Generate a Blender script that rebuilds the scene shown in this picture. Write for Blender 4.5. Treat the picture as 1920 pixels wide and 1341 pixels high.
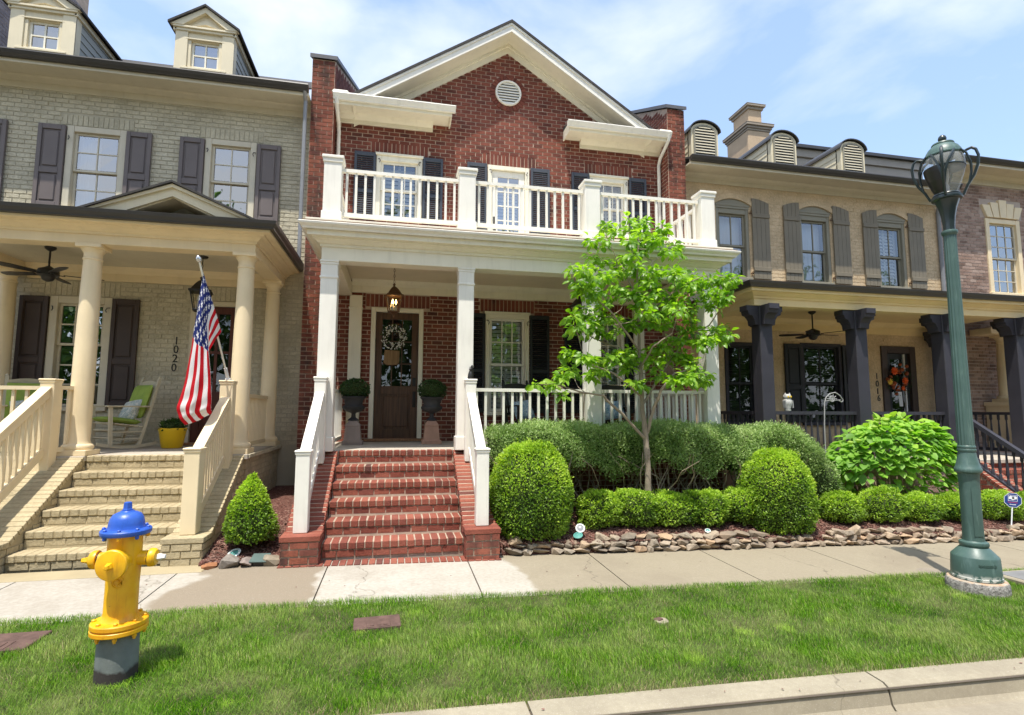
import bpy, math, random
import numpy as np
from mathutils import Vector, Matrix, noise as mnoise

random.seed(7)
rng = np.random.default_rng(7)
for o in list(bpy.data.objects):
    bpy.data.objects.remove(o)
SC = bpy.context.scene
COL = SC.collection
PI = math.pi
CZ = 1.70                                   # eye height above the pavement

# ------------------------------------------------------------------ camera, sky, sun, exposure
F_PX, YAW, PITCH, ROLL = 1011.0, 0.2078, 0.0985, -0.0036
cy_, sy_, cp_, sp_ = math.cos(YAW), math.sin(YAW), math.cos(PITCH), math.sin(PITCH)
FW = Vector((sy_ * cp_, cy_ * cp_, sp_))
RT = Vector((cy_, -sy_, 0.0))
DN = FW.cross(RT)
R2 = RT * math.cos(ROLL) + DN * math.sin(ROLL)
D2 = DN * math.cos(ROLL) - RT * math.sin(ROLL)
cam_d = bpy.data.cameras.new('camera')
cam_d.sensor_width = 36.0
cam_d.lens = 36.0 * F_PX / 1920.0
cam_d.clip_start = 0.05
cam_d.clip_end = 900.0
cam = bpy.data.objects.new('camera', cam_d)
COL.objects.link(cam)
mw = Matrix.Identity(4)
for i in range(3):
    mw[i][0], mw[i][1], mw[i][2] = R2[i], -D2[i], -FW[i]
mw.translation = (0.0, 0.0, CZ)
cam.matrix_world = mw
SC.camera = cam

SUN_TRAVEL = Vector((0.52, 1.0, -3.3)).normalized()
s_el = math.asin(-SUN_TRAVEL.z)
s_az = math.atan2(-SUN_TRAVEL.x, -SUN_TRAVEL.y)          # towards the sun, from +Y to +X
sun_d = bpy.data.lights.new('sun', 'SUN')
sun_d.energy = 3.4
sun_d.angle = math.radians(0.5)
sun_d.color = (1.0, 0.945, 0.85)
sun = bpy.data.objects.new('sun', sun_d)
COL.objects.link(sun)
sun.rotation_euler = SUN_TRAVEL.to_track_quat('-Z', 'Y').to_euler()
sun.location = (0, -5, 30)

world = bpy.data.worlds.new('World')
SC.world = world
world.use_nodes = True
wn, wl = world.node_tree.nodes, world.node_tree.links
wn.clear()
w_out = wn.new('ShaderNodeOutputWorld')
w_bg = wn.new('ShaderNodeBackground')
w_sky = wn.new('ShaderNodeTexSky')
w_sky.sky_type = 'NISHITA'
w_sky.sun_disc = False
w_sky.sun_elevation = s_el
w_sky.sun_rotation = s_az
w_sky.altitude = 200
w_sky.air_density = 1.0
w_sky.dust_density = 1.6
w_sky.ozone_density = 1.2
w_bg.inputs['Strength'].default_value = 0.15
# soft fair-weather cloud over the clear sky, all the way round
w_tc = wn.new('ShaderNodeTexCoord')
w_map = wn.new('ShaderNodeMapping')
w_map.inputs['Scale'].default_value = (1.0, 1.0, 2.2)
w_map.inputs['Location'].default_value = (0.42, 0.10, 0.0)
w_n = wn.new('ShaderNodeTexNoise')
w_n.inputs['Scale'].default_value = 2.1
w_n.inputs['Detail'].default_value = 7
w_n.inputs['Roughness'].default_value = 0.52
w_n.inputs['Distortion'].default_value = 0.25
w_r = wn.new('ShaderNodeValToRGB')
w_r.color_ramp.elements[0].position = 0.42
w_r.color_ramp.elements[1].position = 0.66
w_r.color_ramp.elements[0].color = (0.04, 0.04, 0.04, 1)
w_r.color_ramp.elements[1].color = (0.95, 0.95, 0.95, 1)
w_mix = wn.new('ShaderNodeMix')
w_mix.data_type = 'RGBA'
w_mix.inputs['B'].default_value = (4.1, 4.3, 4.6, 1)
wl.new(w_tc.outputs['Generated'], w_map.inputs['Vector'])
wl.new(w_map.outputs['Vector'], w_n.inputs['Vector'])
wl.new(w_n.outputs['Fac'], w_r.inputs['Fac'])
wl.new(w_r.outputs['Color'], w_mix.inputs['Factor'])
w_hz = wn.new('ShaderNodeMix')                              # thin summer haze
w_hz.data_type = 'RGBA'
w_hz.inputs['Factor'].default_value = 0.26
w_hz.inputs['B'].default_value = (2.75, 3.95, 6.1, 1)
wl.new(w_sky.outputs['Color'], w_hz.inputs['A'])
wl.new(w_hz.outputs['Result'], w_mix.inputs['A'])
wl.new(w_mix.outputs['Result'], w_bg.inputs['Color'])
wl.new(w_bg.outputs['Background'], w_out.inputs['Surface'])

SC.view_settings.view_transform = 'Standard'
SC.view_settings.look = 'None'
SC.view_settings.gamma = 1.0
SC.view_settings.use_curve_mapping = False
SC.view_settings.exposure = 0.92
SC.render.engine = 'CYCLES'
SC.cycles.max_bounces = 8
SC.cycles.diffuse_bounces = 6
SC.cycles.transparent_max_bounces = 12
SC.cycles.caustics_reflective = False
SC.cycles.caustics_refractive = False
SC.cycles.sample_clamp_indirect = 8

# ------------------------------------------------------------------ placing helpers
def at(px, py, Y):
    """world point at depth Y seen at pixel (px, py) of the 1920 x 1341 photograph"""
    d = R2 * ((px - 960.0) / F_PX) + D2 * ((py - 670.5) / F_PX) + FW
    s = Y / d.y
    return Vector((d.x * s, Y, d.z * s + CZ))

def g0(x):
    t = x + 1.0
    if t < -1: return -0.025
    if t < 1: return -0.025 - 0.0205 * (t + 1) ** 2 / 4
    return -0.025 - 0.0205 * t

def ground(x, y):
    return g0(x) - 0.0155 * (6.5 - y)

# ------------------------------------------------------------------ mesh builder
class MB:
    def __init__(s):
        s.v, s.f, s.t, s.uv = [], [], [], None
    def add(s, vs, fs, tone=0.0):
        n = len(s.v)
        s.v.extend([tuple(p) for p in vs])
        s.f.extend([tuple(i + n for i in f) for f in fs])
        s.t.extend([tone] * len(fs))
    def quad(s, a, b, c, d, tone=0.0):
        s.add([a, b, c, d], [(0, 1, 2, 3)], tone)
    def box(s, x0, x1, y0, y1, z0, z1, c=0.0, tone=0.0, M=None):
        if c <= 0:
            vs = [(x, y, z) for x in (x0, x1) for y in (y0, y1) for z in (z0, z1)]
            fs = [(0, 1, 3, 2), (4, 6, 7, 5), (0, 4, 5, 1), (2, 3, 7, 6), (0, 2, 6, 4), (1, 5, 7, 3)]
        else:
            vs, fs = [], []
            lo, hi = (x0, y0, z0), (x1, y1, z1)
            idx = {}
            for a in range(8):
                sg = [(a >> k) & 1 for k in range(3)]
                for ax in range(3):
                    p = [hi[k] if sg[k] else lo[k] for k in range(3)]
                    for k in range(3):
                        if k != ax:
                            p[k] += -c if sg[k] else c
                    idx[(a, ax)] = len(vs); vs.append(tuple(p))
            for ax in range(3):
                o1, o2 = [(1, 2), (2, 0), (0, 1)][ax]
                for side in (0, 1):
                    ring = []
                    for (u, w) in ((0, 0), (1, 0), (1, 1), (0, 1)):
                        a = (side << ax) | (u << o1) | (w << o2)
                        ring.append(idx[(a, ax)])
                    fs.append(tuple(ring) if side else tuple(reversed(ring)))
            for ax in range(3):
                o1, o2 = [(1, 2), (2, 0), (0, 1)][ax]
                for u in (0, 1):
                    for w in (0, 1):
                        a = (u << o1) | (w << o2); b = a | (1 << ax)
                        q = (idx[(a, o1)], idx[(b, o1)], idx[(b, o2)], idx[(a, o2)])
                        fs.append(q if u == w else tuple(reversed(q)))
            for a in range(8):
                tri = (idx[(a, 0)], idx[(a, 1)], idx[(a, 2)])
                par = bin(a).count('1') % 2
                fs.append(tri if par else tuple(reversed(tri)))
        if M is not None:
            vs = [tuple(M @ Vector(p)) for p in vs]
        s.add(vs, fs, tone)
    def prism(s, poly, axis, a0, a1, tone=0.0):
        """poly: 2-D points; axis x: (y,z), y: (x,z), z: (x,y)"""
        n = len(poly)
        def P(p, a):
            return (a, p[0], p[1]) if axis == 'x' else ((p[0], a, p[1]) if axis == 'y' else (p[0], p[1], a))
        vs = [P(p, a0) for p in poly] + [P(p, a1) for p in poly]
        fs = [(i, (i + 1) % n, n + (i + 1) % n, n + i) for i in range(n)]
        fs += [tuple(reversed(range(n))), tuple(range(n, 2 * n))]
        s.add(vs, fs, tone)
    def lathe(s, prof, n=24, M=None, tone=0.0, mod=None, cap=True):
        vs, fs = [], []
        for (r, z) in prof:
            for k in range(n):
                a = 2 * PI * k / n
                rr = r * (mod(k, z) if mod else 1.0)
                vs.append((rr * math.cos(a), rr * math.sin(a), z))
        for i in range(len(prof) - 1):
            for k in range(n):
                fs.append((i * n + k, i * n + (k + 1) % n, (i + 1) * n + (k + 1) % n, (i + 1) * n + k))
        if cap:
            fs.append(tuple(reversed(range(n))))
            m = (len(prof) - 1) * n
            fs.append(tuple(range(m, m + n)))
        if M is not None:
            vs = [tuple(M @ Vector(p)) for p in vs]
        s.add(vs, fs, tone)
    def tube(s, pts, rad, n=6, tone=0.0, cap=True):
        pts = [Vector(p) for p in pts]
        if not hasattr(rad, '__len__'): rad = [rad] * len(pts)
        vs, fs = [], []
        up = None
        for i, p in enumerate(pts):
            t = (pts[min(i + 1, len(pts) - 1)] - pts[max(i - 1, 0)]).normalized()
            if up is None:
                up = Vector((0, 0, 1)) if abs(t.z) < 0.9 else Vector((1, 0, 0))
            a = t.cross(up).normalized(); b = a.cross(t).normalized(); up = b
            for k in range(n):
                an = 2 * PI * k / n
                vs.append(p + (a * math.cos(an) + b * math.sin(an)) * rad[i])
        for i in range(len(pts) - 1):
            for k in range(n):
                fs.append((i * n + k, i * n + (k + 1) % n, (i + 1) * n + (k + 1) % n, (i + 1) * n + k))
        if cap:
            fs.append(tuple(reversed(range(n))))
            m = (len(pts) - 1) * n
            fs.append(tuple(range(m, m + n)))
        s.add(vs, fs, tone)
    def bar(s, p0, p1, w, h, tone=0.0, up=(0, 0, 1)):
        """rectangular bar from p0 to p1; w across, h along up"""
        p0, p1 = Vector(p0), Vector(p1)
        t = (p1 - p0).normalized()
        a = t.cross(Vector(up)).normalized() * (w / 2)
        b = a.cross(t).normalized() * (h / 2)
        vs = [p + a * sx + b * sz for p in (p0, p1) for sx, sz in ((-1, -1), (1, -1), (1, 1), (-1, 1))]
        s.add(vs, [(0, 1, 5, 4), (1, 2, 6, 5), (2, 3, 7, 6), (3, 0, 4, 7), (3, 2, 1, 0), (4, 5, 6, 7)], tone)

def mesh_of(name, mb, mat=None, smooth=None):
    me = bpy.data.meshes.new(name)
    me.from_pydata(mb.v, [], mb.f)
    me.update()
    if any(mb.t):
        at_ = me.attributes.new('tone', 'FLOAT', 'FACE')
        at_.data.foreach_set('value', mb.t)
    if mat is not None: me.materials.append(mat)
    if smooth:
        me.polygons.foreach_set('use_smooth', [True] * len(me.polygons))
        me.set_sharp_from_angle(angle=smooth)
    return me

def link(name, me, parent=None):
    o = bpy.data.objects.new(name, me)
    COL.objects.link(o)
    if parent is not None:
        o.parent = parent
        if parent.type == 'EMPTY':
            o.matrix_parent_inverse = Matrix.Translation(-parent.location)
    return o

def obj(name, mb, mat, parent=None, smooth=None):
    return link(name, mesh_of(name, mb, mat, smooth), parent)

def tag(o, label, cat, group=None, kind=None):
    if label: o['label'] = label
    if cat: o['category'] = cat
    if group: o['group'] = group
    if kind: o['kind'] = kind
    return o

def thing(name, label, cat, loc=(0, 0, 0), group=None):
    o = bpy.data.objects.new(name, None)
    o.empty_display_size = 0.2
    COL.objects.link(o)
    o.location = loc
    return tag(o, label, cat, group)

def structure(name, mb, mat, smooth=None):
    o = obj(name, mb, mat, None, smooth)
    o['kind'] = 'structure'
    return o

def dup(root, loc, rotz=None, scale=None, label=None):
    r = root.copy(); COL.objects.link(r); r.location = loc
    if rotz is not None: r.rotation_euler = (0, 0, rotz)
    if scale is not None: r.scale = scale
    if label: r['label'] = label
    for ch in list(root.children):
        c = ch.copy(); COL.objects.link(c); c.parent = r
        c.matrix_parent_inverse = ch.matrix_parent_inverse.copy()
        for g in ch.children:
            d = g.copy(); COL.objects.link(d); d.parent = c
            d.matrix_parent_inverse = g.matrix_parent_inverse.copy()
    return r

# ------------------------------------------------------------------ materials
MATS = {}
class NT:
    def __init__(s, name, rough=0.6, spec=0.3, metal=0.0):
        m = bpy.data.materials.new(name); m.use_nodes = True
        s.m, s.n, s.l = m, m.node_tree.nodes, m.node_tree.links
        s.b = s.n['Principled BSDF']
        s.b.inputs['Roughness'].default_value = rough
        s.b.inputs['Specular IOR Level'].default_value = spec
        s.b.inputs['Metallic'].default_value = metal
        MATS[name] = m
    def new(s, t, **kw):
        x = s.n.new(t)
        for k, v in kw.items(): setattr(x, k, v)
        return x
    def lk(s, a, b): s.l.new(a, b)
    def coord(s, kind='Object'):
        return s.new('ShaderNodeTexCoord').outputs[kind]
    def pos(s):
        return s.new('ShaderNodeNewGeometry').outputs['Position']
    def noise(s, vec, scale, detail=4, rough=0.55, dim=None):
        x = s.new('ShaderNodeTexNoise')
        x.inputs['Scale'].default_value = scale
        x.inputs['Detail'].default_value = detail
        x.inputs['Roughness'].default_value = rough
        if vec is not None: s.lk(vec, x.inputs['Vector'])
        return x.outputs['Fac']
    def mapping(s, vec, scale):
        x = s.new('ShaderNodeMapping'); x.inputs['Scale'].default_value = scale
        s.lk(vec, x.inputs['Vector']); return x.outputs['Vector']
    def ramp(s, fac, stops):
        x = s.new('ShaderNodeValToRGB')
        cr = x.color_ramp
        while len(cr.elements) < len(stops): cr.elements.new(0.5)
        for e, (p, c) in zip(cr.elements, stops):
            e.position = p
            e.color = (*c, 1) if hasattr(c, '__len__') else (c, c, c, 1)
        s.lk(fac, x.inputs['Fac']); return x.outputs['Color']
    def math(s, op, a, b=None):
        x = s.new('ShaderNodeMath', operation=op)
        for i, q in enumerate((a, b)):
            if q is None: continue
            if isinstance(q, (int, float)): x.inputs[i].default_value = q
            else: s.lk(q, x.inputs[i])
        return x.outputs[0]
    def mix(s, fac, a, b, blend='MIX'):
        x = s.new('ShaderNodeMix', data_type='RGBA', blend_type=blend)
        for k, q in (('Factor', fac), ('A', a), ('B', b)):
            i = x.inputs[k]
            if isinstance(q, (int, float)) and k == 'Factor': i.default_value = q
            elif hasattr(q, '__len__'): i.default_value = (*q, 1) if len(q) == 3 else q
            else: s.lk(q, i)
        return x.outputs['Result']
    def tone(s):
        """0..1 value of its own for every face tone and every object"""
        a = s.new('ShaderNodeAttribute', attribute_name='tone').outputs['Fac']
        r = s.new('ShaderNodeObjectInfo').outputs['Random']
        return s.math('ADD', a, s.math('MULTIPLY', r, s.math('LESS_THAN', a, 0.00001)))
    def color(s, c):
        if hasattr(c, '__len__'): s.b.inputs['Base Color'].default_value = (*c, 1)
        else: s.lk(c, s.b.inputs['Base Color'])
    def bump(s, h, strength=0.3, dist=0.01):
        x = s.new('ShaderNodeBump'); x.inputs['Strength'].default_value = strength
        x.inputs['Distance'].default_value = dist
        s.lk(h, x.inputs['Height']); s.lk(x.outputs['Normal'], s.b.inputs['Normal'])

def paint(name, c, rough=0.5, var=0.10, dirt=0.0, bump=0.05, spec=0.35, metal=0.0, gscale=3.0):
    """painted or plain solid surface with faint mottling and rain-streak grime"""
    t = NT(name, rough, spec, metal)
    p = t.pos()
    n1 = t.noise(p, gscale, 5)
    n2 = t.noise(p, gscale * 14, 3)
    lo = tuple(x * (1 - var) for x in c); hi = tuple(min(1, x * (1 + var * 0.7)) for x in c)
    col = t.ramp(n1, [(0.3, lo), (0.7, hi)])
    if dirt > 0:
        st = t.noise(t.mapping(p, (9, 9, 0.9)), 1.3, 5, 0.6)
        m = t.ramp(st, [(0.52, 0.0), (0.75, dirt)])
        col = t.mix(m, col, tuple(x * 0.45 for x in (c[0], c[1] * 0.96, c[2] * 0.9)))
    t.color(col)
    if bump > 0: t.bump(n2, bump, 0.006)
    return t.m

def brickmat(name, stops, rough=0.85, grain=55, blotch=None, bump=0.5):
    t = NT(name, rough, 0.2)
    p = t.pos()
    col = t.ramp(t.tone(), stops)
    n = t.noise(p, grain, 5, 0.65)
    col = t.mix(t.ramp(n, [(0.3, 0.55), (0.62, 0.0)]), col, tuple(x * 0.5 for x in stops[0][1]))
    n3 = t.noise(p, 2.3, 4)
    col = t.mix(t.ramp(n3, [(0.35, 0.0), (0.75, 0.35)]), col, tuple(min(1, x * 1.5 + 0.03) for x in stops[-1][1]))
    if blotch:
        st = t.noise(t.mapping(p, (5, 5, 1.2)), 1.2, 6, 0.62)
        col = t.mix(t.ramp(st, [(0.48, 0.0), (0.66, 0.8)]), col, blotch)
    t.color(col)
    t.bump(n, bump, 0.008)
    return t.m

M_BRICK = brickmat('red_brick', [(0.0, (0.075, 0.030, 0.024)), (0.12, (0.125, 0.037, 0.027)), (0.55, (0.180, 0.051, 0.034)), (1.0, (0.235, 0.071, 0.045))])
M_BRICKD = brickmat('stained_red_brick', [(0.0, (0.09, 0.032, 0.024)), (0.5, (0.18, 0.052, 0.034)), (1.0, (0.26, 0.085, 0.05))], blotch=(0.035, 0.03, 0.026))
M_STEP = brickmat('step_brick', [(0.0, (0.085, 0.038, 0.034)), (0.10, (0.19, 0.056, 0.040)), (0.6, (0.245, 0.068, 0.044)), (1.0, (0.30, 0.10, 0.064))], bump=0.7)
M_MORTAR = paint('mortar', (0.52, 0.40, 0.31), 0.95, 0.2, 0, 0.5, 0.1, gscale=6)
M_MORTARL = paint('pale_mortar', (0.41, 0.32, 0.245), 0.95, 0.2, 0, 0.5, 0.1, gscale=6)
M_GREYB = brickmat('grey_painted_brick', [(0.0, (0.47, 0.425, 0.31)), (1.0, (0.56, 0.51, 0.38))], 0.7, 30, bump=1.0)
M_GREYM = paint('grey_painted_mortar', (0.46, 0.415, 0.31), 0.8, 0.1, 0, 0.6)
M_STEPG = brickmat('painted_step_brick', [(0.0, (0.39, 0.325, 0.20)), (1.0, (0.45, 0.375, 0.235))], 0.7, 30, bump=1.0)
M_STEPGM = paint('painted_step_mortar', (0.37, 0.305, 0.185), 0.8, 0.12, 0, 0.6)
M_TANB = brickmat('tan_painted_brick', [(0.0, (0.57, 0.43, 0.265)), (1.0, (0.63, 0.485, 0.31))], 0.75, 22, bump=1.2)
M_BROWNB = brickmat('brown_brick', [(0.0, (0.17, 0.11, 0.085)), (0.4, (0.30, 0.195, 0.15)), (0.8, (0.37, 0.255, 0.205)), (1.0, (0.44, 0.33, 0.27))])
M_GREYPURPLE = brickmat('grey_purple_brick', [(0.0, (0.20, 0.17, 0.17)), (1.0, (0.36, 0.31, 0.31))])
M_WHITE = paint('white_paint', (0.80, 0.775, 0.70), 0.42, 0.05, 0.22)
M_CREAMW = paint('cream_white_trim', (0.80, 0.755, 0.62), 0.45, 0.05, 0.18)
M_CREAM = paint('cream_trim', (0.78, 0.645, 0.42), 0.45, 0.05, 0.12)
M_CEIL = paint('porch_ceiling', (0.80, 0.71, 0.54), 0.6, 0.05)
M_TRIMG = paint('grey_house_trim', (0.62, 0.56, 0.43), 0.5, 0.06, 0.15)
M_TRIMT = paint('tan_house_trim', (0.76, 0.60, 0.32), 0.5, 0.05, 0.1)
M_DORMT = paint('pale_dormer_paint', (0.72, 0.64, 0.45), 0.5, 0.05, 0.12)
M_LAP = paint('grey_lap_siding', (0.36, 0.37, 0.34), 0.6, 0.06)
M_SHUTG = paint('taupe_shutter', (0.155, 0.128, 0.12), 0.45, 0.08, 0.1)
M_SHUTB = paint('brown_shutter', (0.06, 0.042, 0.036), 0.5, 0.1)
M_SHUTN = paint('navy_shutter', (0.060, 0.068, 0.085), 0.4, 0.1)
M_SHUTK = paint('black_shutter', (0.022, 0.024, 0.028), 0.45, 0.1)
M_SHUTT = paint('olive_brown_shutter', (0.205, 0.175, 0.125), 0.55, 0.08, 0.1)
M_OLIVE = paint('olive_window_paint', (0.26, 0.24, 0.18), 0.5, 0.06)
M_NAVYWOOD = paint('dark_violet_stained_wood', (0.038, 0.037, 0.048), 0.6, 0.15, 0.1, 0.2)
M_GUTD = paint('dark_gutter', (0.045, 0.042, 0.04), 0.35, 0.15, spec=0.5)
M_GUTG = paint('grey_downspout', (0.22, 0.225, 0.235), 0.4, 0.1, spec=0.5)
M_LEAD = paint('lead_coping', (0.10, 0.10, 0.11), 0.5, 0.15, spec=0.4)
M_COPPER = paint('weathered_drip_edge', (0.30, 0.21, 0.14), 0.5, 0.15)
M_BLACK = paint('black_metal', (0.018, 0.016, 0.015), 0.4, 0.2, spec=0.5)
M_BRONZE = paint('bronze_metal', (0.13, 0.065, 0.03), 0.45, 0.2, spec=0.5, metal=0.4)
M_DOORWOOD = None
M_ROCKER = paint('weathered_cream_wood', (0.56, 0.50, 0.36), 0.6, 0.1, 0.25)
M_GREENCUSH = paint('green_cushion', (0.30, 0.40, 0.085), 0.9, 0.12, 0, 0.3, 0.1, gscale=9)
M_YELLOWPOT = paint('yellow_glaze', (0.72, 0.47, 0.012), 0.35, 0.06, 0.08)
M_URN = paint('lead_urn', (0.05, 0.048, 0.05), 0.6, 0.25, 0, 0.3)
M_STONE1 = paint('weathered_pedestal', (0.34, 0.27, 0.235), 0.85, 0.2, 0.3, 0.4)
M_STONE2 = paint('terracotta_pedestal', (0.46, 0.27, 0.19), 0.85, 0.2, 0.3, 0.4)
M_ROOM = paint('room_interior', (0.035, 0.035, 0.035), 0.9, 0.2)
M_BLIND = paint('white_blind', (0.72, 0.72, 0.68), 0.55, 0.03)
M_BLINDK = paint('dark_blind', (0.07, 0.075, 0.08), 0.5, 0.1)
M_SHEER = paint('sheer_curtain', (0.72, 0.74, 0.76), 0.8, 0.05)
M_PORCHFLOOR = paint('porch_floor_stone', (0.47, 0.42, 0.35), 0.7, 0.15, 0, 0.3)
M_SHINGLE = paint('roof_shingle', (0.055, 0.052, 0.050), 0.9, 0.35, 0, 0.8, gscale=9)
def enamel(name, c, c2):
    t = NT(name, 0.36, 0.5); p = t.pos()
    col = t.ramp(t.noise(p, 5, 5, 0.6), [(0.42, c), (0.68, c2)])
    chip = t.ramp(t.noise(p, 22, 6, 0.7), [(0.66, 0.0), (0.69, 1.0)])
    col = t.mix(chip, col, (0.16, 0.08, 0.035))
    run = t.ramp(t.noise(t.mapping(p, (22, 22, 2.0)), 1.2, 5, 0.6), [(0.55, 0.0), (0.72, 0.5)])
    col = t.mix(run, col, tuple(x * 0.55 for x in c2))
    t.color(col); t.b.inputs['Roughness'].default_value = 0.4
    t.bump(t.noise(p, 60, 4), 0.25, 0.004)
    return t.m
M_YEL = enamel('hydrant_yellow', (0.80, 0.45, 0.008), (0.70, 0.30, 0.006))
M_BLU = enamel('hydrant_blue', (0.018, 0.085, 0.44), (0.03, 0.11, 0.48))
M_WHITEMETAL = paint('bare_metal_nut', (0.66, 0.66, 0.66), 0.4, 0.1, spec=0.5)

def hydrant_pipe():
    t = NT('hydrant_grey_pipe', 0.75, 0.25)
    p = t.pos(); n = t.noise(p, 8, 5)
    z = t.new('ShaderNodeSeparateXYZ'); t.lk(p, z.inputs[0])
    zz = t.math('ADD', z.outputs['Z'], t.math('MULTIPLY', t.noise(p, 12, 3), 0.10))
    c = t.ramp(n, [(0.3, (0.135, 0.155, 0.15)), (0.7, (0.20, 0.22, 0.21))])
    m = t.new('ShaderNodeMapRange'); m.inputs['From Min'].default_value = 0.085; m.inputs['From Max'].default_value = 0.06
    t.lk(zz, m.inputs['Value'])
    c = t.mix(m.outputs[0], c, (0.05, 0.042, 0.04))
    t.color(c); t.bump(t.noise(p, 90, 3), 0.4, 0.004)
    return t.m
M_PIPE = hydrant_pipe()

def lamp_green():
    t = NT('lamp_post_green', 0.42, 0.45)
    p = t.pos(); n = t.noise(p, 5, 6, 0.6)
    c = t.ramp(n, [(0.3, (0.050, 0.095, 0.083)), (0.6, (0.066, 0.120, 0.106)), (0.8, (0.095, 0.155, 0.138))])
    st = t.noise(t.mapping(p, (14, 14, 1.6)), 1.5, 6, 0.65)
    c = t.mix(t.ramp(st, [(0.56, 0.0), (0.72, 0.55)]), c, (0.16, 0.24, 0.215))
    z = t.new('ShaderNodeSeparateXYZ'); t.lk(p, z.inputs[0])
    chip = t.math('MULTIPLY', t.ramp(t.noise(p, 16, 5, 0.7), [(0.46, 0.0), (0.52, 1.0)]),
                  t.ramp(t.math('ADD', z.outputs['Z'], 0.5), [(0.46, 1.0), (0.50, 0.0)]))
    c = t.mix(chip, c, (0.5, 0.5, 0.46))
    t.color(c); t.bump(t.noise(p, 40, 3), 0.15, 0.004)
    return t.m
M_LAMP = lamp_green()
M_LAMPDK = paint('lamp_dark_metal', (0.022, 0.034, 0.036), 0.3, 0.2, spec=0.5)

def wood_mat(name, c1, c2, rough=0.4):
    t = NT(name, rough, 0.4)
    p = t.pos()
    g = t.noise(t.mapping(p, (30, 30, 1.6)), 1.0, 6, 0.6)
    c = t.ramp(g, [(0.3, c1), (0.7, c2)])
    t.color(c); t.bump(g, 0.15, 0.004)
    return t.m
M_DOORWOOD = wood_mat('stained_door_wood', (0.045, 0.022, 0.012), (0.125, 0.062, 0.032))
M_DOORRED = wood_mat('dark_red_door', (0.075, 0.02, 0.014), (0.11, 0.035, 0.022))
M_SILLWOOD = wood_mat('wood_threshold', (0.20, 0.10, 0.05), (0.34, 0.18, 0.09), 0.5)

def glass_mat(name, refl=0.30, tint=(0.80, 0.83, 0.84)):
    t = NT(name)
    t.n.remove(t.b)
    out = t.n['Material Output']
    tr = t.new('ShaderNodeBsdfTransparent'); tr.inputs['Color'].default_value = (*tint, 1)
    gl = t.new('ShaderNodeBsdfGlossy'); gl.inputs['Roughness'].default_value = 0.012
    gl.inputs['Color'].default_value = (0.95, 0.97, 1, 1)
    lw = t.new('ShaderNodeLayerWeight'); lw.inputs['Blend'].default_value = 0.25
    n = t.noise(t.pos(), 1.7, 2)
    b = t.new('ShaderNodeBump'); b.inputs['Strength'].default_value = 0.06; b.inputs['Distance'].default_value = 0.05
    t.lk(n, b.inputs['Height']); t.lk(b.outputs['Normal'], gl.inputs['Normal'])
    f = t.math('ADD', t.math('MULTIPLY', lw.outputs['Fresnel'], 0.8), refl)
    m = t.new('ShaderNodeMixShader')
    t.lk(f, m.inputs[0]); t.lk(tr.outputs[0], m.inputs[1]); t.lk(gl.outputs[0], m.inputs[2])
    t.lk(m.outputs[0], out.inputs['Surface'])
    return t.m
M_GLASS = glass_mat('window_glass', 0.34)
M_GLASSD = glass_mat('door_glass', 0.09, (0.6, 0.6, 0.6))
M_GLASST = glass_mat('dull_window_glass', 0.16)
M_LAMPGLASS = glass_mat('lantern_glass', 0.06, (0.95, 0.93, 0.88))
def globe_mat():
    t = NT('lamp_globe', 0.10, 0.6)
    t.color((0.50, 0.52, 0.50))
    tr = t.new('ShaderNodeBsdfTransparent'); m = t.new('ShaderNodeMixShader'); m.inputs[0].default_value = 0.62
    t.lk(t.b.outputs[0], m.inputs[1]); t.lk(tr.outputs[0], m.inputs[2]); t.lk(m.outputs[0], t.n['Material Output'].inputs['Surface'])
    return t.m
M_GLOBE = globe_mat()

def emit(name, c, s):
    t = NT(name); t.b.inputs['Emission Color'].default_value = (*c, 1); t.b.inputs['Emission Strength'].default_value = s
    t.color(c); return t.m
M_BULB = emit('lit_bulb', (1.0, 0.62, 0.22), 9.0)
M_LIGHTFACE = emit('pale_teal_lens', (0.25, 0.62, 0.58), 0.0)

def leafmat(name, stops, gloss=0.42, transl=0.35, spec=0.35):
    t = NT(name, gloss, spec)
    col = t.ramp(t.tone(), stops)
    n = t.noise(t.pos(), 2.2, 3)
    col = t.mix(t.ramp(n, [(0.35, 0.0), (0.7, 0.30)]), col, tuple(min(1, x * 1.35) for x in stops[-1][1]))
    t.color(col)
    tr = t.new('ShaderNodeBsdfTranslucent')
    hs = t.new('ShaderNodeHueSaturation'); hs.inputs['Value'].default_value = 1.6; hs.inputs['Saturation'].default_value = 1.1
    t.lk(col, hs.inputs['Color']); t.lk(hs.outputs['Color'], tr.inputs['Color'])
    m = t.new('ShaderNodeMixShader'); m.inputs[0].default_value = transl
    t.lk(t.b.outputs[0], m.inputs[1]); t.lk(tr.outputs[0], m.inputs[2])
    t.lk(m.outputs[0], t.n['Material Output'].inputs['Surface'])
    return t.m
M_BOX = leafmat('boxwood_leaf', [(0.0, (0.032, 0.080, 0.014)), (0.42, (0.110, 0.220, 0.026)), (0.75, (0.25, 0.41, 0.038)), (1.0, (0.46, 0.60, 0.09))], 0.42, 0.42)
M_BOXD = leafmat('dark_boxwood_leaf', [(0.0, (0.018, 0.045, 0.014)), (1.0, (0.05, 0.11, 0.03))])
M_HEDGE = leafmat('hedge_leaf', [(0.0, (0.085, 0.145, 0.034)), (0.5, (0.21, 0.335, 0.085)), (1.0, (0.44, 0.54, 0.24))], 0.45, 0.4)
M_HYDR = leafmat('hydrangea_leaf', [(0.0, (0.11, 0.26, 0.035)), (0.6, (0.21, 0.42, 0.055)), (1.0, (0.36, 0.54, 0.08))], 0.5, 0.42)
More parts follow.
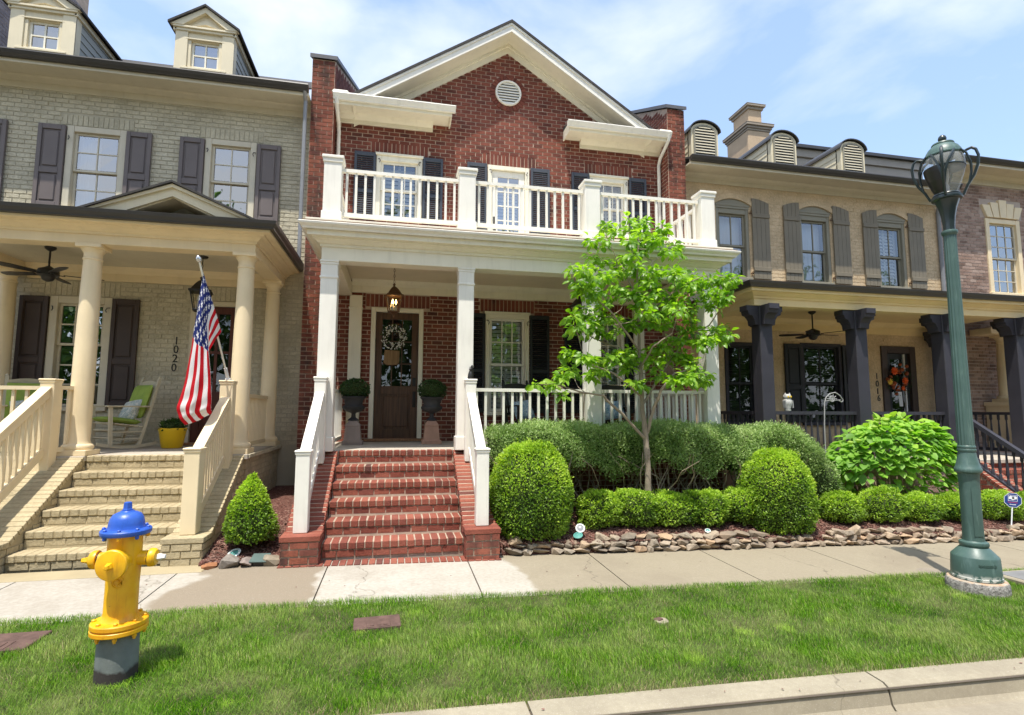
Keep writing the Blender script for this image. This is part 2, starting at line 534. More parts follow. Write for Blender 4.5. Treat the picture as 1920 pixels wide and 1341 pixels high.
M_TREELEAF = leafmat('tree_leaf', [(0.0, (0.060, 0.155, 0.014)), (0.5, (0.155, 0.32, 0.028)), (1.0, (0.33, 0.50, 0.065))], 0.38, 0.5, 0.45)
M_FARLEAF = leafmat('far_tree_leaf', [(0.0, (0.04, 0.09, 0.02)), (1.0, (0.12, 0.22, 0.045))], 0.6, 0.3)
M_TWIG = paint('twig_bark', (0.30, 0.24, 0.18), 0.9, 0.25, 0, 0.5)
M_BARK = paint('tree_bark', (0.30, 0.245, 0.185), 0.9, 0.22, 0.15, 0.7, gscale=8)
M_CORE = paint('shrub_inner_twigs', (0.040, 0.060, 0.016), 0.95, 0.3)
M_PORCHPLANT = leafmat('porch_plant_leaf', [(0.0, (0.03, 0.06, 0.02)), (1.0, (0.07, 0.14, 0.03))])

# ------------------------------------------------------------------ brickwork
CAMP = Vector((0, 0, CZ))
def cells(u0, u1, z0, z1, holes=(), L=0.2032, H=0.0813, j=0.016, clip=None, off=0.0, bond=0.5):
    out = []
    n = int(round((z1 - z0) / H))
    for r in range(n):
        a0, b0 = z0 + r * H, z0 + (r + 1) * H
        zm = (a0 + b0) / 2
        lo, hi = u0, u1
        if clip:
            lo, hi = clip(zm)
            lo, hi = max(lo, u0), min(hi, u1)
            if hi - lo < 0.04: continue
        u = u0 - (L * bond if r % 2 else 0.0) - L + (off % L)
        while u < hi:
            segs = [(max(u, lo), min(u + L, hi))]
            u += L
            for (h0, h1, k0, k1) in holes:
                if k1 <= a0 + 0.03 or k0 >= b0 - 0.03: continue
                ns = []
                for (s0, s1) in segs:
                    if h1 <= s0 or h0 >= s1: ns.append((s0, s1)); continue
                    if h0 > s0: ns.append((s0, h0))
                    if h1 < s1: ns.append((h1, s1))
                segs = ns
            for (s0, s1) in segs:
                if s1 - s0 > 0.045:
                    out.append((s0 + j / 2, s1 - j / 2, a0 + j / 2, b0 - j / 2))
    return out

def mapper(facing, k):
    if facing == 'front': return lambda u, d, z: (u, k - d, z)
    if facing == 'right': return lambda u, d, z: (k + d, u, z)
    if facing == 'left': return lambda u, d, z: (k - d, u, z)

def brick_faces(flip):
    fs = [(0, 1, 2, 3), (0, 4, 5, 1), (1, 5, 6, 2), (2, 6, 7, 3), (3, 7, 4, 0)]
    return [tuple(reversed(f)) for f in fs] if flip else fs

_shared = {}
def lay_bricks(wall, cl, facing, k, mat, n_single=0, seen=None, proud=0.008, name='brick'):
    mp = mapper(facing, k)
    flip = facing == 'left'
    order = list(range(len(cl)))
    single = set()
    if n_single:
        vis = [i for i in order if seen is None or seen((cl[i][0] + cl[i][1]) / 2, (cl[i][2] + cl[i][3]) / 2)]
        def key(i):
            p = Vector(mp((cl[i][0] + cl[i][1]) / 2, 0, (cl[i][2] + cl[i][3]) / 2))
            return -(cl[i][1] - cl[i][0]) / ((p - CAMP).length ** 2)
        vis.sort(key=key)
        single = set(vis[:n_single])
    mb = MB()
    for i in order:
        a, b, c, d = cl[i]
        pr = proud + random.uniform(-0.002, 0.002)
        du, dz = random.uniform(-0.0015, 0.0015), random.uniform(-0.0015, 0.0015)
        if i in single:
            w, h = round(b - a, 2), round(d - c, 3)
            kk = (facing, w, h, mat.name, proud)
            if kk not in _shared:
                m = MB()
                vs = [(-w / 2, proud, -h / 2), (w / 2, proud, -h / 2), (w / 2, proud, h / 2), (-w / 2, proud, h / 2),
                      (-w / 2, 0, -h / 2), (w / 2, 0, -h / 2), (w / 2, 0, h / 2), (-w / 2, 0, h / 2)]
                m0 = mapper(facing, 0)
                m.add([m0(u, dd, z) for u, dd, z in vs], brick_faces(flip))
                _shared[kk] = mesh_of('brick', m, mat)
            o = link(name, _shared[kk], wall)
            o.location = mp((a + b) / 2 + du, pr - proud, (c + d) / 2 + dz)
        else:
            t = random.random() * 0.999 + 0.0005
            vs = [(a, pr, c), (b, pr, c), (b, pr, d), (a, pr, d), (a, 0, c), (b, 0, c), (b, 0, d), (a, 0, d)]
            mb.add([mp(u + du, dd, z + dz) for u, dd, z in vs], brick_faces(flip), t)
    if mb.f:
        o = obj('brickwork', mb, mat, wall)
        o['kind'] = 'stuff'
    return wall

def backing(mb, u0, u1, z0, z1, facing, k, holes=(), reveal=0.12, clip_poly=None):
    mp = mapper(facing, k)
    us = sorted({u0, u1, *[h for q in holes for h in q[:2] if u0 < h < u1]})
    zs = sorted({z0, z1, *[h for q in holes for h in q[2:] if z0 < h < z1]})
    for i in range(len(us) - 1):
        for q in range(len(zs) - 1):
            um, zm = (us[i] + us[i + 1]) / 2, (zs[q] + zs[q + 1]) / 2
            if any(h[0] < um < h[1] and h[2] < zm < h[3] for h in holes): continue
            vs = [mp(us[i], 0, zs[q]), mp(us[i + 1], 0, zs[q]), mp(us[i + 1], 0, zs[q + 1]), mp(us[i], 0, zs[q + 1])]
            mb.quad(*(reversed(vs) if facing == 'left' else vs))
    for (a, b, c, d) in holes:
        r = -reveal
        for p, q in (((a, c), (b, c)), ((b, c), (b, d)), ((b, d), (a, d)), ((a, d), (a, c))):
            mb.quad(mp(p[0], 0, p[1]), mp(p[0], r, p[1]), mp(q[0], r, q[1]), mp(q[0], 0, q[1]))

def soldier(x0, x1, z0, z1, pitch=0.0813, j=0.015):
    n = max(1, round((x1 - x0) / pitch)); p = (x1 - x0) / n
    return [(x0 + i * p + j / 2, x0 + (i + 1) * p - j / 2, z0 + j / 2, z1 - j / 2) for i in range(n)]

# ------------------------------------------------------------------ joinery
def window(house, x0, x1, z0, z1, Y, cols, rt, rb, m_case, m_sash, cw=0.10, blind=None, sash_w=0.05, mun=0.022, sill=True, head=0.0, label=None, glass=None, name='window'):
    mb = MB()
    yf, yb = Y - 0.035, Y + 0.07
    e = 0.001
    mb.box(x0, x0 + cw, yf, yb, z0, z1, 0.006); mb.box(x1 - cw, x1, yf, yb, z0, z1, 0.006)
    mb.box(x0 + cw + e, x1 - cw - e, yf + 0.004, yb, z1 - cw - head, z1, 0.006)
    if head: mb.box(x0 - 0.02, x1 + 0.02, yf - 0.03, yf + 0.002, z1 - 0.03, z1 + 0.02, 0.005)
    if sill: mb.box(x0 - 0.03, x1 + 0.03, yf - 0.045, yb, z0 - 0.05, z0 + 0.025, 0.006)
    w = obj(name, mb, m_case, house)
    if label: w['label'] = label
    ix0, ix1, iz0, iz1 = x0 + cw, x1 - cw, z0 + 0.03, z1 - cw - head
    zm = iz0 + (iz1 - iz0) * rb / (rt + rb)
    gl = glass or M_GLASS
    for (a, b, rows, yy) in ((iz0, zm + 0.02, rb, Y + 0.055), (zm - 0.02, iz1, rt, Y + 0.02)):
        s = MB()
        y0, y1 = yy, yy + 0.035
        s.box(ix0 + e, ix0 + sash_w, y0, y1, a, b, 0.004); s.box(ix1 - sash_w, ix1 - e, y0, y1, a, b, 0.004)
        s.box(ix0 + sash_w, ix1 - sash_w, y0 + 0.001, y1, a, a + sash_w * 0.9, 0.004)
        s.box(ix0 + sash_w, ix1 - sash_w, y0 + 0.001, y1, b - sash_w * 0.9, b, 0.004)
        gx0, gx1, gz0, gz1 = ix0 + sash_w, ix1 - sash_w, a + sash_w * 0.9, b - sash_w * 0.9
        for i in range(1, cols):
            x = gx0 + (gx1 - gx0) * i / cols
            s.box(x - mun / 2, x + mun / 2, y0 + 0.006, y1 - 0.004, gz0, gz1)
        for r in range(1, rows):
            z = gz0 + (gz1 - gz0) * r / rows
            s.box(gx0, gx1, y0 + 0.007, y1 - 0.005, z - mun / 2, z + mun / 2)
        obj('sash', s, m_sash, w)
        for i in range(cols):
            for r in range(rows):
                p = MB()
                xa, xb = gx0 + (gx1 - gx0) * i / cols + mun / 2, gx0 + (gx1 - gx0) * (i + 1) / cols - mun / 2
                za, zb = gz0 + (gz1 - gz0) * r / rows + mun / 2, gz0 + (gz1 - gz0) * (r + 1) / rows - mun / 2
                ym = (y0 + y1) / 2
                tl = random.uniform(-0.0012, 0.0012)
                p.quad((xa, ym + tl, za), (xb, ym, za), (xb, ym + tl, zb), (xa, ym - tl, zb))
                obj('pane', p, gl, w)
    if blind == 'louvre':
        s = MB(); z = iz0 + 0.04
        half = (ix0 + ix1) / 2
        while z < iz1 - 0.04:
            for (a, b) in ((ix0 + 0.05, half - 0.02), (half + 0.02, ix1 - 0.05)):
                s.bar((a, Y + 0.20, z), (b, Y + 0.20, z), 0.078, 0.008, up=(0, -0.8, 0.45))
            z += 0.083
        for x in (ix0 + 0.025, half, ix1 - 0.025):
            s.box(x - 0.02, x + 0.02, Y + 0.17, Y + 0.19, iz0, iz1)
        obj('louvre_blind', s, M_BLIND, w)
    elif blind == 'dark':
        s = MB(); z = iz0 + 0.03
        while z < iz1 - 0.03:
            s.bar((ix0 + 0.03, Y + 0.20, z), (ix1 - 0.03, Y + 0.20, z), 0.05, 0.006, up=(0, -0.8, 0.6))
            z += 0.055
        obj('louvre_blind', s, M_BLINDK, w)
    elif blind in ('sheer', 'shade'):
        s = MB(); n = 40
        xe = ix0 + (ix1 - ix0) * (0.45 if blind == 'sheer' else 1.0)
        for i in range(n):
            xa, xb = ix0 + (xe - ix0) * i / n, ix0 + (xe - ix0) * (i + 1) / n
            f = 0.035 if blind == 'sheer' else 0.004
            ya, yb_ = Y + 0.22 + f * math.sin(i * 1.1), Y + 0.22 + f * math.sin((i + 1) * 1.1)
            s.quad((xa, ya, iz0), (xb, yb_, iz0), (xb, yb_, iz1), (xa, ya, iz1))
        obj('curtain', s, M_SHEER, w)
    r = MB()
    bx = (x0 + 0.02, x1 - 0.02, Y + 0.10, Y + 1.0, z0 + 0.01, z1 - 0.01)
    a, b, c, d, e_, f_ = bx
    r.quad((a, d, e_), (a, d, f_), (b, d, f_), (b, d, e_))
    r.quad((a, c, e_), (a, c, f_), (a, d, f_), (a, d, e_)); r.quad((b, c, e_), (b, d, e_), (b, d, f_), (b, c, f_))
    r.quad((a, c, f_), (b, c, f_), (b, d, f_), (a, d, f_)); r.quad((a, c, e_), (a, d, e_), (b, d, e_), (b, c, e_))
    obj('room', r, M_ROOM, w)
    return w

def louvred_shutter(house, x0, x1, z0, z1, Y, mat, n=None, mid=True):
    s = MB(); st = 0.048
    ya, yb = Y - 0.065, Y - 0.02
    s.box(x0, x0 + st, ya, yb, z0, z1, 0.004); s.box(x1 - st, x1, ya, yb, z0, z1, 0.004)
    zs = [(z0, z0 + 0.08), (z1 - 0.08, z1)]
    zm = z0 + (z1 - z0) * 0.42
    if mid: zs.append((zm - 0.035, zm + 0.035))
    for a, b in zs: s.box(x0 + st, x1 - st, ya + 0.002, yb, a, b, 0.004)
    sh = obj('shutter', s, mat, house)
    key = ('louvre', round(x1 - x0, 3), mat.name)
    if key not in _shared:
        m = MB(); w = (x1 - x0) / 2 - st
        m.bar((-w, 0, 0), (w, 0, 0), 0.042, 0.009, up=(0, -0.75, 0.6))
        _shared[key] = mesh_of('louvre', m, mat)
    spans = [(z0 + 0.08, zm - 0.035), (zm + 0.035, z1 - 0.08)] if mid else [(z0 + 0.08, z1 - 0.08)]
    for a, b in spans:
        k = int((b - a) / 0.04)
        for i in range(k):
            o = link('louvre', _shared[key], sh)
            o.location = ((x0 + x1) / 2, (ya + yb) / 2, a + (b - a) * (i + 0.5) / k)
    return sh

def panel_shutter(house, x0, x1, z0, z1, Y, mat, splits=(0.45,)):
    s = MB(); st = 0.065
    ya, yb = Y - 0.07, Y - 0.02
    s.box(x0, x0 + st, ya, yb, z0, z1, 0.005); s.box(x1 - st, x1, ya, yb, z0, z1, 0.005)
    edges = [z0] + [z0 + (z1 - z0) * q for q in splits] + [z1]
    for i, e in enumerate(edges):
        a, b = (e, e + 0.09) if i == 0 else ((e - 0.09, e) if i == len(edges) - 1 else (e - 0.05, e + 0.05))
        s.box(x0 + st, x1 - st, ya + 0.001, yb, a, b, 0.005)
    sh = obj('shutter', s, mat, house)
    for i in range(len(edges) - 1):
        a = edges[i] + (0.09 if i == 0 else 0.05); b = edges[i + 1] - (0.09 if i == len(edges) - 2 else 0.05)
        p = MB()
        xa, xb = x0 + st, x1 - st
        p.box(xa, xb, yb - 0.025, yb - 0.005, a, b)
        p.box(xa + 0.03, xb - 0.03, ya + 0.006, yb - 0.02, a + 0.03, b - 0.03, 0.012)
        obj('panel', p, mat, sh)
    return sh

def hook(house, x, z, Y, s=1):
    m = MB()
    m.tube([(x, Y - 0.03, z + 0.03), (x + 0.03 * s, Y - 0.07, z + 0.02), (x + 0.045 * s, Y - 0.08, z - 0.02), (x + 0.03 * s, Y - 0.085, z - 0.06)], 0.008, 5)
    obj('shutter_hook', m, M_BLACK, house)

def cornice(mb, x0, x1, yf, yb, prof, tone=0.0):
    """profile [(out, z)] swept with mitres round the left end, front and right end of a porch or eave"""
    def ring(o, z): return [(x0 - o, yb, z), (x0 - o, yf - o, z), (x1 + o, yf - o, z), (x1 + o, yb, z)]
    for (a, za), (b, zb) in zip(prof[:-1], prof[1:]):
        r0, r1 = ring(a, za), ring(b, zb)
        for i in range(3):
            mb.quad(r0[i], r0[i + 1], r1[i + 1], r1[i], tone)

def box_post(house, name, cx, cy, w, z0, z1, mat, base=0.0, cap=0.0, neck=None, capw=0.035, chamf=0.006):
    m = MB(); h = w / 2
    m.box(cx - h, cx + h, cy - h, cy + h, z0, z1, chamf)
    if base: m.box(cx - h - 0.018, cx + h + 0.018, cy - h - 0.018, cy + h + 0.018, z0, z0 + base, 0.008)
    if cap:
        m.box(cx - h - capw * 0.5, cx + h + capw * 0.5, cy - h - capw * 0.5, cy + h + capw * 0.5, z1 - cap, z1 - cap * 0.45, 0.004)
        m.box(cx - h - capw, cx + h + capw, cy - h - capw, cy + h + capw, z1 - cap * 0.45 + 0.0005, z1 + 0.002, 0.008)
    if neck: m.box(cx - h - 0.012, cx + h + 0.012, cy - h - 0.012, cy + h + 0.012, neck, neck + 0.035, 0.006)
    return obj(name, m, mat, house)

def railing(house, p0, p1, zt, zb, n, mat, bw=0.034, top=(0.07, 0.05), bot=(0.055, 0.06), drop=0.0, name='railing', m_bal=None, kind='square', flatcap=False):
    """p0, p1: (x, y, z) of the foot line; zt, zb heights of the top of the two rails above it"""
    p0, p1 = Vector(p0), Vector(p1)
    m = MB()
    up = Vector((0, 0, 1))
    m.bar(p0 + up * (zt - top[1] / 2), p1 + up * (zt - top[1] / 2), top[0], top[1])
    if flatcap: m.bar(p0 + up * (zt + 0.012), p1 + up * (zt + 0.012), flatcap, 0.024)
    m.bar(p0 + up * (zb - bot[1] / 2), p1 + up * (zb - bot[1] / 2), bot[0], bot[1])
    r = obj(name, m, mat, house)
    h = zt - top[1] - zb + 0.012
    sl = (p1 - p0)
    slope = sl.z / max(1e-6, math.hypot(sl.x, sl.y))
    ang = math.atan2(sl.y, sl.x)
    key = ('bal', round(h, 3), bw, kind, round(slope, 2), mat.name)
    if key not in _shared:
        q = MB(); b = bw / 2
        if kind == 'square':
            vs = [(sx * b, sy * b, (0 if k == 0 else h) + sx * b * slope) for k in (0, 1) for sx, sy in ((-1, -1), (1, -1), (1, 1), (-1, 1))]
            q.add(vs, [(0, 1, 5, 4), (1, 2, 6, 5), (2, 3, 7, 6), (3, 0, 4, 7), (3, 2, 1, 0), (4, 5, 6, 7)])
        else:
            q.lathe([(b, 0), (b, h * 0.14), (b * 0.62, h * 0.16), (b * 1.05, h * 0.30), (b * 0.9, h * 0.42), (b * 0.55, h * 0.78), (b * 0.62, h * 0.84), (b, h * 0.86), (b, h)], 8)
        _shared[key] = mesh_of('baluster', q, m_bal or mat, 0.6 if kind != 'square' else None)
    for i in range(n):
        t = (i + 0.5) / n
        o = link('baluster', _shared[key], r)
        o.location = p0 + sl * t + up * (zb - 0.006)
        o.rotation_euler = (0, 0, ang)
    return r

def ceiling_fan(name, label, x, y, zc, drop, mat, blades=5, r=0.62, rot=0.3, pitch=0.2, light=True, tilt=0.0):
    t = thing(name, label, 'ceiling fan', (x, y, zc), 'porch ceiling fans')
    m = MB()
    m.lathe([(0.075, 0), (0.07, -0.03), (0.03, -0.06), (0.014, -0.065), (0.014, -drop)], 16, Matrix.Translation((x, y, zc)))
    obj('down_rod', m, mat, t, 0.6)
    m = MB(); z = zc - drop
    m.lathe([(0.03, 0.02), (0.06, 0.0), (0.125, -0.03), (0.135, -0.06), (0.135, -0.12), (0.09, -0.14), (0.075, -0.18), (0.06, -0.20), (0.02, -0.215)], 20, Matrix.Translation((x, y, z)))
    obj('motor_housing', m, mat, t, 0.6)
    for k in range(blades):
        b = MB()
        b.box(0.10, 0.20, -0.02, 0.02, -0.012, 0.0)
        vs = [(0.18, -0.05, 0), (r * 0.8, -0.07, 0), (r, -0.055, 0), (r + 0.02, 0, 0), (r, 0.055, 0), (r * 0.8, 0.07, 0), (0.18, 0.05, 0)]
        n = len(vs)
        b.add(vs + [(p[0], p[1], 0.01) for p in vs], [tuple(range(n - 1, -1, -1)), tuple(range(n, 2 * n))] + [(i, (i + 1) % n, n + (i + 1) % n, n + i) for i in range(n)])
        a = rot + 2 * PI * k / blades
        M = Matrix.Translation((x, y, z - 0.10)) @ Matrix.Rotation(a, 4, 'Z') @ Matrix.Rotation(pitch, 4, 'X')
        b.v = [tuple(M @ Vector(p)) for p in b.v]
        obj('blade', b, mat, t)
    return t

def lantern(name, label, x, y, ztop, chain, mat, s=1.0, lit=True, glass=None):
    t = thing(name, label, 'hanging lantern', (x, y, ztop))
    m = MB()
    m.lathe([(0.07 * s, 0), (0.06 * s, -0.025), (0.012, -0.03)], 16, Matrix.Translation((x, y, ztop)))
    obj('ceiling_plate', m, mat, t, 0.6)
    m = MB(); n = max(2, int(chain / 0.045))
    for i in range(n):
        M = Matrix.Translation((x, y, ztop - 0.03 - chain * (i + 0.5) / n)) @ Matrix.Rotation((i % 2) * PI / 2, 4, 'Z')
        ring = [M @ Vector((0.011 * math.cos(a), 0, 0.028 * math.sin(a))) for a in [2 * PI * q / 8 for q in range(9)]]
        m.tube(ring, 0.004, 4, cap=False)
    obj('chain', m, mat, t)
    z = ztop - 0.03 - chain
    R = Matrix.Translation((x, y, z)) @ Matrix.Rotation(PI / 4 + 0.2, 4, 'Z')
    m = MB()
    m.lathe([(0.012, 0.0), (0.03 * s, -0.02 * s), (0.016 * s, -0.05 * s), (0.055 * s, -0.075 * s), (0.10 * s, -0.12 * s), (0.155 * s, -0.19 * s), (0.195 * s, -0.205 * s), (0.195 * s, -0.225 * s), (0.13 * s, -0.222 * s)], 4, R)
    obj('lantern_roof', m, mat, t)
    zt, zb = -0.225 * s, -0.47 * s
    rt, rb = 0.165 * s, 0.105 * s
    m = MB()
    for k in range(4):
        a = k * PI / 2
        m.tube([R @ Vector((rt * math.cos(a), rt * math.sin(a), zt)), R @ Vector((rb * math.cos(a), rb * math.sin(a), zb))], 0.009 * s, 4)
    m.lathe([(rb * 1.12, zb), (rb * 1.12, zb - 0.02 * s), (0.05 * s, zb - 0.04 * s), (0.02 * s, zb - 0.055 * s), (0.026 * s, zb - 0.075 * s), (0.004, zb - 0.10 * s)], 4, R)
    obj('lantern_cage', m, mat, t)
    for k in range(4):
        p = MB(); a, b = k * PI / 2, (k + 1) * PI / 2
        q = 0.96
        p.quad(R @ Vector((rt * q * math.cos(a), rt * q * math.sin(a), zt)), R @ Vector((rb * q * math.cos(a), rb * q * math.sin(a), zb)),
               R @ Vector((rb * q * math.cos(b), rb * q * math.sin(b), zb)), R @ Vector((rt * q * math.cos(b), rt * q * math.sin(b), zt)))
        obj('pane', p, M_LAMPGLASS, t)
    m = MB()
    for k in range(3):
        a = k * 2 * PI / 3
        M = Matrix.Translation((x + 0.035 * s * math.cos(a), y + 0.035 * s * math.sin(a), z))
        m.lathe([(0.006, zb + 0.12 * s), (0.016 * s, zb + 0.14 * s), (0.014 * s, zb + 0.165 * s), (0.002, zb + 0.20 * s)], 8, M)
    obj('bulb', m, M_BULB if lit else M_SHEER, t, 0.8)
    m = MB()
    for k in range(3):
        a = k * 2 * PI / 3
        m.lathe([(0.009 * s, zb), (0.009 * s, zb + 0.12 * s)], 8, Matrix.Translation((x + 0.035 * s * math.cos(a), y + 0.035 * s * math.sin(a), z)))
    obj('candle_sleeve', m, M_SHEER, t)
    return t

# ================================================================== GROUND
def concrete(name, stops_by_x=None, base=(0.47, 0.42, 0.34), var=0.12):
    t = NT(name, 0.85, 0.25)
    p = t.pos()
    n1, n2, n3 = t.noise(p, 1.6, 6, 0.6), t.noise(p, 26, 5, 0.6), t.noise(p, 130, 2, 0.5)
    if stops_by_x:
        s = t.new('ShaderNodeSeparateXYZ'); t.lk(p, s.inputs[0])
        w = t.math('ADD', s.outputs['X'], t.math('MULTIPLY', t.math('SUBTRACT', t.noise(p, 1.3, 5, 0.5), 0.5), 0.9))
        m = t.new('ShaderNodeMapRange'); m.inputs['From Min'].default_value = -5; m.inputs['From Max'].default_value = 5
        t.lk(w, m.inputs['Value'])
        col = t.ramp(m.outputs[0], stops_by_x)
    else:
        col = t.ramp(n1, [(0.3, tuple(x * (1 - var) for x in base)), (0.7, tuple(x * (1 + var) for x in base))])
    col = t.mix(t.ramp(n1, [(0.35, 0.22), (0.65, 0.0)]), col, (0.23, 0.19, 0.135))
    col = t.mix(t.ramp(n2, [(0.40, 0.25), (0.62, 0.0)]), col, (0.20, 0.17, 0.125))
    col = t.mix(t.ramp(n3, [(0.58, 0.0), (0.70, 0.35)]), col, (0.50, 0.46, 0.40))
    st = t.ramp(t.noise(p, 0.55, 7, 0.68), [(0.50, 0.0), (0.66, 0.45)])
    col = t.mix(st, col, (0.20, 0.165, 0.12))
    cr_ = t.new('ShaderNodeTexVoronoi', feature='DISTANCE_TO_EDGE'); cr_.inputs['Scale'].default_value = 0.33
    wv = t.new('ShaderNodeVectorMath', operation='ADD'); nz = t.new('ShaderNodeTexNoise'); nz.inputs['Scale'].default_value = 3.5; nz.inputs['Detail'].default_value = 5
    sc_ = t.new('ShaderNodeVectorMath', operation='SCALE'); sc_.inputs['Scale'].default_value = 0.5
    t.lk(p, nz.inputs['Vector']); t.lk(nz.outputs['Color'], sc_.inputs[0]); t.lk(p, wv.inputs[0]); t.lk(sc_.outputs[0], wv.inputs[1]); t.lk(wv.outputs[0], cr_.inputs['Vector'])
    col = t.mix(t.ramp(cr_.outputs['Distance'], [(0.0, 0.55), (0.0018, 0.0)]), col, (0.09, 0.075, 0.055))
    t.color(col)
    t.bump(t.mix(0.5, n2, n3), 0.35, 0.004)
    return t.m
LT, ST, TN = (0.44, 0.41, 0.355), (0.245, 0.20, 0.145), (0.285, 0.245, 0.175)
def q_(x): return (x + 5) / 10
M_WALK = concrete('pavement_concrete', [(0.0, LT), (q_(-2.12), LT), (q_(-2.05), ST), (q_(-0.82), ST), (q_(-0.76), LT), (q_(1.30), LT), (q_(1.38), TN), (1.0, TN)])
M_KERB = concrete('kerb_concrete', base=(0.315, 0.28, 0.205))
M_ROAD = concrete('road_concrete', base=(0.31, 0.275, 0.205))
M_SOIL = paint('turf_soil', (0.085, 0.075, 0.035), 0.95, 0.35, 0, 0.8, gscale=6)
M_JOINT = paint('joint_dirt', (0.10, 0.08, 0.06), 0.95, 0.3)

g = MB(); g.quad((-160, -160, -1.4), (160, -160, -1.4), (160, 160, -1.4), (-160, 160, -1.4))
structure('ground', g, M_SOIL)

XS = [-14 + 0.5 * i for i in range(0, 81)]
def strip(y0, y1, ny, dz, xs=XS):
    m = MB(); ys = [y0 + (y1 - y0) * i / ny for i in range(ny + 1)]
    vs = [(x, y, ground(x, y) + dz) for x in xs for y in ys]
    k = ny + 1
    fs = [(i * k + j, (i + 1) * k + j, (i + 1) * k + j + 1, i * k + j + 1) for i in range(len(xs) - 1) for j in range(ny)]
    m.add(vs, fs); return m
structure('lawn_soil', strip(3.40, 5.40, 4, -0.012), M_SOIL)
structure('pavement_bed', strip(5.30, 6.75, 2, -0.02), M_JOINT)
road = MB()
ys = [(-11.0, -0.115), (2.9, -0.115), (3.10, -0.128), (3.24, -0.150)]
for i in range(len(XS) - 1):
    for (ya, za), (yb, zb) in zip(ys[:-1], ys[1:]):
        xa, xb = XS[i], XS[i + 1]
        road.quad((xa, ya, g0(xa) - 0.048 + za), (xb, ya, g0(xb) - 0.048 + za), (xb, yb, g0(xb) - 0.048 + zb), (xa, yb, g0(xa) - 0.048 + zb))
structure('road', road, M_ROAD)
verge = MB(); verge.quad((-60, -60, -0.35), (60, -60, -0.35), (60, -11.0, -0.35), (-60, -11.0, -0.35))
structure('far_verge', verge, M_SOIL)

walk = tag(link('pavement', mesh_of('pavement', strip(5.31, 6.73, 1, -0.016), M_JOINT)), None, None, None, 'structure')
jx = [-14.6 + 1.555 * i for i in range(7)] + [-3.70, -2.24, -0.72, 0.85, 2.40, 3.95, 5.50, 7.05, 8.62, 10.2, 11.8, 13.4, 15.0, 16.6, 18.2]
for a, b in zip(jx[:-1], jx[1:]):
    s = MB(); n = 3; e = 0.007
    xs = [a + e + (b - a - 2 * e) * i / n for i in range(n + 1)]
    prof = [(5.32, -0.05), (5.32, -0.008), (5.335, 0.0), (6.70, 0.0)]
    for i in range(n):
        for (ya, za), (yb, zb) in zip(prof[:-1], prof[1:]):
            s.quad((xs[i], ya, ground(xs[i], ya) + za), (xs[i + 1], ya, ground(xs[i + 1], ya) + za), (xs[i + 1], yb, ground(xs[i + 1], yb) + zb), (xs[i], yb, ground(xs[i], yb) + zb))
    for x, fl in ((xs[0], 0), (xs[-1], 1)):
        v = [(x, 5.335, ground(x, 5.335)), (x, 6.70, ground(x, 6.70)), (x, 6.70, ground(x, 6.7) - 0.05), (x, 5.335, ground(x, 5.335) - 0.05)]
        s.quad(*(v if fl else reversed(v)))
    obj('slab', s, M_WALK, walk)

kerb = tag(link('kerb', mesh_of('kerb', strip(3.27, 3.45, 1, -0.02), M_JOINT)), None, None, None, 'structure')
kx = [-12.0, -9.0, -6.1, -3.0, 0.83, 3.34, 6.4, 9.4, 12.4, 15.5, 18.5]
KP = [(3.18, -0.152), (3.235, -0.148), (3.262, -0.12), (3.278, -0.05), (3.292, -0.018), (3.325, -0.002), (3.47, 0.004), (3.475, -0.05)]
for a, b in zip(kx[:-1], kx[1:]):
    s = MB(); n = 4; e = 0.008
    xs = [a + e + (b - a - 2 * e) * i / n for i in range(n + 1)]
    for i in range(n):
        for (ya, za), (yb, zb) in zip(KP[:-1], KP[1:]):
            s.quad((xs[i], ya, ground(xs[i], 3.4) + za), (xs[i + 1], ya, ground(xs[i + 1], 3.4) + za), (xs[i + 1], yb, ground(xs[i + 1], 3.4) + zb), (xs[i], yb, ground(xs[i], 3.4) + zb))
    for x, fl in ((xs[0], 1), (xs[-1], 0)):
        k = [(x, y, ground(x, 3.4) + z) for y, z in KP] + [(x, 3.475, ground(x, 3.4) - 0.2), (x, 3.18, ground(x, 3.4) - 0.2)]
        s.add(k, [tuple(range(len(k))) if fl else tuple(reversed(range(len(k))))])
    obj('kerb_section', s, M_KERB, kerb, 0.7)

def mulch_mat():
    t = NT('bark_mulch', 0.95, 0.15)
    p = t.pos()
    v = t.new('ShaderNodeTexVoronoi'); v.inputs['Scale'].default_value = 55
    t.lk(t.mapping(p, (1, 1.6, 1)), v.inputs['Vector'])
    s = t.new('ShaderNodeSeparateColor'); t.lk(v.outputs['Color'], s.inputs[0])
    c = t.ramp(s.outputs[0], [(0.0, (0.055, 0.024, 0.019)), (0.5, (0.125, 0.054, 0.042)), (0.85, (0.20, 0.095, 0.075)), (1.0, (0.36, 0.24, 0.19))])
    t.color(c); t.bump(v.outputs['Distance'], 0.8, 0.02)
    return t.m
M_MULCH = mulch_mat()
M_CHIP = brickmat('mulch_chip', [(0.0, (0.06, 0.026, 0.021)), (0.6, (0.155, 0.07, 0.054)), (1.0, (0.32, 0.20, 0.155))], bump=0.3)
def bedz(x, y):
    n = mnoise.noise(Vector((x * 2.3, y * 2.3, 3.1))) * 0.025 + mnoise.noise(Vector((x * 7, y * 7, 1.1))) * 0.012
    b = g0(x) + n
    if x < 0: return b + 0.02 + 0.26 * max(0, y - 6.62) if y < 8 else b + 0.38
    return b + 0.13 + 0.27 * max(0, min(y, 7.5) - 6.72)
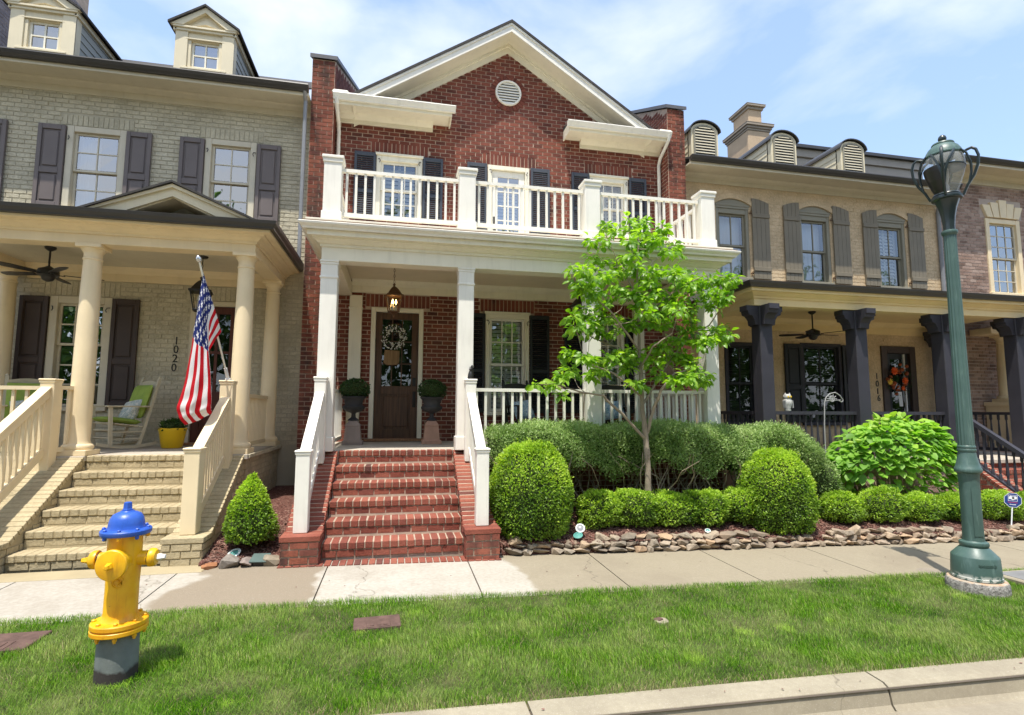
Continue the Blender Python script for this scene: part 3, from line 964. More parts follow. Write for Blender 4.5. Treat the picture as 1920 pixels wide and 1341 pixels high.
def bed(name, x0, x1, y0, y1, st):
    m = MB(); nx, ny = int((x1 - x0) / st), int((y1 - y0) / st)
    vs = [(x0 + (x1 - x0) * i / nx, y0 + (y1 - y0) * j / ny, bedz(x0 + (x1 - x0) * i / nx, y0 + (y1 - y0) * j / ny)) for i in range(nx + 1) for j in range(ny + 1)]
    k = ny + 1
    m.add(vs, [(i * k + j, (i + 1) * k + j, (i + 1) * k + j + 1, i * k + j + 1) for i in range(nx) for j in range(ny)])
    for i in range(nx):
        a, b = vs[i * k], vs[(i + 1) * k]
        m.quad((a[0], a[1] - .03, a[2] - .14), (b[0], b[1] - .03, b[2] - .14), b, a)
    structure(name, m, M_MULCH, 1.0)
bed('mulch_bed', -2.10, -1.22, 6.70, 10.45, 0.06)
bed('mulch_bed', 1.22, 11.2, 6.73, 8.4, 0.08)

def chips(areas, n):
    m = MB()
    for k in range(n):
        x0, x1, y0, y1 = areas[0] if random.random() < 0.12 else areas[1]
        x, y = random.uniform(x0, x1), random.uniform(y0, y1)
        l, w = random.uniform(0.012, 0.035), random.uniform(0.005, 0.010)
        M = Matrix.Translation((x, y, bedz(x, y) + 0.006)) @ Matrix.Rotation(random.uniform(0, PI), 4, 'Z') @ Matrix.Rotation(random.uniform(-0.5, 0.5), 4, 'Y')
        m.box(-l, l, -w, w, -0.003, 0.004, tone=random.random() * 0.99 + 0.005, M=M)
    o = obj('mulch_chips', m, M_CHIP); tag(o, 'loose reddish bark mulch chips over the planting beds', 'mulch', None, 'stuff')
chips([(-2.05, -1.28, 6.66, 7.6), (1.3, 10.8, 6.68, 7.4)], 5200)

# ================================================================== RED BRICK HOUSE
YW, YC, FL, DK = 10.5, 8.0, 1.12, 4.42
red = thing('brick_townhouse', 'red brick townhouse with white gable, balcony and porch in the middle of the row', 'house', (2.1, 9.0, 0))
PXL, PXR = (-1.72, -1.31), (5.53, 5.93)
XA, XB = PXL[1], PXR[0]
H_DOOR, H_W1, H_W2 = (-0.53, 0.45, FL - 0.02, 3.66), (1.67, 2.56, 1.66, 3.65), (3.72, 4.61, 1.66, 3.65)
H_U1, H_UD, H_U2 = (-0.52, 0.37, 5.42, 6.72), (1.69, 2.56, DK, 6.71), (3.88, 4.75, 5.42, 6.71)
holes = [H_DOOR, H_W1, H_W2, H_U1, H_UD, H_U2]
lint = [(-0.64, 0.57, 3.67, 3.92), (1.56, 2.67, 3.66, 3.92), (3.62, 4.72, 3.66, 3.92), (-0.63, 0.48, 6.74, 6.98), (1.58, 2.70, 6.73, 6.97), (3.78, 4.86, 6.73, 6.97)]
GX, GZ, GS = 2.09, 9.21, 0.647
VENT = (2.11, 8.31)
def gclip(z):
    if z < 7.62: return (XA, XB)
    h = (GZ - z) / GS
    return (GX - h, GX + h)
mb = MB()
backing(mb, XA, XB, FL - 0.1, 7.60, 'front', YW, holes, 0.10)
mb.add([(XA, YW, 7.6), (XB, YW, 7.6), (GX + 2.488, YW, 7.6), (GX, YW, GZ), (GX - 2.488, YW, 7.6)], [(0, 4, 3, 2, 1)])
wall = obj('wall', mb, M_MORTAR, red)
vent_holes = []
cl = cells(XA, XB, FL - 0.02, 9.2, holes + lint + [(VENT[0] - 0.32, VENT[0] + 0.32, VENT[1] - 0.22, VENT[1] + 0.22), (VENT[0] - 0.24, VENT[0] + 0.24, VENT[1] - 0.32, VENT[1] + 0.32)], clip=gclip)
for (a, b, c, d) in lint: cl += soldier(a, b, c, d)
def seen_red(u, z):
    if 1.2 < z < 3.9: return -0.9 < u < 0.62 or 0.62 < u < 0.78 or 2.9 < u < 3.3
    return 5.0 < z < 8.9 and not (4.4 < z < 5.2 and False)
lay_bricks(wall, cl, 'front', YW, M_BRICK, 300, seen_red)
# gable vent with its brick ring
vr = MB()
n = 30
for k in range(n):
    a0, a1 = 2 * PI * (k + 0.06) / n, 2 * PI * (k + 0.94) / n
    pts = [(VENT[0] + r * math.cos(a), VENT[1] + r * math.sin(a)) for r, a in ((0.275, a0), (0.385, a0), (0.385, a1), (0.275, a1))]
    pts = [pts[0], pts[3], pts[2], pts[1]]
    vr.prism(pts, 'y', YW - 0.022, YW + 0.02, random.random() * 0.98 + 0.01)
vro = obj('vent_brick_ring', vr, M_BRICK, red); vro['kind'] = 'stuff'
vm = MB()
My = Matrix.Translation((VENT[0], YW, VENT[1])) @ Matrix.Rotation(PI / 2, 4, 'X')
vm.lathe([(0.235, -0.02), (0.235, 0.05), (0.245, 0.06), (0.268, 0.06), (0.278, 0.045), (0.278, -0.02)], 40, My, cap=False)
vent = obj('gable_vent', vm, M_WHITE, red, 0.6)
bk = MB(); bk.lathe([(0.24, -0.005), (0.24, 0.0)], 32, My); obj('vent_back', bk, M_ROOM, vent)
for i in range(8):
    z = -0.205 + 0.0585 * i
    hw = math.sqrt(max(0.001, 0.236 ** 2 - z * z))
    s = MB(); s.bar((VENT[0] - hw, YW - 0.03, VENT[1] + z), (VENT[0] + hw, YW - 0.03, VENT[1] + z), 0.045, 0.012, up=(0, -0.9, 0.45)) if False else s.bar((VENT[0] - hw, YW - 0.028, VENT[1] + z), (VENT[0] + hw, YW - 0.028, VENT[1] + z), 0.012, 0.048, up=(0, 0.55, 0.9))
    obj('slat', s, M_WHITE, vent)

# party-wall piers
def pier(x0, x1, ztop, inner, s):
    m = MB(); yf = 10.13
    zf = lambda y: ztop + 0.48 * (y - yf)
    m.prism([(yf, -0.3), (yf, ztop), (16, zf(16)), (16, -0.3)], 'x', x0, x1)
    p = obj('party_wall', m, M_MORTAR, red)
    c = cells(x0, x1, -0.1, ztop - 0.02, L=0.2032, j=0.014)
    lay_bricks(p, c, 'front', yf, M_BRICKD, 0, proud=0.012)
    fac = 'right' if s > 0 else 'left'
    kk = x1 if s > 0 else x0
    c = []
    for (a, b, z0, z1) in cells(yf, 16, 3.9 if s < 0 else 4.4, 11.0):
        if z1 < zf(a) - 0.01: c.append((a, b, z0, z1))
    lay_bricks(p, c, fac, kk, M_BRICK, 0, proud=0.005)
    m = MB()
    m.prism([(yf - 0.05, ztop), (yf - 0.05, ztop + 0.075), (16, zf(16) + 0.075 + 0.02), (16, zf(16) + 0.02)], 'x', x0 - 0.04, x1 + 0.04)
    obj('coping', m, M_LEAD, p)
pier(*PXL, at(610, 104, 10.08).z - 0.06, XA, 1)
pier(*PXR, at(1270, 199, 10.08).z - 0.06, XB, -1)

# gable roof, rake boards
YR = 10.05
m = MB(); hw = 3.06
A = (GX, 9.62); sl = GS
def rk(o): return [(GX - hw, A[1] - o - sl * hw), (GX, A[1] - o), (GX + hw, A[1] - o - sl * hw)]
t_, b_ = rk(0.0), rk(0.055)
m.prism([b_[0], b_[1], b_[2], t_[2], t_[1], t_[0]], 'y', YR - 0.04, 17.0)
roof = obj('gable_roof', m, M_SHINGLE, red)
m = MB(); t_, b_ = rk(0.058), rk(0.235)
for i, j in ((0, 1), (1, 2)):
    m.prism([b_[i], b_[j], t_[j], t_[i]], 'y', YR, YR + 0.03)
    tt, bb = rk(0.058), rk(0.10)
    m.prism([bb[i], bb[j], tt[j], tt[i]], 'y', YR - 0.022, YR - 0.001)
obj('rake_fascia', m, M_WHITE, red)
m = MB(); t_, b_ = rk(0.212), rk(0.232)
for i, j in ((0, 1), (1, 2)): m.prism([b_[i], b_[j], t_[j], t_[i]], 'y', YR + 0.031, YW - 0.001)
for o1, o2, d in ((0.235, 0.42, 0.03), (0.235, 0.29, 0.075)):
    t_, b_ = rk(o1), rk(o2)
    for i, j in ((0, 1), (1, 2)): m.prism([b_[i], b_[j], t_[j], t_[i]], 'y', YW - d, YW - 0.0015 - d * 0.02)
obj('rake_soffit', m, M_CREAMW, red)
# eave returns
def eave_return(x0, x1, xf0, xf1):
    m = MB()
    m.box(xf0, xf1, YW - 0.035, YW - 0.002, 7.285, 7.44, 0.004)
    m.prism([(YW - 0.036, 7.36), (YW - 0.036, 7.445), (YW - 0.13, 7.445), (YW - 0.10, 7.40)], 'x', xf0, xf1)
    e0, e1 = x0 + (0.09 if x0 > XA + .1 else 0), x1 - (0.09 if x1 < XB - .1 else 0)
    m.box(e0, e1, YR, YW - 0.003, 7.445, 7.462)
    m.box(e0, e1, YR - 0.03, YR - 0.001, 7.40, 7.56, 0.004)
    if x1 < XB - .1: m.box(e1 + .001, e1 + 0.03, YR - 0.03, YW - 0.002, 7.40, 7.60, 0.004)
    if x0 > XA + .1: m.box(e0 - 0.03, e0 - .001, YR - 0.03, YW - 0.002, 7.40, 7.60, 0.004)
    r = obj('eave_return', m, M_CREAMW, red)
    m = MB(); yg = YR - 0.032
    m.prism([(yg, 7.46), (yg, 7.575), (yg - 0.10, 7.575), (yg - 0.105, 7.56), (yg - 0.085, 7.52), (yg - 0.06, 7.48), (yg - 0.055, 7.46)], 'x', x0, x1)
    obj('gutter', m, M_WHITE, r)
    m = MB()
    m.prism([(YR - 0.04, 7.575), (YW - 0.002, 7.72), (YW - 0.002, 7.58)], 'x', e0 - .02, e1 + .02)
    obj('return_roof', m, M_SHINGLE, r)
eave_return(XA, 0.965, XA, 0.56)
eave_return(3.24, XB, 3.67, XB)
m = MB(); m.box(XA - 0.02, XA + 0.28, 9.93, 10.35, 7.56, 7.64, 0.03); m.box(XB - 0.28, XB + 0.02, 9.93, 10.35, 7.56, 7.62, 0.03)
obj('return_end_block', m, M_CREAMW, red)
for x, nm in ((XA + 0.07, 1), (XB - 0.06, 2)):
    m = MB()
    m.tube([(x, 9.95, 7.5), (x, 9.98, 7.40), (x, 10.36, 7.18), (x, 10.44, 7.05), (x, 10.44, DK + 0.03)], 0.036, 10)
    obj('downspout', m, M_WHITE, red, 0.6)

# upper windows, balcony door, shutters
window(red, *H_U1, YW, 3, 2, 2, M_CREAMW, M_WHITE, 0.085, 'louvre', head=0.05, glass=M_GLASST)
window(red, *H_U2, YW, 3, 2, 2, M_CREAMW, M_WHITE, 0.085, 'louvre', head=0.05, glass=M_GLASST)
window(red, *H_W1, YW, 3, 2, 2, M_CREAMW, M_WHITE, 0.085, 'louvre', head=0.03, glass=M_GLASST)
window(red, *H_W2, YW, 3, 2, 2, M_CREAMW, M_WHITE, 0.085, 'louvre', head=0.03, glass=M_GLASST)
for a, b in ((-0.935, -0.53), (0.38, 0.775), (1.265, 1.67), (2.585, 2.995), (3.475, 3.87), (4.77, 5.17)):
    lo = 5.40 if a < 1 or a > 3.2 else DK + 0.12
    louvred_shutter(red, a, b, 5.36 if lo > 5 else lo + 0.75, 6.72, YW, M_SHUTN) if lo > 5 else louvred_shutter(red, a, b, lo, 6.72, YW, M_SHUTN)
for a, b in ((1.25, 1.655), (2.575, 2.975), (3.30, 3.70), (4.63, 5.03)):
    louvred_shutter(red, a, b, 1.66, 3.62, YW, M_SHUTK)
for x, s in ((-0.49, -1), (0.34, 1), (1.72, -1), (2.53, 1), (3.9, -1), (4.73, 1)): hook(red, x, 6.58, YW, s * -1)
for x, s in ((1.69, -1), (2.55, 1)): hook(red, x, 3.46, YW, s * -1)

def glazed_door(house, h, m_case, m_door, zg, cols, rows, cw=0.09, panels=1, glass=None, leaf_in=0.06, handle=None, label=None, blind=False, mun=0.024, name='door'):
    x0, x1, z0, z1 = h
    m = MB(); e = .001
    m.box(x0, x0 + cw, YW - 0.04, YW + 0.09, z0, z1, 0.006); m.box(x1 - cw, x1, YW - 0.04, YW + 0.09, z0, z1, 0.006)
    m.box(x0 + cw + e, x1 - cw - e, YW - 0.037, YW + 0.09, z1 - cw, z1, 0.006)
    fr = obj('door_frame', m, m_case, house)
    a, b, c, d = x0 + cw + 0.004, x1 - cw - 0.004, z0 + 0.045, z1 - cw - 0.004
    y0, y1 = YW + leaf_in - 0.045, YW + leaf_in
    st = 0.125
    m = MB()
    m.box(a, a + st, y0, y1, c, d, 0.004); m.box(b - st, b, y0, y1, c, d, 0.004)
    m.box(a + st, b - st, y0 + e, y1, d - 0.13, d, 0.004)
    m.box(a + st, b - st, y0 + e, y1, c, c + 0.20, 0.004)
    m.box(a + st, b - st, y0 + e, y1, zg - 0.15, zg, 0.004)
    ga, gb, gc, gd = a + st, b - st, zg, d - 0.13
    for i in range(1, cols):
        x = ga + (gb - ga) * i / cols; m.box(x - mun / 2, x + mun / 2, y0 + 0.008, y1 - 0.008, gc, gd)
    for r in range(1, rows):
        z = gc + (gd - gc) * r / rows; m.box(ga, gb, y0 + 0.009, y1 - 0.009, z - mun / 2, z + mun / 2)
    dr = obj(name, m, m_door, house)
    if label: dr['label'] = label
    for i in range(cols):
        for r in range(rows):
            p = MB(); xa, xb = ga + (gb - ga) * i / cols, ga + (gb - ga) * (i + 1) / cols
            za, zb = gc + (gd - gc) * r / rows, gc + (gd - gc) * (r + 1) / rows
            p.quad((xa, y0 + 0.022, za), (xb, y0 + 0.022, za), (xb, y0 + 0.022, zb), (xa, y0 + 0.022, zb))
            obj('pane', p, glass or M_GLASSD, dr)
    p = MB()
    p.box(ga, gb, y0 + 0.024, y1 - 0.004, c + 0.20, zg - 0.15)
    w = (gb - ga) / panels
    for i in range(panels):
        p.box(ga + w * i + 0.04, ga + w * (i + 1) - 0.04, y0 + 0.010, y1 - 0.006, c + 0.24, zg - 0.19, 0.012)
    obj('panel', p, m_door, dr)
    if blind:
        s = MB(); z = gc + .03
        while z < gd:
            s.bar((ga, YW + 0.16, z), (gb, YW + 0.16, z), 0.06, 0.007, up=(0, -0.8, 0.5)); z += 0.075
        obj('louvre_blind', s, M_BLIND, dr)
    if handle is not None:
        hm = MB(); hx = b - st / 2 if handle > 0 else a + st / 2
        hm.box(hx - 0.03, hx + 0.03, y0 - 0.012, y0, 2.18 + (z0 - FL), 2.34 + (z0 - FL), 0.006)
        hm.box(hx - 0.028, hx + 0.028, y0 - 0.012, y0, 1.78 + (z0 - FL), 2.08 + (z0 - FL), 0.006)
        q = z0 - FL
        hm.tube([(hx, y0 - 0.01, 2.05 + q), (hx, y0 - 0.07, 2.03 + q), (hx, y0 - 0.075, 1.92 + q), (hx, y0 - 0.05, 1.82 + q), (hx, y0 - 0.01, 1.80 + q)], 0.011, 6)
        obj('handle', hm, M_BLACK, dr)
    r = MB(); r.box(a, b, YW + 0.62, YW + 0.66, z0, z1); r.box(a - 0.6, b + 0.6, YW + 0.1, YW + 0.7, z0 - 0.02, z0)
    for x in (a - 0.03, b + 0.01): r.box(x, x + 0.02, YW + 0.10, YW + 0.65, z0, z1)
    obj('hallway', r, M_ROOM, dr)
    return dr
glazed_door(red, H_DOOR, M_CREAMW, M_DOORWOOD, 2.16, 3, 3, 0.085, 1, handle=1)
glazed_door(red, H_UD, M_CREAMW, M_WHITE, DK + 0.55, 2, 5, 0.085, 1, M_GLASS, handle=-1, blind=True)
m = MB(); m.box(-0.60, 0.52, YW - 0.13, YW + 0.1, FL + 0.003, FL + 0.055, 0.008); obj('door_sill', m, M_SILLWOOD, red)

# porch: floor, foundation, ceiling, beam, cornice, columns
m = MB(); m.box(-1.22, 5.34, 8.292, YW - 0.002, FL - 0.06, FL, 0.005); m.box(-1.22, -0.822, 8.13, 8.291, FL - 0.06, FL, 0.005); m.box(0.822, 5.34, 8.13, 8.291, FL - 0.06, FL, 0.005); obj('porch_floor', m, M_PORCHFLOOR, red)
m = MB(); m.box(-1.20, 5.32, 8.18, YW - 0.01, -0.3, FL - 0.062); fnd = obj('foundation', m, M_MORTAR, red)
lay_bricks(fnd, cells(0.83, 5.32, -0.2, FL - 0.07), 'front', 8.18, M_BRICK, 0)
m = MB(); m.box(-1.02, 5.10, 8.28, YW - 0.003, 4.17, 4.20)
obj('porch_ceiling', m, M_CEIL, red)
m = MB()
m.box(-1.13, 5.21, 8.02, 8.27, 3.865, 4.11, 0.004)
m.box(-1.13, -0.90, 8.272, YW - 0.004, 3.866, 4.11, 0.004); m.box(4.98, 5.21, 8.272, YW - 0.004, 3.866, 4.11, 0.004)
m.box(-0.898, 4.978, YW - 0.05, YW - 0.003, 3.93, 4.168, 0.004)
m.prism([(YW - 0.051, 4.06), (YW - 0.051, 4.168), (YW - 0.16, 4.168), (YW - 0.12, 4.11)], 'x', -0.897, 4.977)
m.prism([(8.272, 4.06), (8.272, 4.168), (8.38, 4.168), (8.34, 4.11)], 'x', -0.897, 4.977)
obj('porch_beam', m, M_CREAMW, red)
m = MB()
cornice(m, -1.13, 5.21, 8.02, YW - 0.01, [(0.0, 4.06), (0.02, 4.06), (0.025, 4.10), (0.05, 4.105), (0.075, 4.135), (0.115, 4.155), (0.12, 4.175), (0.18, 4.178), (0.185, 4.235), (0.205, 4.24), (0.20, 4.245)])
obj('porch_cornice', m, M_CREAMW, red)
m = MB()
cornice(m, -1.13, 5.21, 8.02, YW - 0.01, [(0.186, 4.247), (0.235, 4.25), (0.245, 4.275), (0.285, 4.31), (0.292, 4.335), (0.28, 4.345), (0.10, 4.35)])
obj('gutter', m, M_WHITE, red)
m = MB()
cornice(m, -1.13, 5.21, 8.02, YW - 0.01, [(0.16, 4.352), (0.245, 4.355), (0.25, 4.372), (0.20, 4.375)])
obj('drip_edge', m, M_COPPER, red)
m = MB(); m.box(-1.34, 5.42, 7.83, YW - 0.004, 4.352, DK, 0.004); obj('balcony_deck', m, M_CREAMW, red)
CX = [-1.015, 0.98, 3.02, 5.09]
for x in CX:
    box_post(red, 'column', x, 8.14, 0.235, FL, 3.864, M_WHITE, 0.20, 0.06, neck=3.60, capw=0.018)
m = MB(); m.box(-0.93, -0.70, YW - 0.10, YW - 0.004, FL, 3.864, 0.006); m.box(-0.945, -0.685, YW - 0.115, YW - 0.003, 3.60, 3.635, 0.004)
obj('pilaster', m, M_CREAMW, red)
m = MB(); m.box(4.80, 5.03, YW - 0.10, YW - 0.004, FL, 3.864, 0.006); obj('pilaster', m, M_CREAMW, red)
for x in CX:
    box_post(red, 'balcony_post', x, 8.13, 0.25, DK + 0.003, 5.44, M_WHITE, 0.17, 0.10, capw=0.03)
for i, n in ((0, 13), (1, 13), (2, 13)):
    railing(red, (CX[i] + 0.126, 8.13, DK), (CX[i + 1] - 0.126, 8.13, DK), 0.875, 0.20, n, M_WHITE, 0.034, name='balcony_railing')
for x in (CX[0], CX[3]):
    railing(red, (x, 8.26, DK), (x, YW - 0.02, DK), 0.875, 0.20, 16, M_WHITE, 0.034, name='balcony_railing')
for a, b, n in ((CX[1] + .119, CX[2] - .119, 13), (CX[2] + .119, CX[3] - .119, 13)):
    railing(red, (a, 8.14, FL), (b, 8.14, FL), 0.92, 0.12, n, M_WHITE, 0.036, top=(0.075, 0.05))
railing(red, (CX[3], 8.27, FL), (CX[3], YW - 0.02, FL), 0.92, 0.12, 15, M_WHITE, 0.036)
railing(red, (CX[0], 8.27, FL), (CX[0], YW - 0.12, FL), 0.92, 0.12, 15, M_WHITE, 0.036)

# ------------------------------------------------------------------ steps shared by two houses
def brick_steps(house, x0, x1, y1, z1, tread, rise, n, mat, mortar, pitch, cheeks, paving, body, cheek_run, zg):
    """n nosings from the porch edge (y1, z1) down towards the street"""
    m = MB()
    prof = [(y1 + 0.10, z1 - 0.085), (y1 + 0.10, zg - 0.15)]
    pts = []
    for k in range(n):
        y, z = y1 - tread * k, z1 - rise * k
        pts += [(y + tread + 0.01 if k else y + 0.10, z - 0.007), (y + 0.009, z - 0.007), (y + 0.010, z - 0.074), (y + 0.022, z - 0.080)]
    pts += [(y1 - tread * (n - 1) + 0.022, zg - 0.15), (y1 + 0.10, zg - 0.15)]
    m.prism(pts, 'x', x0, x1)
    st = obj('front_steps', m, mortar, house)
    key = ('nose', mat.name, pitch, tread)
    bw, bh, bl = pitch - 0.013, 0.078, tread + 0.012
    nb = MB(); nb.box(-bw / 2, bw / 2, 0, bl, -bh, 0, 0.007)
    nose = mesh_of('nosing_brick', nb, mat)
    nt = MB(); nt.box(-bw / 2, bw / 2, 0, 0.13, -bh, 0, 0.009); nose_top = mesh_of('nosing_brick', nt, mat)
    cnt = int(round((x1 - x0) / pitch)); p = (x1 - x0) / cnt
    for k in range(n):
        for i in range(cnt):
            o = link('brick', nose if k else nose_top, st)
            o.location = (x0 + p * (i + 0.5) + random.uniform(-.002, .002), y1 - tread * k + random.uniform(-.004, .004), z1 - rise * k - 0.002 + random.uniform(-.003, .003))
            o.rotation_euler = (0, random.uniform(-.02, .02), random.uniform(-.015, .015))
        zt, zb = z1 - rise * k - 0.085, z1 - rise * (k + 1)
        c = cells(x0, x1, zt - 0.085, zt, H=0.085, off=random.uniform(0, 0.2))
        lay_bricks(st, c, 'front', y1 - tread * k + 0.022, mat, len(c), proud=0.012)
    for (a, b, ya, za, yb, zb, yp) in cheeks:
        # slope from (ya, za) by the porch to (yb, zb), then flat to yp
        m = MB()
        m.prism([(ya + 0.12, za - 0.006), (ya, za - 0.006), (yb, zb - 0.006), (yp, zb - 0.006), (yp, zg - 0.2), (ya + 0.12, zg - 0.2)], 'x', a + 0.012, b - 0.012)
        ck = obj('step_cheek', m, mortar, house)
        ln = math.hypot(ya - yb, za - zb); k = int(round(ln / 0.078)); ang = math.atan2(za - zb, ya - yb)
        w = b - a
        cb = MB(); cb.box(-w / 2, w / 2, 0.007, ln / k - 0.007, -0.062, 0, 0.004)
        cap = mesh_of('cap_brick', cb, mat)
        for i in range(k):
            o = link('brick', cap, ck)
            t = i / k
            o.location = ((a + b) / 2, yb + (ya - yb) * t, zb + (za - zb) * t + random.uniform(-.002, .002))
            o.rotation_euler = (ang, 0, random.uniform(-.01, .01))
        kf = max(1, int(round((yb - yp + 0.02) / 0.105)))
        fb = MB(); fb.box(-w / 2 - 0.008, w / 2 + 0.008, 0.004, (yb - yp + 0.02) / kf - 0.004, -0.062, 0, 0.006)
        cap2 = mesh_of('cap_brick', fb, mat)
        for i in range(kf):
            o = link('brick', cap2, ck); o.location = ((a + b) / 2, yp - 0.02 + (yb - yp + 0.02) * i / kf, zb)
        rows = int((zb - 0.06 - zg) / 0.0813) + 1
        c = cells(a, b, zb - 0.062 - rows * 0.0813, zb - 0.062, j=0.018)
        lay_bricks(ck, c, 'front', yp, mat if mat is not M_STEP else M_BRICKW, 60, proud=0.012)
        zs = lambda y: za - 0.06 + (zb - za) * max(0, min(1, (ya - y) / (ya - yb)))
        for fac, kx_ in (('right', b - 0.012), ('left', a + 0.012)):
            c = []
            for (p0, p1, q0, q1) in cells(yp, ya + 0.1, zg - 0.05, za - 0.06):
                lim = min(zs(p0), zs(p1)) if p0 > yb or p1 > yb else zb - 0.06
                lim = zs(p0) if p0 > yb else zb - 0.06
                if q1 < lim: c.append((p0, p1, q0, q1))
            lay_bricks(ck, c, fac, kx_, mat, 0, proud=0.010)
    if paving:
        a, b, ya, yb, zf = paving
        pb = MB(); k = int(round((b - a) / 0.0813)); p = (b - a) / k
        pb.box(-p / 2 + 0.006, p / 2 - 0.006, ya, yb, -0.05, 0, 0.005)
        pm = mesh_of('paving_brick', pb, mat)
        for i in range(k):
            x = a + p * (i + 0.5)
            o = link('brick', pm, st); o.location = (x, 0, zf(x) + random.uniform(-.003, .002))
    return st
M_BRICKW = brickmat('weathered_step_brick', [(0.0, (0.10, 0.042, 0.036)), (0.5, (0.24, 0.068, 0.045)), (1.0, (0.31, 0.10, 0.06))], bump=0.7, blotch=(0.05, 0.035, 0.03))
zt_l = at(567, 996, 6.62).z
brick_steps(red, -0.82, 0.82, 8.16, FL, 0.29, 0.19, 6, M_STEP, M_MORTARL, 0.0965,
            [(-1.24, -0.822, 8.14, FL + 0.005, 6.82, 0.30, 6.53), (0.822, 1.24, 8.14, FL + 0.005, 6.82, 0.30, 6.53)],
            (-1.26, 1.26, 6.50, 6.705, lambda x: g0(x) + 0.016), None, None, -0.06)
for s, xc in ((-1, -1.055), (1, 1.045)):
    lo = box_post(red, 'newel_post', xc, 6.74, 0.155, 0.303, 1.235, M_WHITE, 0, 0.05, capw=0.016)
    up = box_post(red, 'newel_post', xc, 7.92, 0.155, 0.97, 2.16, M_WHITE, 0, 0.06, capw=0.016)
    railing(red, (xc, 6.82, 0.29), (xc, 7.84, 0.29 + 1.02 * 0.72), 0.91, 0.16, 9, M_WHITE, 0.036, top=(0.075, 0.10), bot=(0.06, 0.09), name='stair_railing', flatcap=0.12)

# ================================================================== GREY PAINTED HOUSE (uphill neighbour)
gry = thing('painted_townhouse', 'pale grey painted brick townhouse with taupe panel shutters and round porch columns', 'house', (-4.6, 9.2, 0))
GFL = 1.08
GX0, GX1 = -10.5, -1.73
gA, gB, gC = (-5.80, -4.87, 5.17, 6.68), (-3.58, -2.70, 5.17, 6.69), (-8.02, -7.12, 5.17, 6.68)
gL, gD = (-5.83, -4.89, 1.72, 3.63), (-3.65, -2.79, GFL - 0.02, 3.64)
gL2 = (-8.2, -7.3, 1.72, 3.63)
holes = [gA, gB, gC, gL, gD, gL2]
lint = [(a - 0.10, b + 0.10, d + 0.012, d + 0.215) for a, b, c, d in (gA, gB, gC)] + [(a - 0.1, b + 0.1, d + 0.012, d + 0.27) for a, b, c, d in (gL, gD, gL2)]
mb = MB(); backing(mb, GX0, GX1, GFL - 0.9, 7.55, 'front', YW, holes, 0.1)
wall = obj('wall', mb, M_GREYM, gry)
cl = cells(GX0, GX1, GFL - 0.01, 7.30, holes + lint)
for q in lint: cl += soldier(*q)
def seen_grey(u, z):
    if z < 4: return -4.45 < u < -3.68 and z > 1.2
    return z > 5.1 and u > -7.0 and not any(a < u < b and z < 6.7 for a, b in ((-6.25, -4.45), (-4.0, -2.25)))
lay_bricks(wall, cl, 'front', YW, M_GREYB, 300, seen_grey, proud=0.009)

for h in (gA, gB, gC):
    window(gry, *h, YW, 2, 2, 2, M_TRIMG, M_TRIMG, 0.105, 'sheer' if h is gA else None, sash_w=0.045, mun=0.02)
for h in (gL, gL2):
    window(gry, *h, YW, 3, 2, 3, M_TRIMG, M_TRIMG, 0.12, 'dark' if 0 else None, sash_w=0.045, mun=0.024)
for a, b in ((-6.225, -5.81), (-4.86, -4.455), (-3.995, -3.59), (-2.685, -2.27), (-7.10, -6.69), (-8.44, -8.03)):
    panel_shutter(gry, a, b, 5.17, 6.66, YW, M_SHUTG, (0.44,))
for a, b in ((-6.26, -5.84), (-4.88, -4.46), (-7.28, -6.88)):
    panel_shutter(gry, a, b, 1.74, 3.61, YW, M_SHUTB, (0.42,))
for x, z, s in ((-5.78, 6.45, 1), (-3.56, 6.46, 1), (-2.71, 6.46, -1), (-5.80, 3.42, 1), (-4.92, 3.42, -1)): hook(gry, x, z, YW, s)
glazed_door(gry, gD, M_TRIMG, M_DOORRED, 2.02, 2, 2, 0.085, 2, M_GLASSD, handle=1, mun=0.05)
m = MB(); m.box(gD[0] - .05, gD[1] + .05, YW - 0.12, YW + 0.1, GFL + 0.003, GFL + 0.05, 0.008); obj('door_sill', m, M_SILLWOOD, gry)

# eave
m = MB()
m.box(GX0, GX1 - 0.005, YW - 0.03, YW - 0.002, 7.285, 7.47, 0.004)
m.prism([(YW - 0.031, 7.40), (YW - 0.031, 7.47), (YW - 0.15, 7.47), (YW - 0.13, 7.44), (YW - 0.08, 7.42)], 'x', GX0, GX1 - 0.005)
m.box(GX0, GX1 - 0.005, 9.99, YW - 0.003, 7.472, 7.50)
m.box(GX0, GX1 - 0.005, 9.955, 9.989, 7.44, 7.58, 0.004)
obj('eave', m, M_TRIMG, gry)
m = MB(); yg = 9.953
m.prism([(yg, 7.50), (yg, 7.605), (yg - 0.11, 7.61), (yg - 0.115, 7.59), (yg - 0.09, 7.54), (yg - 0.06, 7.51), (yg - 0.055, 7.50)], 'x', GX0, GX1 - 0.004)
obj('gutter', m, M_GUTD, gry)
RS = 0.62
m = MB(); m.prism([(9.94, 7.585), (17.5, 7.585 + RS * 7.56), (17.5, 7.54 + RS * 7.56), (9.94, 7.555)], 'x', GX0, GX1 - 0.003)
obj('roof', m, M_SHINGLE, gry)
m = MB(); x = -1.80
m.tube([(x, 9.92, 7.52), (x, 10.0, 7.42), (x, 10.05, 7.38), (x, 10.05, 4.35)], 0.036, 8); obj('downspout', m, M_GUTG, gry, 0.6)

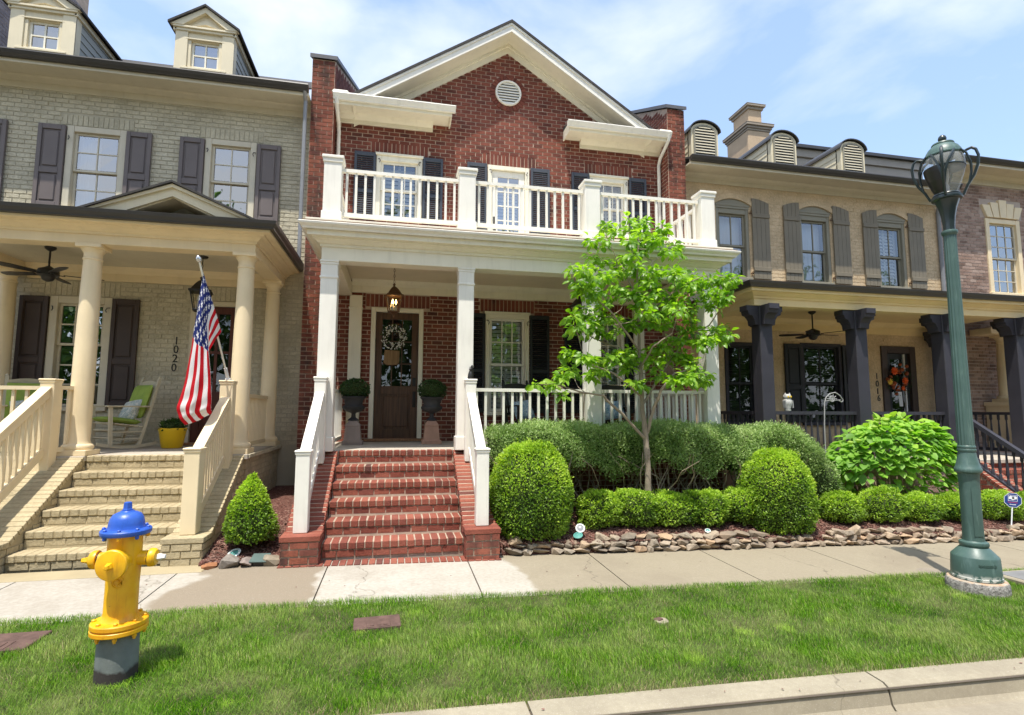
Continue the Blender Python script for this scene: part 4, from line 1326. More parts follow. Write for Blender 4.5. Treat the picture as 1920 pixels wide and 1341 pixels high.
def dormer(house, xc, w, zb, ze, za, yf, wz0, wz1, ww):
    m = MB(); x0, x1 = xc - w / 2, xc + w / 2
    yb = 9.94 + (ze - 7.585) / RS + 0.2
    # front wall with a window opening
    hx0, hx1 = xc - ww / 2, xc + ww / 2
    backing(m, x0, x1, zb, ze + 0.02, 'front', yf, [(hx0, hx1, wz0, wz1)], 0.14)
    m.box(x0 - 0.02, x0 + 0.20, yf - 0.028, yf - 0.001, zb, ze - 0.02, 0.004); m.box(x1 - 0.20, x1 + 0.02, yf - 0.028, yf - 0.001, zb, ze - 0.02, 0.004)
    m.box(x0 + 0.16, x1 - 0.16, yf - 0.03, yf - 0.001, ze - 0.17, ze - 0.145, 0.003)
    m.box(x0 + 0.10, x1 - 0.10, yf - 0.045, yf - 0.001, wz0 - 0.07, wz0 - 0.035, 0.004)
    for (o, a, b) in ((0.03, ze - 0.02, ze + 0.03), (0.06, ze + 0.03, ze + 0.07)):
        m.box(x0 - o, x1 + o, yf - o - 0.02, yf + 0.3, a, b - .001, 0.004)
    h = za - ze - 0.07
    m.prism([(x0 - 0.05, ze + 0.07), (x1 + 0.05, ze + 0.07), (xc, za - 0.03)], 'y', yf - 0.01, yf + 0.3)
    s = h / (w / 2 + 0.1)
    for sg in (-1, 1):
        q = [(xc + sg * (w / 2 + 0.10), ze + 0.065), (xc, za + 0.005), (xc, za - 0.10), (xc + sg * (w / 2 - 0.12), ze + 0.07)]
        m.prism(q if sg < 0 else q[::-1], 'y', yf - 0.09, yf - 0.012)
        q = [(xc + sg * 0.26, ze + 0.10), (xc, ze + 0.10 + 0.26 * s * 0.9), (xc, ze + 0.08 + 0.22 * s * 0.5), (xc + sg * 0.2, ze + 0.10)]
        m.prism(q if sg < 0 else q[::-1], 'y', yf - 0.03, yf - 0.011)
    d = obj('dormer', m, M_CREAM if 0 else M_TRIMG2, house)
    c = MB()
    for sg, xx in ((1, x1), (-1, x0)):
        z = zb - 0.05
        while z < ze:
            y_end = yb
            c.prism([(yf + 0.16, z), (y_end, z), (y_end, z + 0.155), (yf + 0.16, z + 0.155)], 'x', xx - (0.012 if sg > 0 else 0.003), xx + (0.003 if sg > 0 else 0.012)) if 0 else None
            v = [(xx + sg * 0.016, yf + 0.16, z), (xx + sg * 0.016, y_end, z), (xx + sg * 0.002, y_end, z + 0.15), (xx + sg * 0.002, yf + 0.16, z + 0.15)]
            c2 = MB(); c2.quad(*v); c2.quad((xx, yf + .16, z), (xx, y_end, z), v[1], v[0])
            obj('clapboard', c2, M_LAP, d)
            z += 0.15
        c3 = MB(); c3.box(min(xx, xx + sg * 0.02), max(xx, xx + sg * 0.02), yf - 0.02, yf + 0.155, zb - 0.05, ze, 0.003)
        obj('corner_board', c3, M_TRIMG2, d)
        c = MB(); c.prism([(yf - 0.05, ze - 0.03), (yb, ze - 0.03), (yb, ze + 0.065), (yf - 0.05, ze + 0.065)], 'x', xx + (0.001 if sg > 0 else -0.055), xx + (0.055 if sg > 0 else -0.001))
        obj('eave_board', c, M_TRIMG2, d)
    r = MB()
    A_ = [(xc - w / 2 - 0.13, ze + 0.055), (xc, za + 0.012), (xc + w / 2 + 0.13, ze + 0.055)]
    B_ = [(a, b + 0.045) for a, b in A_]
    r.prism([A_[0], A_[1], A_[2], B_[2], B_[1], B_[0]], 'y', yf - 0.13, yb + 1.2)
    obj('dormer_roof', r, M_SHINGLE, d)
    m = MB(); e = 0.001; cw = 0.045
    for (a, b, c_, d_) in ((hx0, hx0 + cw, wz0, wz1), (hx1 - cw, hx1, wz0, wz1), (hx0 + cw, hx1 - cw, wz0, wz0 + cw), (hx0 + cw, hx1 - cw, wz1 - cw, wz1)):
        m.box(a + e, b - e, yf + 0.05, yf + 0.09, c_ + e, d_ - e)
    zmid = (wz0 + wz1) / 2
    m.box(xc - 0.014, xc + 0.014, yf + 0.052, yf + 0.085, wz0 + cw, wz1 - cw); m.box(hx0 + cw, hx1 - cw, yf + 0.053, yf + 0.084, zmid - 0.014, zmid + 0.014)
    sash = obj('window', m, M_CREAMW, d)
    for i in (0, 1):
        for k in (0, 1):
            p = MB(); xa = hx0 + cw if i == 0 else xc; xb_ = xc if i == 0 else hx1 - cw
            a, b = (wz0 + cw, zmid) if k == 0 else (zmid, wz1 - cw)
            p.quad((xa, yf + 0.07, a), (xb_, yf + 0.07, a), (xb_, yf + 0.07, b), (xa, yf + 0.07, b)); obj('pane', p, M_GLASS, d)
    p = MB(); p.quad((hx0, yf + 0.3, wz0), (hx1, yf + 0.3, wz0), (hx1, yf + 0.3, wz1), (hx0, yf + 0.3, wz1)); obj('shade', p, M_SHEER, d)
M_TRIMG2 = paint('dormer_cream', (0.70, 0.62, 0.44), 0.5, 0.05, 0.15)
dormer(gry, -3.84, 1.01, 7.95, 9.02, 9.49, 10.9, 8.30, 8.84, 0.50)
dormer(gry, -6.56, 1.01, 7.95, 9.02, 9.49, 10.9, 8.30, 8.84, 0.50)

# porch
PX0, PX1 = -6.45, -2.10
m = MB(); m.box(PX0 - 0.15, PX1 + 0.06, 8.432, YW - 0.003, GFL - 0.07, GFL, 0.006); m.box(PX0 - .15, -4.052, 8.25, 8.431, GFL - .07, GFL, .006); m.box(-2.508, PX1 + .06, 8.25, 8.431, GFL - .07, GFL, .006); obj('porch_floor', m, M_PORCHFLOOR, gry)
m = MB(); m.box(PX0 - 0.1, PX1, 8.36, YW - 0.006, -0.25, GFL - 0.072); fnd = obj('foundation', m, M_GREYM, gry)
lay_bricks(fnd, cells(8.36, YW - .01, -0.2, GFL - 0.075), 'right', PX1, M_GREYB, 60, lambda u, z: z > 0.2)
lay_bricks(fnd, cells(PX0 - .1, -4.6, -.2, GFL - .075), 'front', 8.36, M_GREYB, 0)
pc = MB(); pc.box(0, 0.10, -0.042, 0.042, -0.06, 0, 0.006); me = mesh_of('coping_brick', pc, M_GREYB)
for i in range(24):
    o = link('brick', me, fnd); o.location = (PX1 - 0.02, 8.34 + 0.0895 * i, GFL - 0.0); o.scale = (1, 1, 1)
m = MB(); m.box(PX0 + 0.12, PX1 - 0.12, 8.62, YW - 0.003, 4.16, 4.19); obj('porch_ceiling', m, M_TRIMG, gry)
m = MB()
m.box(PX0, PX1, 8.34, 8.60, 3.99, 4.20, 0.004)
for a in (PX0, PX1 - 0.26): m.box(a + .001, a + 0.259, 8.602, YW - 0.003, 3.991, 4.20, 0.004)
m.box(PX0 + 0.261, PX1 - 0.261, YW - 0.05, YW - 0.003, 3.92, 4.159, 0.004)
m.prism([(YW - 0.051, 4.05), (YW - 0.051, 4.159), (YW - 0.15, 4.159), (YW - 0.11, 4.10)], 'x', PX0 + 0.262, PX1 - 0.262)
m.prism([(8.602, 4.06), (8.602, 4.159), (8.70, 4.159), (8.66, 4.10)], 'x', PX0 + 0.262, PX1 - 0.262)
cornice(m, PX0, PX1, 8.34, YW - 0.005, [(0.0, 4.12), (0.02, 4.12), (0.03, 4.155), (0.055, 4.165), (0.09, 4.20), (0.14, 4.215), (0.15, 4.235), (0.24, 4.24), (0.245, 4.34), (0.20, 4.345)])
obj('porch_beam', m, M_CREAM, gry)
m = MB(); cornice(m, PX0, PX1, 8.34, YW - 0.005, [(0.246, 4.27), (0.30, 4.275), (0.305, 4.30), (0.335, 4.34), (0.345, 4.385), (0.33, 4.392), (0.2, 4.392)]); obj('gutter', m, M_GUTD, gry)
m = MB()
zr = lambda y: 4.385 + 0.30 * (y - 8.06)
m.add([(PX0 - 0.28, 8.06, 4.385), (PX1 + 0.28, 8.06, 4.385), (PX1 + 0.28 - 0.75, 10.49, zr(10.49)), (PX0 - 0.28 + .75, 10.49, zr(10.49)), (PX1 + 0.28, 10.49, 4.385), (PX0 - 0.28, 10.49, 4.385)],
      [(0, 1, 2, 3), (1, 4, 2), (0, 3, 5)])
obj('porch_roof', m, M_SHINGLE, gry)
# little pediment over the steps
def pediment(house, xc, hw, zb, za, yf, yb, mt):
    m = MB(); s = (za - zb) / hw
    for sg in (-1, 1):
        q = [(xc + sg * hw, zb), (xc, za), (xc, za - 0.17), (xc + sg * (hw - 0.17 / s), zb)]
        m.prism(q if sg < 0 else q[::-1], 'y', yf, yf + 0.04)
        q = [(xc + sg * (hw - .02), zb + .03), (xc, za), (xc, za - 0.05), (xc + sg * (hw - 0.09), zb + .02)]
        m.prism(q if sg < 0 else q[::-1], 'y', yf - 0.035, yf - 0.001)
        q = [(xc + sg * (hw - 0.17 / s), zb + .004), (xc, za - 0.165), (xc, za - 0.185), (xc + sg * (hw - 0.19 / s), zb - .01)]
        m.prism(q if sg < 0 else q[::-1], 'y', yf + 0.041, yf + 0.5)
    p = obj('porch_gable', m, mt, house)
    b = MB(); b.prism([(xc - hw + 0.4, zb - .1), (xc + hw - 0.4, zb - .1), (xc, za - 0.18)], 'y', yf + 0.42, yf + 0.47)
    for i in range(7): b.box(xc - hw + .4, xc + hw - .4, yf + 0.40, yf + 0.419, zb + 0.05 * i, zb + 0.05 * i + 0.012) if i < 0 else None
    obj('gable_back', b, M_LAP, p)
    r = MB(); A_ = [(xc - hw - 0.06, zb - 0.01), (xc, za + 0.012), (xc + hw + 0.06, zb - 0.01)]; B_ = [(a, b_ + 0.03) for a, b_ in A_]
    r.prism([A_[0], A_[1], A_[2], B_[2], B_[1], B_[0]], 'y', yf - 0.07, yb); obj('gable_roof', r, M_SHINGLE, p)
pediment(gry, -3.17, 1.06, 4.40, 4.86, 8.16, 10.0, M_TRIMG2)
m = MB(); m.box(-4.6, -1.75, 8.30, 8.34, 4.385, 4.42)
obj('pediment_base', m, M_TRIMG2, gry)

def round_column(house, cx, cy, z0, z1, r, mat, plinth=True):
    m = MB(); M = Matrix.Translation((cx, cy, 0))
    h = z1 - z0
    prof = [(r * 1.30, z0 + 0.075), (r * 1.36, z0 + 0.095), (r * 1.36, z0 + 0.125), (r * 1.22, z0 + 0.15), (r * 1.10, z0 + 0.155), (r * 1.06, z0 + 0.175), (r * 1.0, z0 + 0.20)]
    for i in range(1, 11):
        t = i / 10; prof.append((r * (1 - 0.17 * max(0, t - 0.3) ** 1.4 / 0.7 ** 1.4), z0 + 0.20 + (h - 0.42) * t))
    zt = z0 + 0.20 + (h - 0.42)
    rt = r * 0.83
    prof += [(rt * 1.10, zt + 0.008), (rt * 1.10, zt + 0.025), (rt, zt + 0.035), (rt, zt + 0.10), (rt * 1.08, zt + 0.115), (rt * 1.25, zt + 0.14), (rt * 1.32, zt + 0.165)]
    m.lathe(prof, 32, M)
    o = obj('column', m, mat, house, 0.7)
    b = MB(); w = r * 1.42
    b.box(cx - w, cx + w, cy - w, cy + w, z0, z0 + 0.075, 0.006); obj('plinth', b, mat, o)
    b = MB(); w = rt * 1.45
    b.box(cx - w, cx + w, cy - w, cy + w, zt + 0.165, z1 - .001, 0.006); obj('abacus', b, mat, o)
    return o
for cx, cy in ((-4.24, 8.47), (-2.24, 8.47), (-2.235, 10.22), (-6.31, 10.22), (-6.31, 8.47)):
    round_column(gry, cx, cy, GFL, 3.991, 0.132, M_CREAM)

# railings and steps
brick_steps(gry, -4.05, -2.51, 8.30, GFL, 0.28, 0.187, 6, M_STEPG, M_STEPGM, 0.0965,
            [(-4.62, -4.052, 8.28, GFL + 0.005, 6.95, 0.28, 6.62), (-2.508, -2.085, 8.28, GFL + 0.005, 7.05, 0.285, 6.76)], None, None, None, -0.06)
m = MB(); m.box(-4.7, -2.0, 6.50, 6.80, -0.10, -0.012, 0.01); obj('step_base', m, M_STEPGM, gry)
xr, xl = -2.295, -4.415
box_post(gry, 'newel_post', xr, 6.97, 0.165, 0.288, 1.26, M_CREAM, 0, 0.05, capw=0.016)
box_post(gry, 'newel_post', xr, 8.10, 0.165, 0.9, 2.10, M_CREAM, 0, 0.05, capw=0.016)
box_post(gry, 'newel_post', xl, 8.10, 0.165, 0.9, 2.09, M_CREAM, 0, 0.05, capw=0.016)
box_post(gry, 'newel_post', xl, 6.80, 0.165, 0.288, 1.26, M_CREAM, 0, 0.05, capw=0.016)
for x, y0 in ((xr, 7.055), (xl, 6.885)):
    sl = 0.66
    railing(gry, (x, y0, 0.30 + 0.0), (x, 8.015, 0.30 + (8.015 - y0) * sl), 0.92, 0.17, 11, M_CREAM, 0.036, top=(0.08, 0.11), bot=(0.06, 0.11), name='stair_railing', flatcap=0.12)
railing(gry, (PX1 - 0.14, 8.63, GFL), (PX1 - 0.14, 10.05, GFL), 0.86, 0.13, 17, M_CREAM, 0.034, top=(0.075, 0.06))
railing(gry, (-6.2, 8.47, GFL), (-4.50, 8.47, GFL), 0.93, 0.12, 11, M_CREAM, 0.036, top=(0.09, 0.05))
railing(gry, (-4.40, 8.18, GFL), (-4.30, 8.40, GFL), 0.93, 0.12, 2, M_CREAM, 0.036, top=(0.09, 0.05))

# ================================================================== TAN HOUSE (downhill neighbour)
tan = thing('painted_townhouse', 'tan painted brick townhouse with arched windows and dark timber porch posts', 'house', (9.5, 9.2, 0))
TFL = 0.83
TX0, TX1 = 5.94, 12.98
tw = [(6.86, 7.69), (9.00, 9.83), (11.14, 11.96)]
TZ0, TZ1 = 4.66, 6.36
lw = [(6.95, 7.72, 1.45, 3.22), (8.86, 9.92, 1.45, 3.25)]
td = (11.02, 11.98, TFL - 0.02, 3.24)
holes = [(a, b, TZ0, TZ1) for a, b in tw] + lw + [td]
def arch_z(x, a, b, z0, rise):
    t = (x - (a + b) / 2) / ((b - a) / 2); return z0 + rise * (1 - t * t)
mb = MB(); backing(mb, TX0, TX1, TFL - 0.9, 7.05, 'front', YW, holes, 0.11)
wall = obj('wall', mb, M_TANB, tan)
lay_bricks(wall, cells(TX0, TX1, TFL, 6.80, holes + [(a - 0.08, b + 0.08, TZ1 - 0.02, TZ1 + 0.26) for a, b in tw]), 'front', YW, M_TANB, 0, proud=0.0055)
for a, b in tw:
    w = window(tan, a, b, TZ0, TZ1 - 0.02, YW + 0.045, 2, 1, 1, M_OLIVE, M_OLIVE, 0.075, 'shade' if a < 10 else 'louvre', sash_w=0.05, mun=0.024, head=0.12, glass=M_GLASST)
    m = MB(); n = 12
    for i in range(n):
        x0, x1 = a - 0.12 + (b - a + 0.24) * i / n, a - 0.12 + (b - a + 0.24) * (i + 1) / n
        z = [arch_z(x, a - 0.12, b + 0.12, TZ1 - 0.07, 0.19) for x in (x0, x1)]
        q = [(x0, z[0]), (x1, z[1]), (x1, z[1] + 0.12), (x0, z[0] + 0.12)]
        m.prism(q, 'y', YW - 0.045, YW + 0.02)
        q = [(x0, z[0] + 0.122), (x1, z[1] + 0.122), (x1, TZ1 + 0.27), (x0, TZ1 + 0.27)]
        m.prism(q, 'y', YW - 0.0035, YW + 0.02)
    obj('brick_arch', m, M_TANB, tan)
    m = MB()
    for i in range(n):
        x0, x1 = a + (b - a) * i / n, a + (b - a) * (i + 1) / n
        z = [arch_z(x, a - 0.12, b + 0.12, TZ1 - 0.07, 0.19) for x in (x0, x1)]
        m.prism([(x0, TZ1 - 0.10), (x1, TZ1 - 0.10), (x1, z[1]), (x0, z[0])], 'y', YW - 0.008, YW + 0.09)
    obj('arch_panel', m, M_OLIVE, tan)
def board_shutter(house, x0, x1, z0, z1, mat, taller):
    ya, yb = YW - 0.055, YW - 0.03
    root = MB(); root.box(x0 + .01, x1 - .01, yb + .001, yb + .012, z0 + .02, z1 - .13)
    sh = obj('shutter', root, mat, house)
    for z in (z0 + 0.22, z1 - 0.40):
        q = MB(); q.box(x0, x1, ya - 0.022, ya - 0.001, z - 0.045, z + 0.045, 0.004); obj('batten', q, mat, sh)
    n = 4
    for i in range(n):
        xa, xb = x0 + (x1 - x0) * i / n + 0.003, x0 + (x1 - x0) * (i + 1) / n - 0.003
        za = z1 - 0.085 * abs(((xa - (x1 if taller > 0 else x0)) / (x1 - x0))) ** 2 if False else None
        f = lambda x: z1 - 0.10 * ((x - x0) / (x1 - x0) if taller < 0 else (x1 - x) / (x1 - x0)) ** 2
        p = MB(); p.prism([(xa, z0), (xb, z0), (xb, f(xb)), (xa, f(xa))], 'y', ya, yb); obj('plank', p, mat, sh)
for a, b, s in ((7.74, 8.18, -1), (8.56, 8.98, 1), (9.88, 10.33, -1), (10.71, 11.12, 1), (12.02, 12.46, -1)):
    board_shutter(tan, a, b, 4.665, 6.52, M_SHUTT, s)
for x, z, s in ((7.71, 6.18, 1), (7.71, 4.78, 1), (9.85, 6.18, 1), (9.85, 4.78, 1), (11.99, 6.18, 1), (11.99, 4.78, 1)):
    m = MB(); m.bar((x - .03, YW - .02, z), (x + 0.08, YW - 0.035, z), 0.012, 0.03); m.tube([(x, YW - .02, z + .03), (x + .01, YW - .05, z + .05), (x + .04, YW - .05, z + .02)], .007, 5); obj('shutter_hook', m, M_BRONZE, tan)
for h in lw: window(tan, *h, YW, 2, 1, 1, M_NAVYWOOD, M_SHUTK, 0.07, 'dark', sash_w=0.055, mun=0.03, glass=M_GLASSD)
for a, b in ((8.42, 8.85), (9.93, 10.36), (7.73, 7.95)):
    panel_shutter(tan, a, b, 1.46, 3.22, YW, M_SHUTK, (0.45,))
glazed_door(tan, td, M_SHUTB, M_SHUTK, TFL + 0.75, 1, 1, 0.16, 1, M_GLASSD, leaf_in=0.07, handle=1)
m = MB(); m.box(td[1] - 0.33, td[1] - 0.30, YW - 0.02, YW + 0.02, TFL + 0.06, 3.06); obj('door_edge_strip', m, M_SHEER, tan)
m = MB(); m.box(td[0] - 0.05, td[1] + 0.05, YW - 0.004, YW - 0.002, 3.24, 3.46)
# eave
m = MB()
m.box(TX0 + .01, TX1, YW - 0.03, YW - 0.004, 6.79, 6.95, 0.004)
m.prism([(YW - 0.031, 6.88), (YW - 0.031, 6.95), (YW - 0.15, 6.95), (YW - 0.11, 6.91)], 'x', TX0 + .01, TX1)
m.box(TX0 + .01, TX1, 9.99, YW - 0.004, 6.952, 6.98); m.box(TX0 + .01, TX1, 9.955, 9.989, 6.93, 7.07, 0.004)
obj('eave', m, M_TRIMT2 if 0 else M_TRIMG, tan)
m = MB(); yg = 9.953
m.prism([(yg, 6.99), (yg, 7.095), (yg - 0.11, 7.10), (yg - 0.115, 7.08), (yg - 0.09, 7.03), (yg - 0.06, 7.0), (yg - 0.055, 6.99)], 'x', TX0, TX1)
obj('gutter', m, M_GUTD, tan)
m = MB(); m.prism([(9.94, 7.075), (16.0, 7.075 + 0.42 * 6.06), (16.0, 7.02 + 0.42 * 6.06), (9.94, 7.04)], 'x', TX0, TX1); obj('roof', m, M_SHINGLE, tan)
m = MB(); x = 12.93
m.tube([(x, 9.92, 7.0), (x, 10.05, 6.9), (x, 10.42, 6.72), (x, 10.44, 6.6), (x, 10.44, 3.9)], 0.045, 8); obj('downspout', m, M_GUTG, tan, 0.6)
m = MB(); zt, zb_ = at(1660, 292, 14.0).z, at(1660, 312, 14.0).z
m.box(10.2, 16.9, 14.0, 14.06, zb_, zt - 0.10, 0.01); m.box(10.2, 16.9, 14.06, 14.3, 6.5, zt - 0.12)
bw_ = obj('upper_wall', m, paint('taupe_upper_wall', (0.34, 0.30, 0.25), 0.6, 0.06), tan)
m = MB(); m.box(10.1, 17.0, 13.9, 14.4, zt - 0.099, zt); obj('upper_roof_edge', m, M_GUTD, tan)

M_SLAT = paint('louvre_slat_paint', (0.50, 0.455, 0.34), 0.5, 0.08)
def arched_dormer(house, xc, w, ze, yf):
    m = MB(); r = w / 2; n = 14; zs = ze
    arc = [(xc + r * math.cos(PI * i / n), zs + r * 0.62 * math.sin(PI * i / n)) for i in range(n + 1)]
    poly = [(xc - r, 7.2), (xc + r, 7.2)] + arc
    m.prism(poly, 'y', yf, yf + 0.12)
    d = obj('dormer', m, M_DORMT, house)
    yb = 9.94 + (ze + r * 0.62 - 7.075) / 0.42 + 0.2
    for sg in (-1, 1):
        z = 7.2
        while z < ze - 0.02:
            c = MB(); xx = xc + sg * r
            v = [(xx + sg * 0.014, yf + 0.14, z), (xx + sg * 0.014, yb, z), (xx + sg * 0.001, yb, z + 0.145), (xx + sg * 0.001, yf + 0.14, z + 0.145)]
            c.quad(*v); c.quad((xx, yf + .14, z), (xx, yb, z), v[1], v[0]); obj('clapboard', c, M_DORMT, d); z += 0.145
    b = MB(); q = MB()
    for i in range(n):
        a0, a1 = PI * i / n, PI * (i + 1) / n
        P = lambda rr, a, k: (xc + rr * math.cos(a), zs + rr * k * math.sin(a))
        poly = [P(r + 0.03, a0, 0.64), P(r + 0.03, a1, 0.64), P(r + 0.052, a1, 0.665), P(r + 0.052, a0, 0.665)]
        b.prism(poly[::-1], 'y', yf - 0.06, yb)
        poly = [P(r - 0.10, a0, 0.5), P(r - 0.10, a1, 0.5), P(r - 0.055, a1, 0.55), P(r - 0.055, a0, 0.55)]
        q.prism(poly[::-1], 'y', yf - 0.02, yf - 0.001)
    obj('dormer_roof', b, M_GUTD, d)
    lo = 7.42
    for sg in (-1, 1): q.box(xc + sg * (r - 0.0775) - 0.0225, xc + sg * (r - 0.0775) + 0.0225, yf - 0.02, yf - 0.001, lo, zs)
    q.box(xc - r + 0.05, xc + r - 0.05, yf - 0.03, yf - 0.001, lo - 0.06, lo, 0.004)
    lou = obj('louvre_frame', q, M_OLIVE, d)
    bk = MB(); bk.box(xc - r + 0.1, xc + r - 0.1, yf - 0.004, yf - 0.001, lo, zs + 0.5 * r * 0.6); obj('louvre_back', bk, M_SHUTK, d)
    z = lo + 0.035
    while z < zs + (r - 0.1) * 0.48:
        hw = r - 0.10 if z < zs else (r - 0.10) * math.sqrt(max(0, 1 - ((z - zs) / ((r - 0.1) * 0.5)) ** 2))
        if hw > 0.05:
            s = MB(); s.bar((xc - hw, yf - 0.012, z), (xc + hw, yf - 0.012, z), 0.010, 0.05, up=(0, 0.45, 0.9)); obj('slat', s, M_SLAT, d)
        z += 0.068
for xc in (6.90, 9.02, 10.99): arched_dormer(tan, xc, 0.70, 8.24, 10.9)

# chimney
m = MB(); x0, x1, y0, y1 = at(1404, 285, 13).x, at(1445, 285, 13).x, 13.0, 14.0
zc1, zc2, zc3 = 9.72, 10.3, 10.62
m.box(x0, x1, y0, y1, 7.0, zc1, 0.01)
m.box(x0 + 0.14, x1 - 0.14, y0 + 0.14, y1 - 0.14, zc1 + 0.20, zc3 - 0.06, 0.01)
ch = obj('chimney', m, paint('tan_stucco', (0.52, 0.39, 0.26), 0.85, 0.08, 0.1, 0.4), tan)
m = MB()
for (o, a, b) in ((0.02, zc1 + .001, zc1 + 0.06), (0.05, zc1 + 0.061, zc1 + 0.13), (0.09, zc1 + 0.131, zc1 + 0.20)): m.box(x0 - o, x1 + o, y0 - o, y1 + o, a, b, 0.008)
for (o, a, b) in ((-0.10, zc3 - 0.18, zc3 - 0.10), (-0.05, zc3 - 0.10, zc3 - 0.04)): m.box(x0 - o, x1 + o, y0 - o, y1 + o, a, b - .001, 0.008)
for o, z in ((0.095, zc1 + 0.203), (-0.045, zc3 - 0.04)): m.box(x0 - o, x1 + o, y0 - o, y1 + o, z, z + 0.015)
obj('chimney_crown', m, paint('chimney_trim', (0.33, 0.28, 0.22), 0.8, 0.1, 0.2), ch)

# tan porch
QX0, QX1 = 6.12, 15.2
m = MB(); m.box(QX0 - 0.1, 12.95, 8.15, YW - 0.004, TFL - 0.08, TFL, 0.01); obj('porch_floor', m, M_PORCHFLOOR, tan)
m = MB(); m.box(QX0, 12.9, 8.22, YW - 0.01, -0.5, TFL - 0.082); fnd = obj('foundation', m, M_MORTAR, tan)
lay_bricks(fnd, cells(QX0, 12.0, -0.4, TFL - 0.1), 'front', 8.22, M_BROWNB, 0)
m = MB(); m.box(QX0 + 0.1, 12.95, 8.56, YW - 0.004, 3.77, 3.80); obj('porch_ceiling', m, M_TRIMT, tan)
m = MB()
m.box(QX0, QX1, 8.30, 8.54, 3.575, 3.82, 0.004)
m.box(QX0 + .001, QX0 + 0.24, 8.542, YW - 0.004, 3.576, 3.82, 0.004)
m.box(QX0 + 0.241, 12.9, YW - 0.05, YW - 0.004, 3.50, 3.769, 0.004)
m.prism([(YW - 0.051, 3.66), (YW - 0.051, 3.769), (YW - 0.15, 3.769), (YW - 0.11, 3.70)], 'x', QX0 + .242, 12.9)
cornice(m, QX0, QX1, 8.30, YW - 0.006, [(0.0, 3.70), (0.02, 3.70), (0.03, 3.735), (0.055, 3.745), (0.09, 3.78), (0.10, 3.80), (0.155, 3.805), (0.16, 3.88), (0.12, 3.885)])
obj('porch_beam', m, M_TRIMT, tan)
m = MB(); cornice(m, QX0, QX1, 8.30, YW - 0.006, [(0.161, 3.86), (0.21, 3.865), (0.215, 3.885), (0.245, 3.925), (0.255, 3.96), (0.24, 3.967), (0.1, 3.967)]); obj('gutter', m, M_GUTD, tan)
m = MB(); m.add([(QX0 - .2, 8.06, 3.96), (QX1 + .2, 8.06, 3.96), (QX1 - .6, 10.49, 4.6), (QX0 + .55, 10.49, 4.6), (QX0 - .2, 10.49, 3.96)], [(0, 1, 2, 3), (0, 3, 4)]); obj('porch_roof', m, M_SHINGLE, tan)
def timber_post(x, y, z0, z1):
    m = MB(); h = 0.125
    m.box(x - h, x + h, y - h, y + h, z0, z1, 0.012)
    p = obj('porch_post', m, M_NAVYWOOD, tan)
    for ax in ('x', 'y'):
        for s in (-1, 1):
            b = MB()
            pts = [(h + .001, -0.34), (h + 0.07, -0.34), (h + 0.085, -0.25), (h + 0.13, -0.18), (h + 0.195, -0.155), (h + 0.21, -0.09), (h + 0.235, -0.09), (h + 0.235, 0), (h + .001, 0)]
            P = [((x if ax == 'x' else y) + s * a, z1 + c) for a, c in pts]
            if s < 0: P = P[::-1]
            if ax == 'x': b.prism(P, 'y', y - 0.10, y + 0.10)
            else: b.prism(P, 'x', x - 0.10, x + 0.10)
            obj('bracket', b, M_NAVYWOOD, p)
TPX = [6.345, 8.335, 10.31, 12.10]
for x in TPX: timber_post(x, 8.43, TFL, 3.574)
for x in (12.4,): timber_post(x, 10.2, TFL, 3.574)
for a, b, n in ((TPX[0], TPX[1], 14), (TPX[1], TPX[2], 14)):
    railing(tan, (a + .126, 8.43, TFL), (b - .126, 8.43, TFL), 0.88, 0.13, n, M_NAVYWOOD, 0.05, top=(0.09, 0.06), kind='turned')
railing(tan, (TPX[0], 8.56, TFL), (TPX[0], YW - 0.05, TFL), 0.88, 0.13, 13, M_NAVYWOOD, 0.05, top=(0.09, 0.06), kind='turned')
railing(tan, (12.4, 10.05, TFL), (12.4, 8.55, TFL), 0.88, 0.13, 10, M_NAVYWOOD, 0.05, top=(0.09, 0.06), kind='turned')
# stair flight at the far end of the tan porch
railing(tan, (10.44, 8.34, TFL), (10.50, 6.95, TFL - 0.98), 0.90, 0.13, 12, M_NAVYWOOD, 0.05, top=(0.10, 0.07), bot=(0.08, 0.07), kind='turned', name='stair_railing')
brick_steps(tan, 10.75, 12.2, 8.2, TFL, 0.28, 0.17, 6, M_STEPT if 0 else M_STEP, M_MORTARL, 0.0965, [(10.33, 10.748, 8.2, TFL, 6.95, -0.05, 6.62)], None, None, None, -0.35)

# ================================================================== BROWN BRICK HOUSE at the right edge
brn = thing('brick_townhouse', 'brown brick townhouse with a keystone window at the right edge', 'house', (15.5, 10.5, 0))
bw = (14.42, 15.52, 4.66, 6.60)
bw2 = (16.2, 17.2, 4.66, 6.60)
bl = (14.95, 15.75, 1.2, 3.2)
holes = [bw, bw2, bl]
mb = MB(); backing(mb, 13.0, 20.0, -0.3, 7.6, 'front', YW, holes, 0.12); wall = obj('wall', mb, paint('brown_mortar', (0.46, 0.38, 0.33), 0.95, 0.15, 0, 0.4), brn)
key = [(14.30, 15.64, 6.62, 7.10)]
lay_bricks(wall, cells(13.0, 18.6, 0.2, 7.46, holes + key), 'front', YW, M_BROWNB, 280, lambda u, z: 13.0 < u < 15.8 and z > 4.4)
window(brn, *bw, YW, 3, 3, 3, M_CREAM, M_TRIMG, 0.12, None, sash_w=0.045, mun=0.02)
window(brn, *bw2, YW, 3, 3, 3, M_CREAM, M_TRIMG, 0.12, None, sash_w=0.045, mun=0.02)
window(brn, *bl, YW, 1, 1, 1, M_SHUTK, M_SHUTK, 0.09, None, sash_w=0.045, mun=0.02)
kc = (bw[0] + bw[1]) / 2
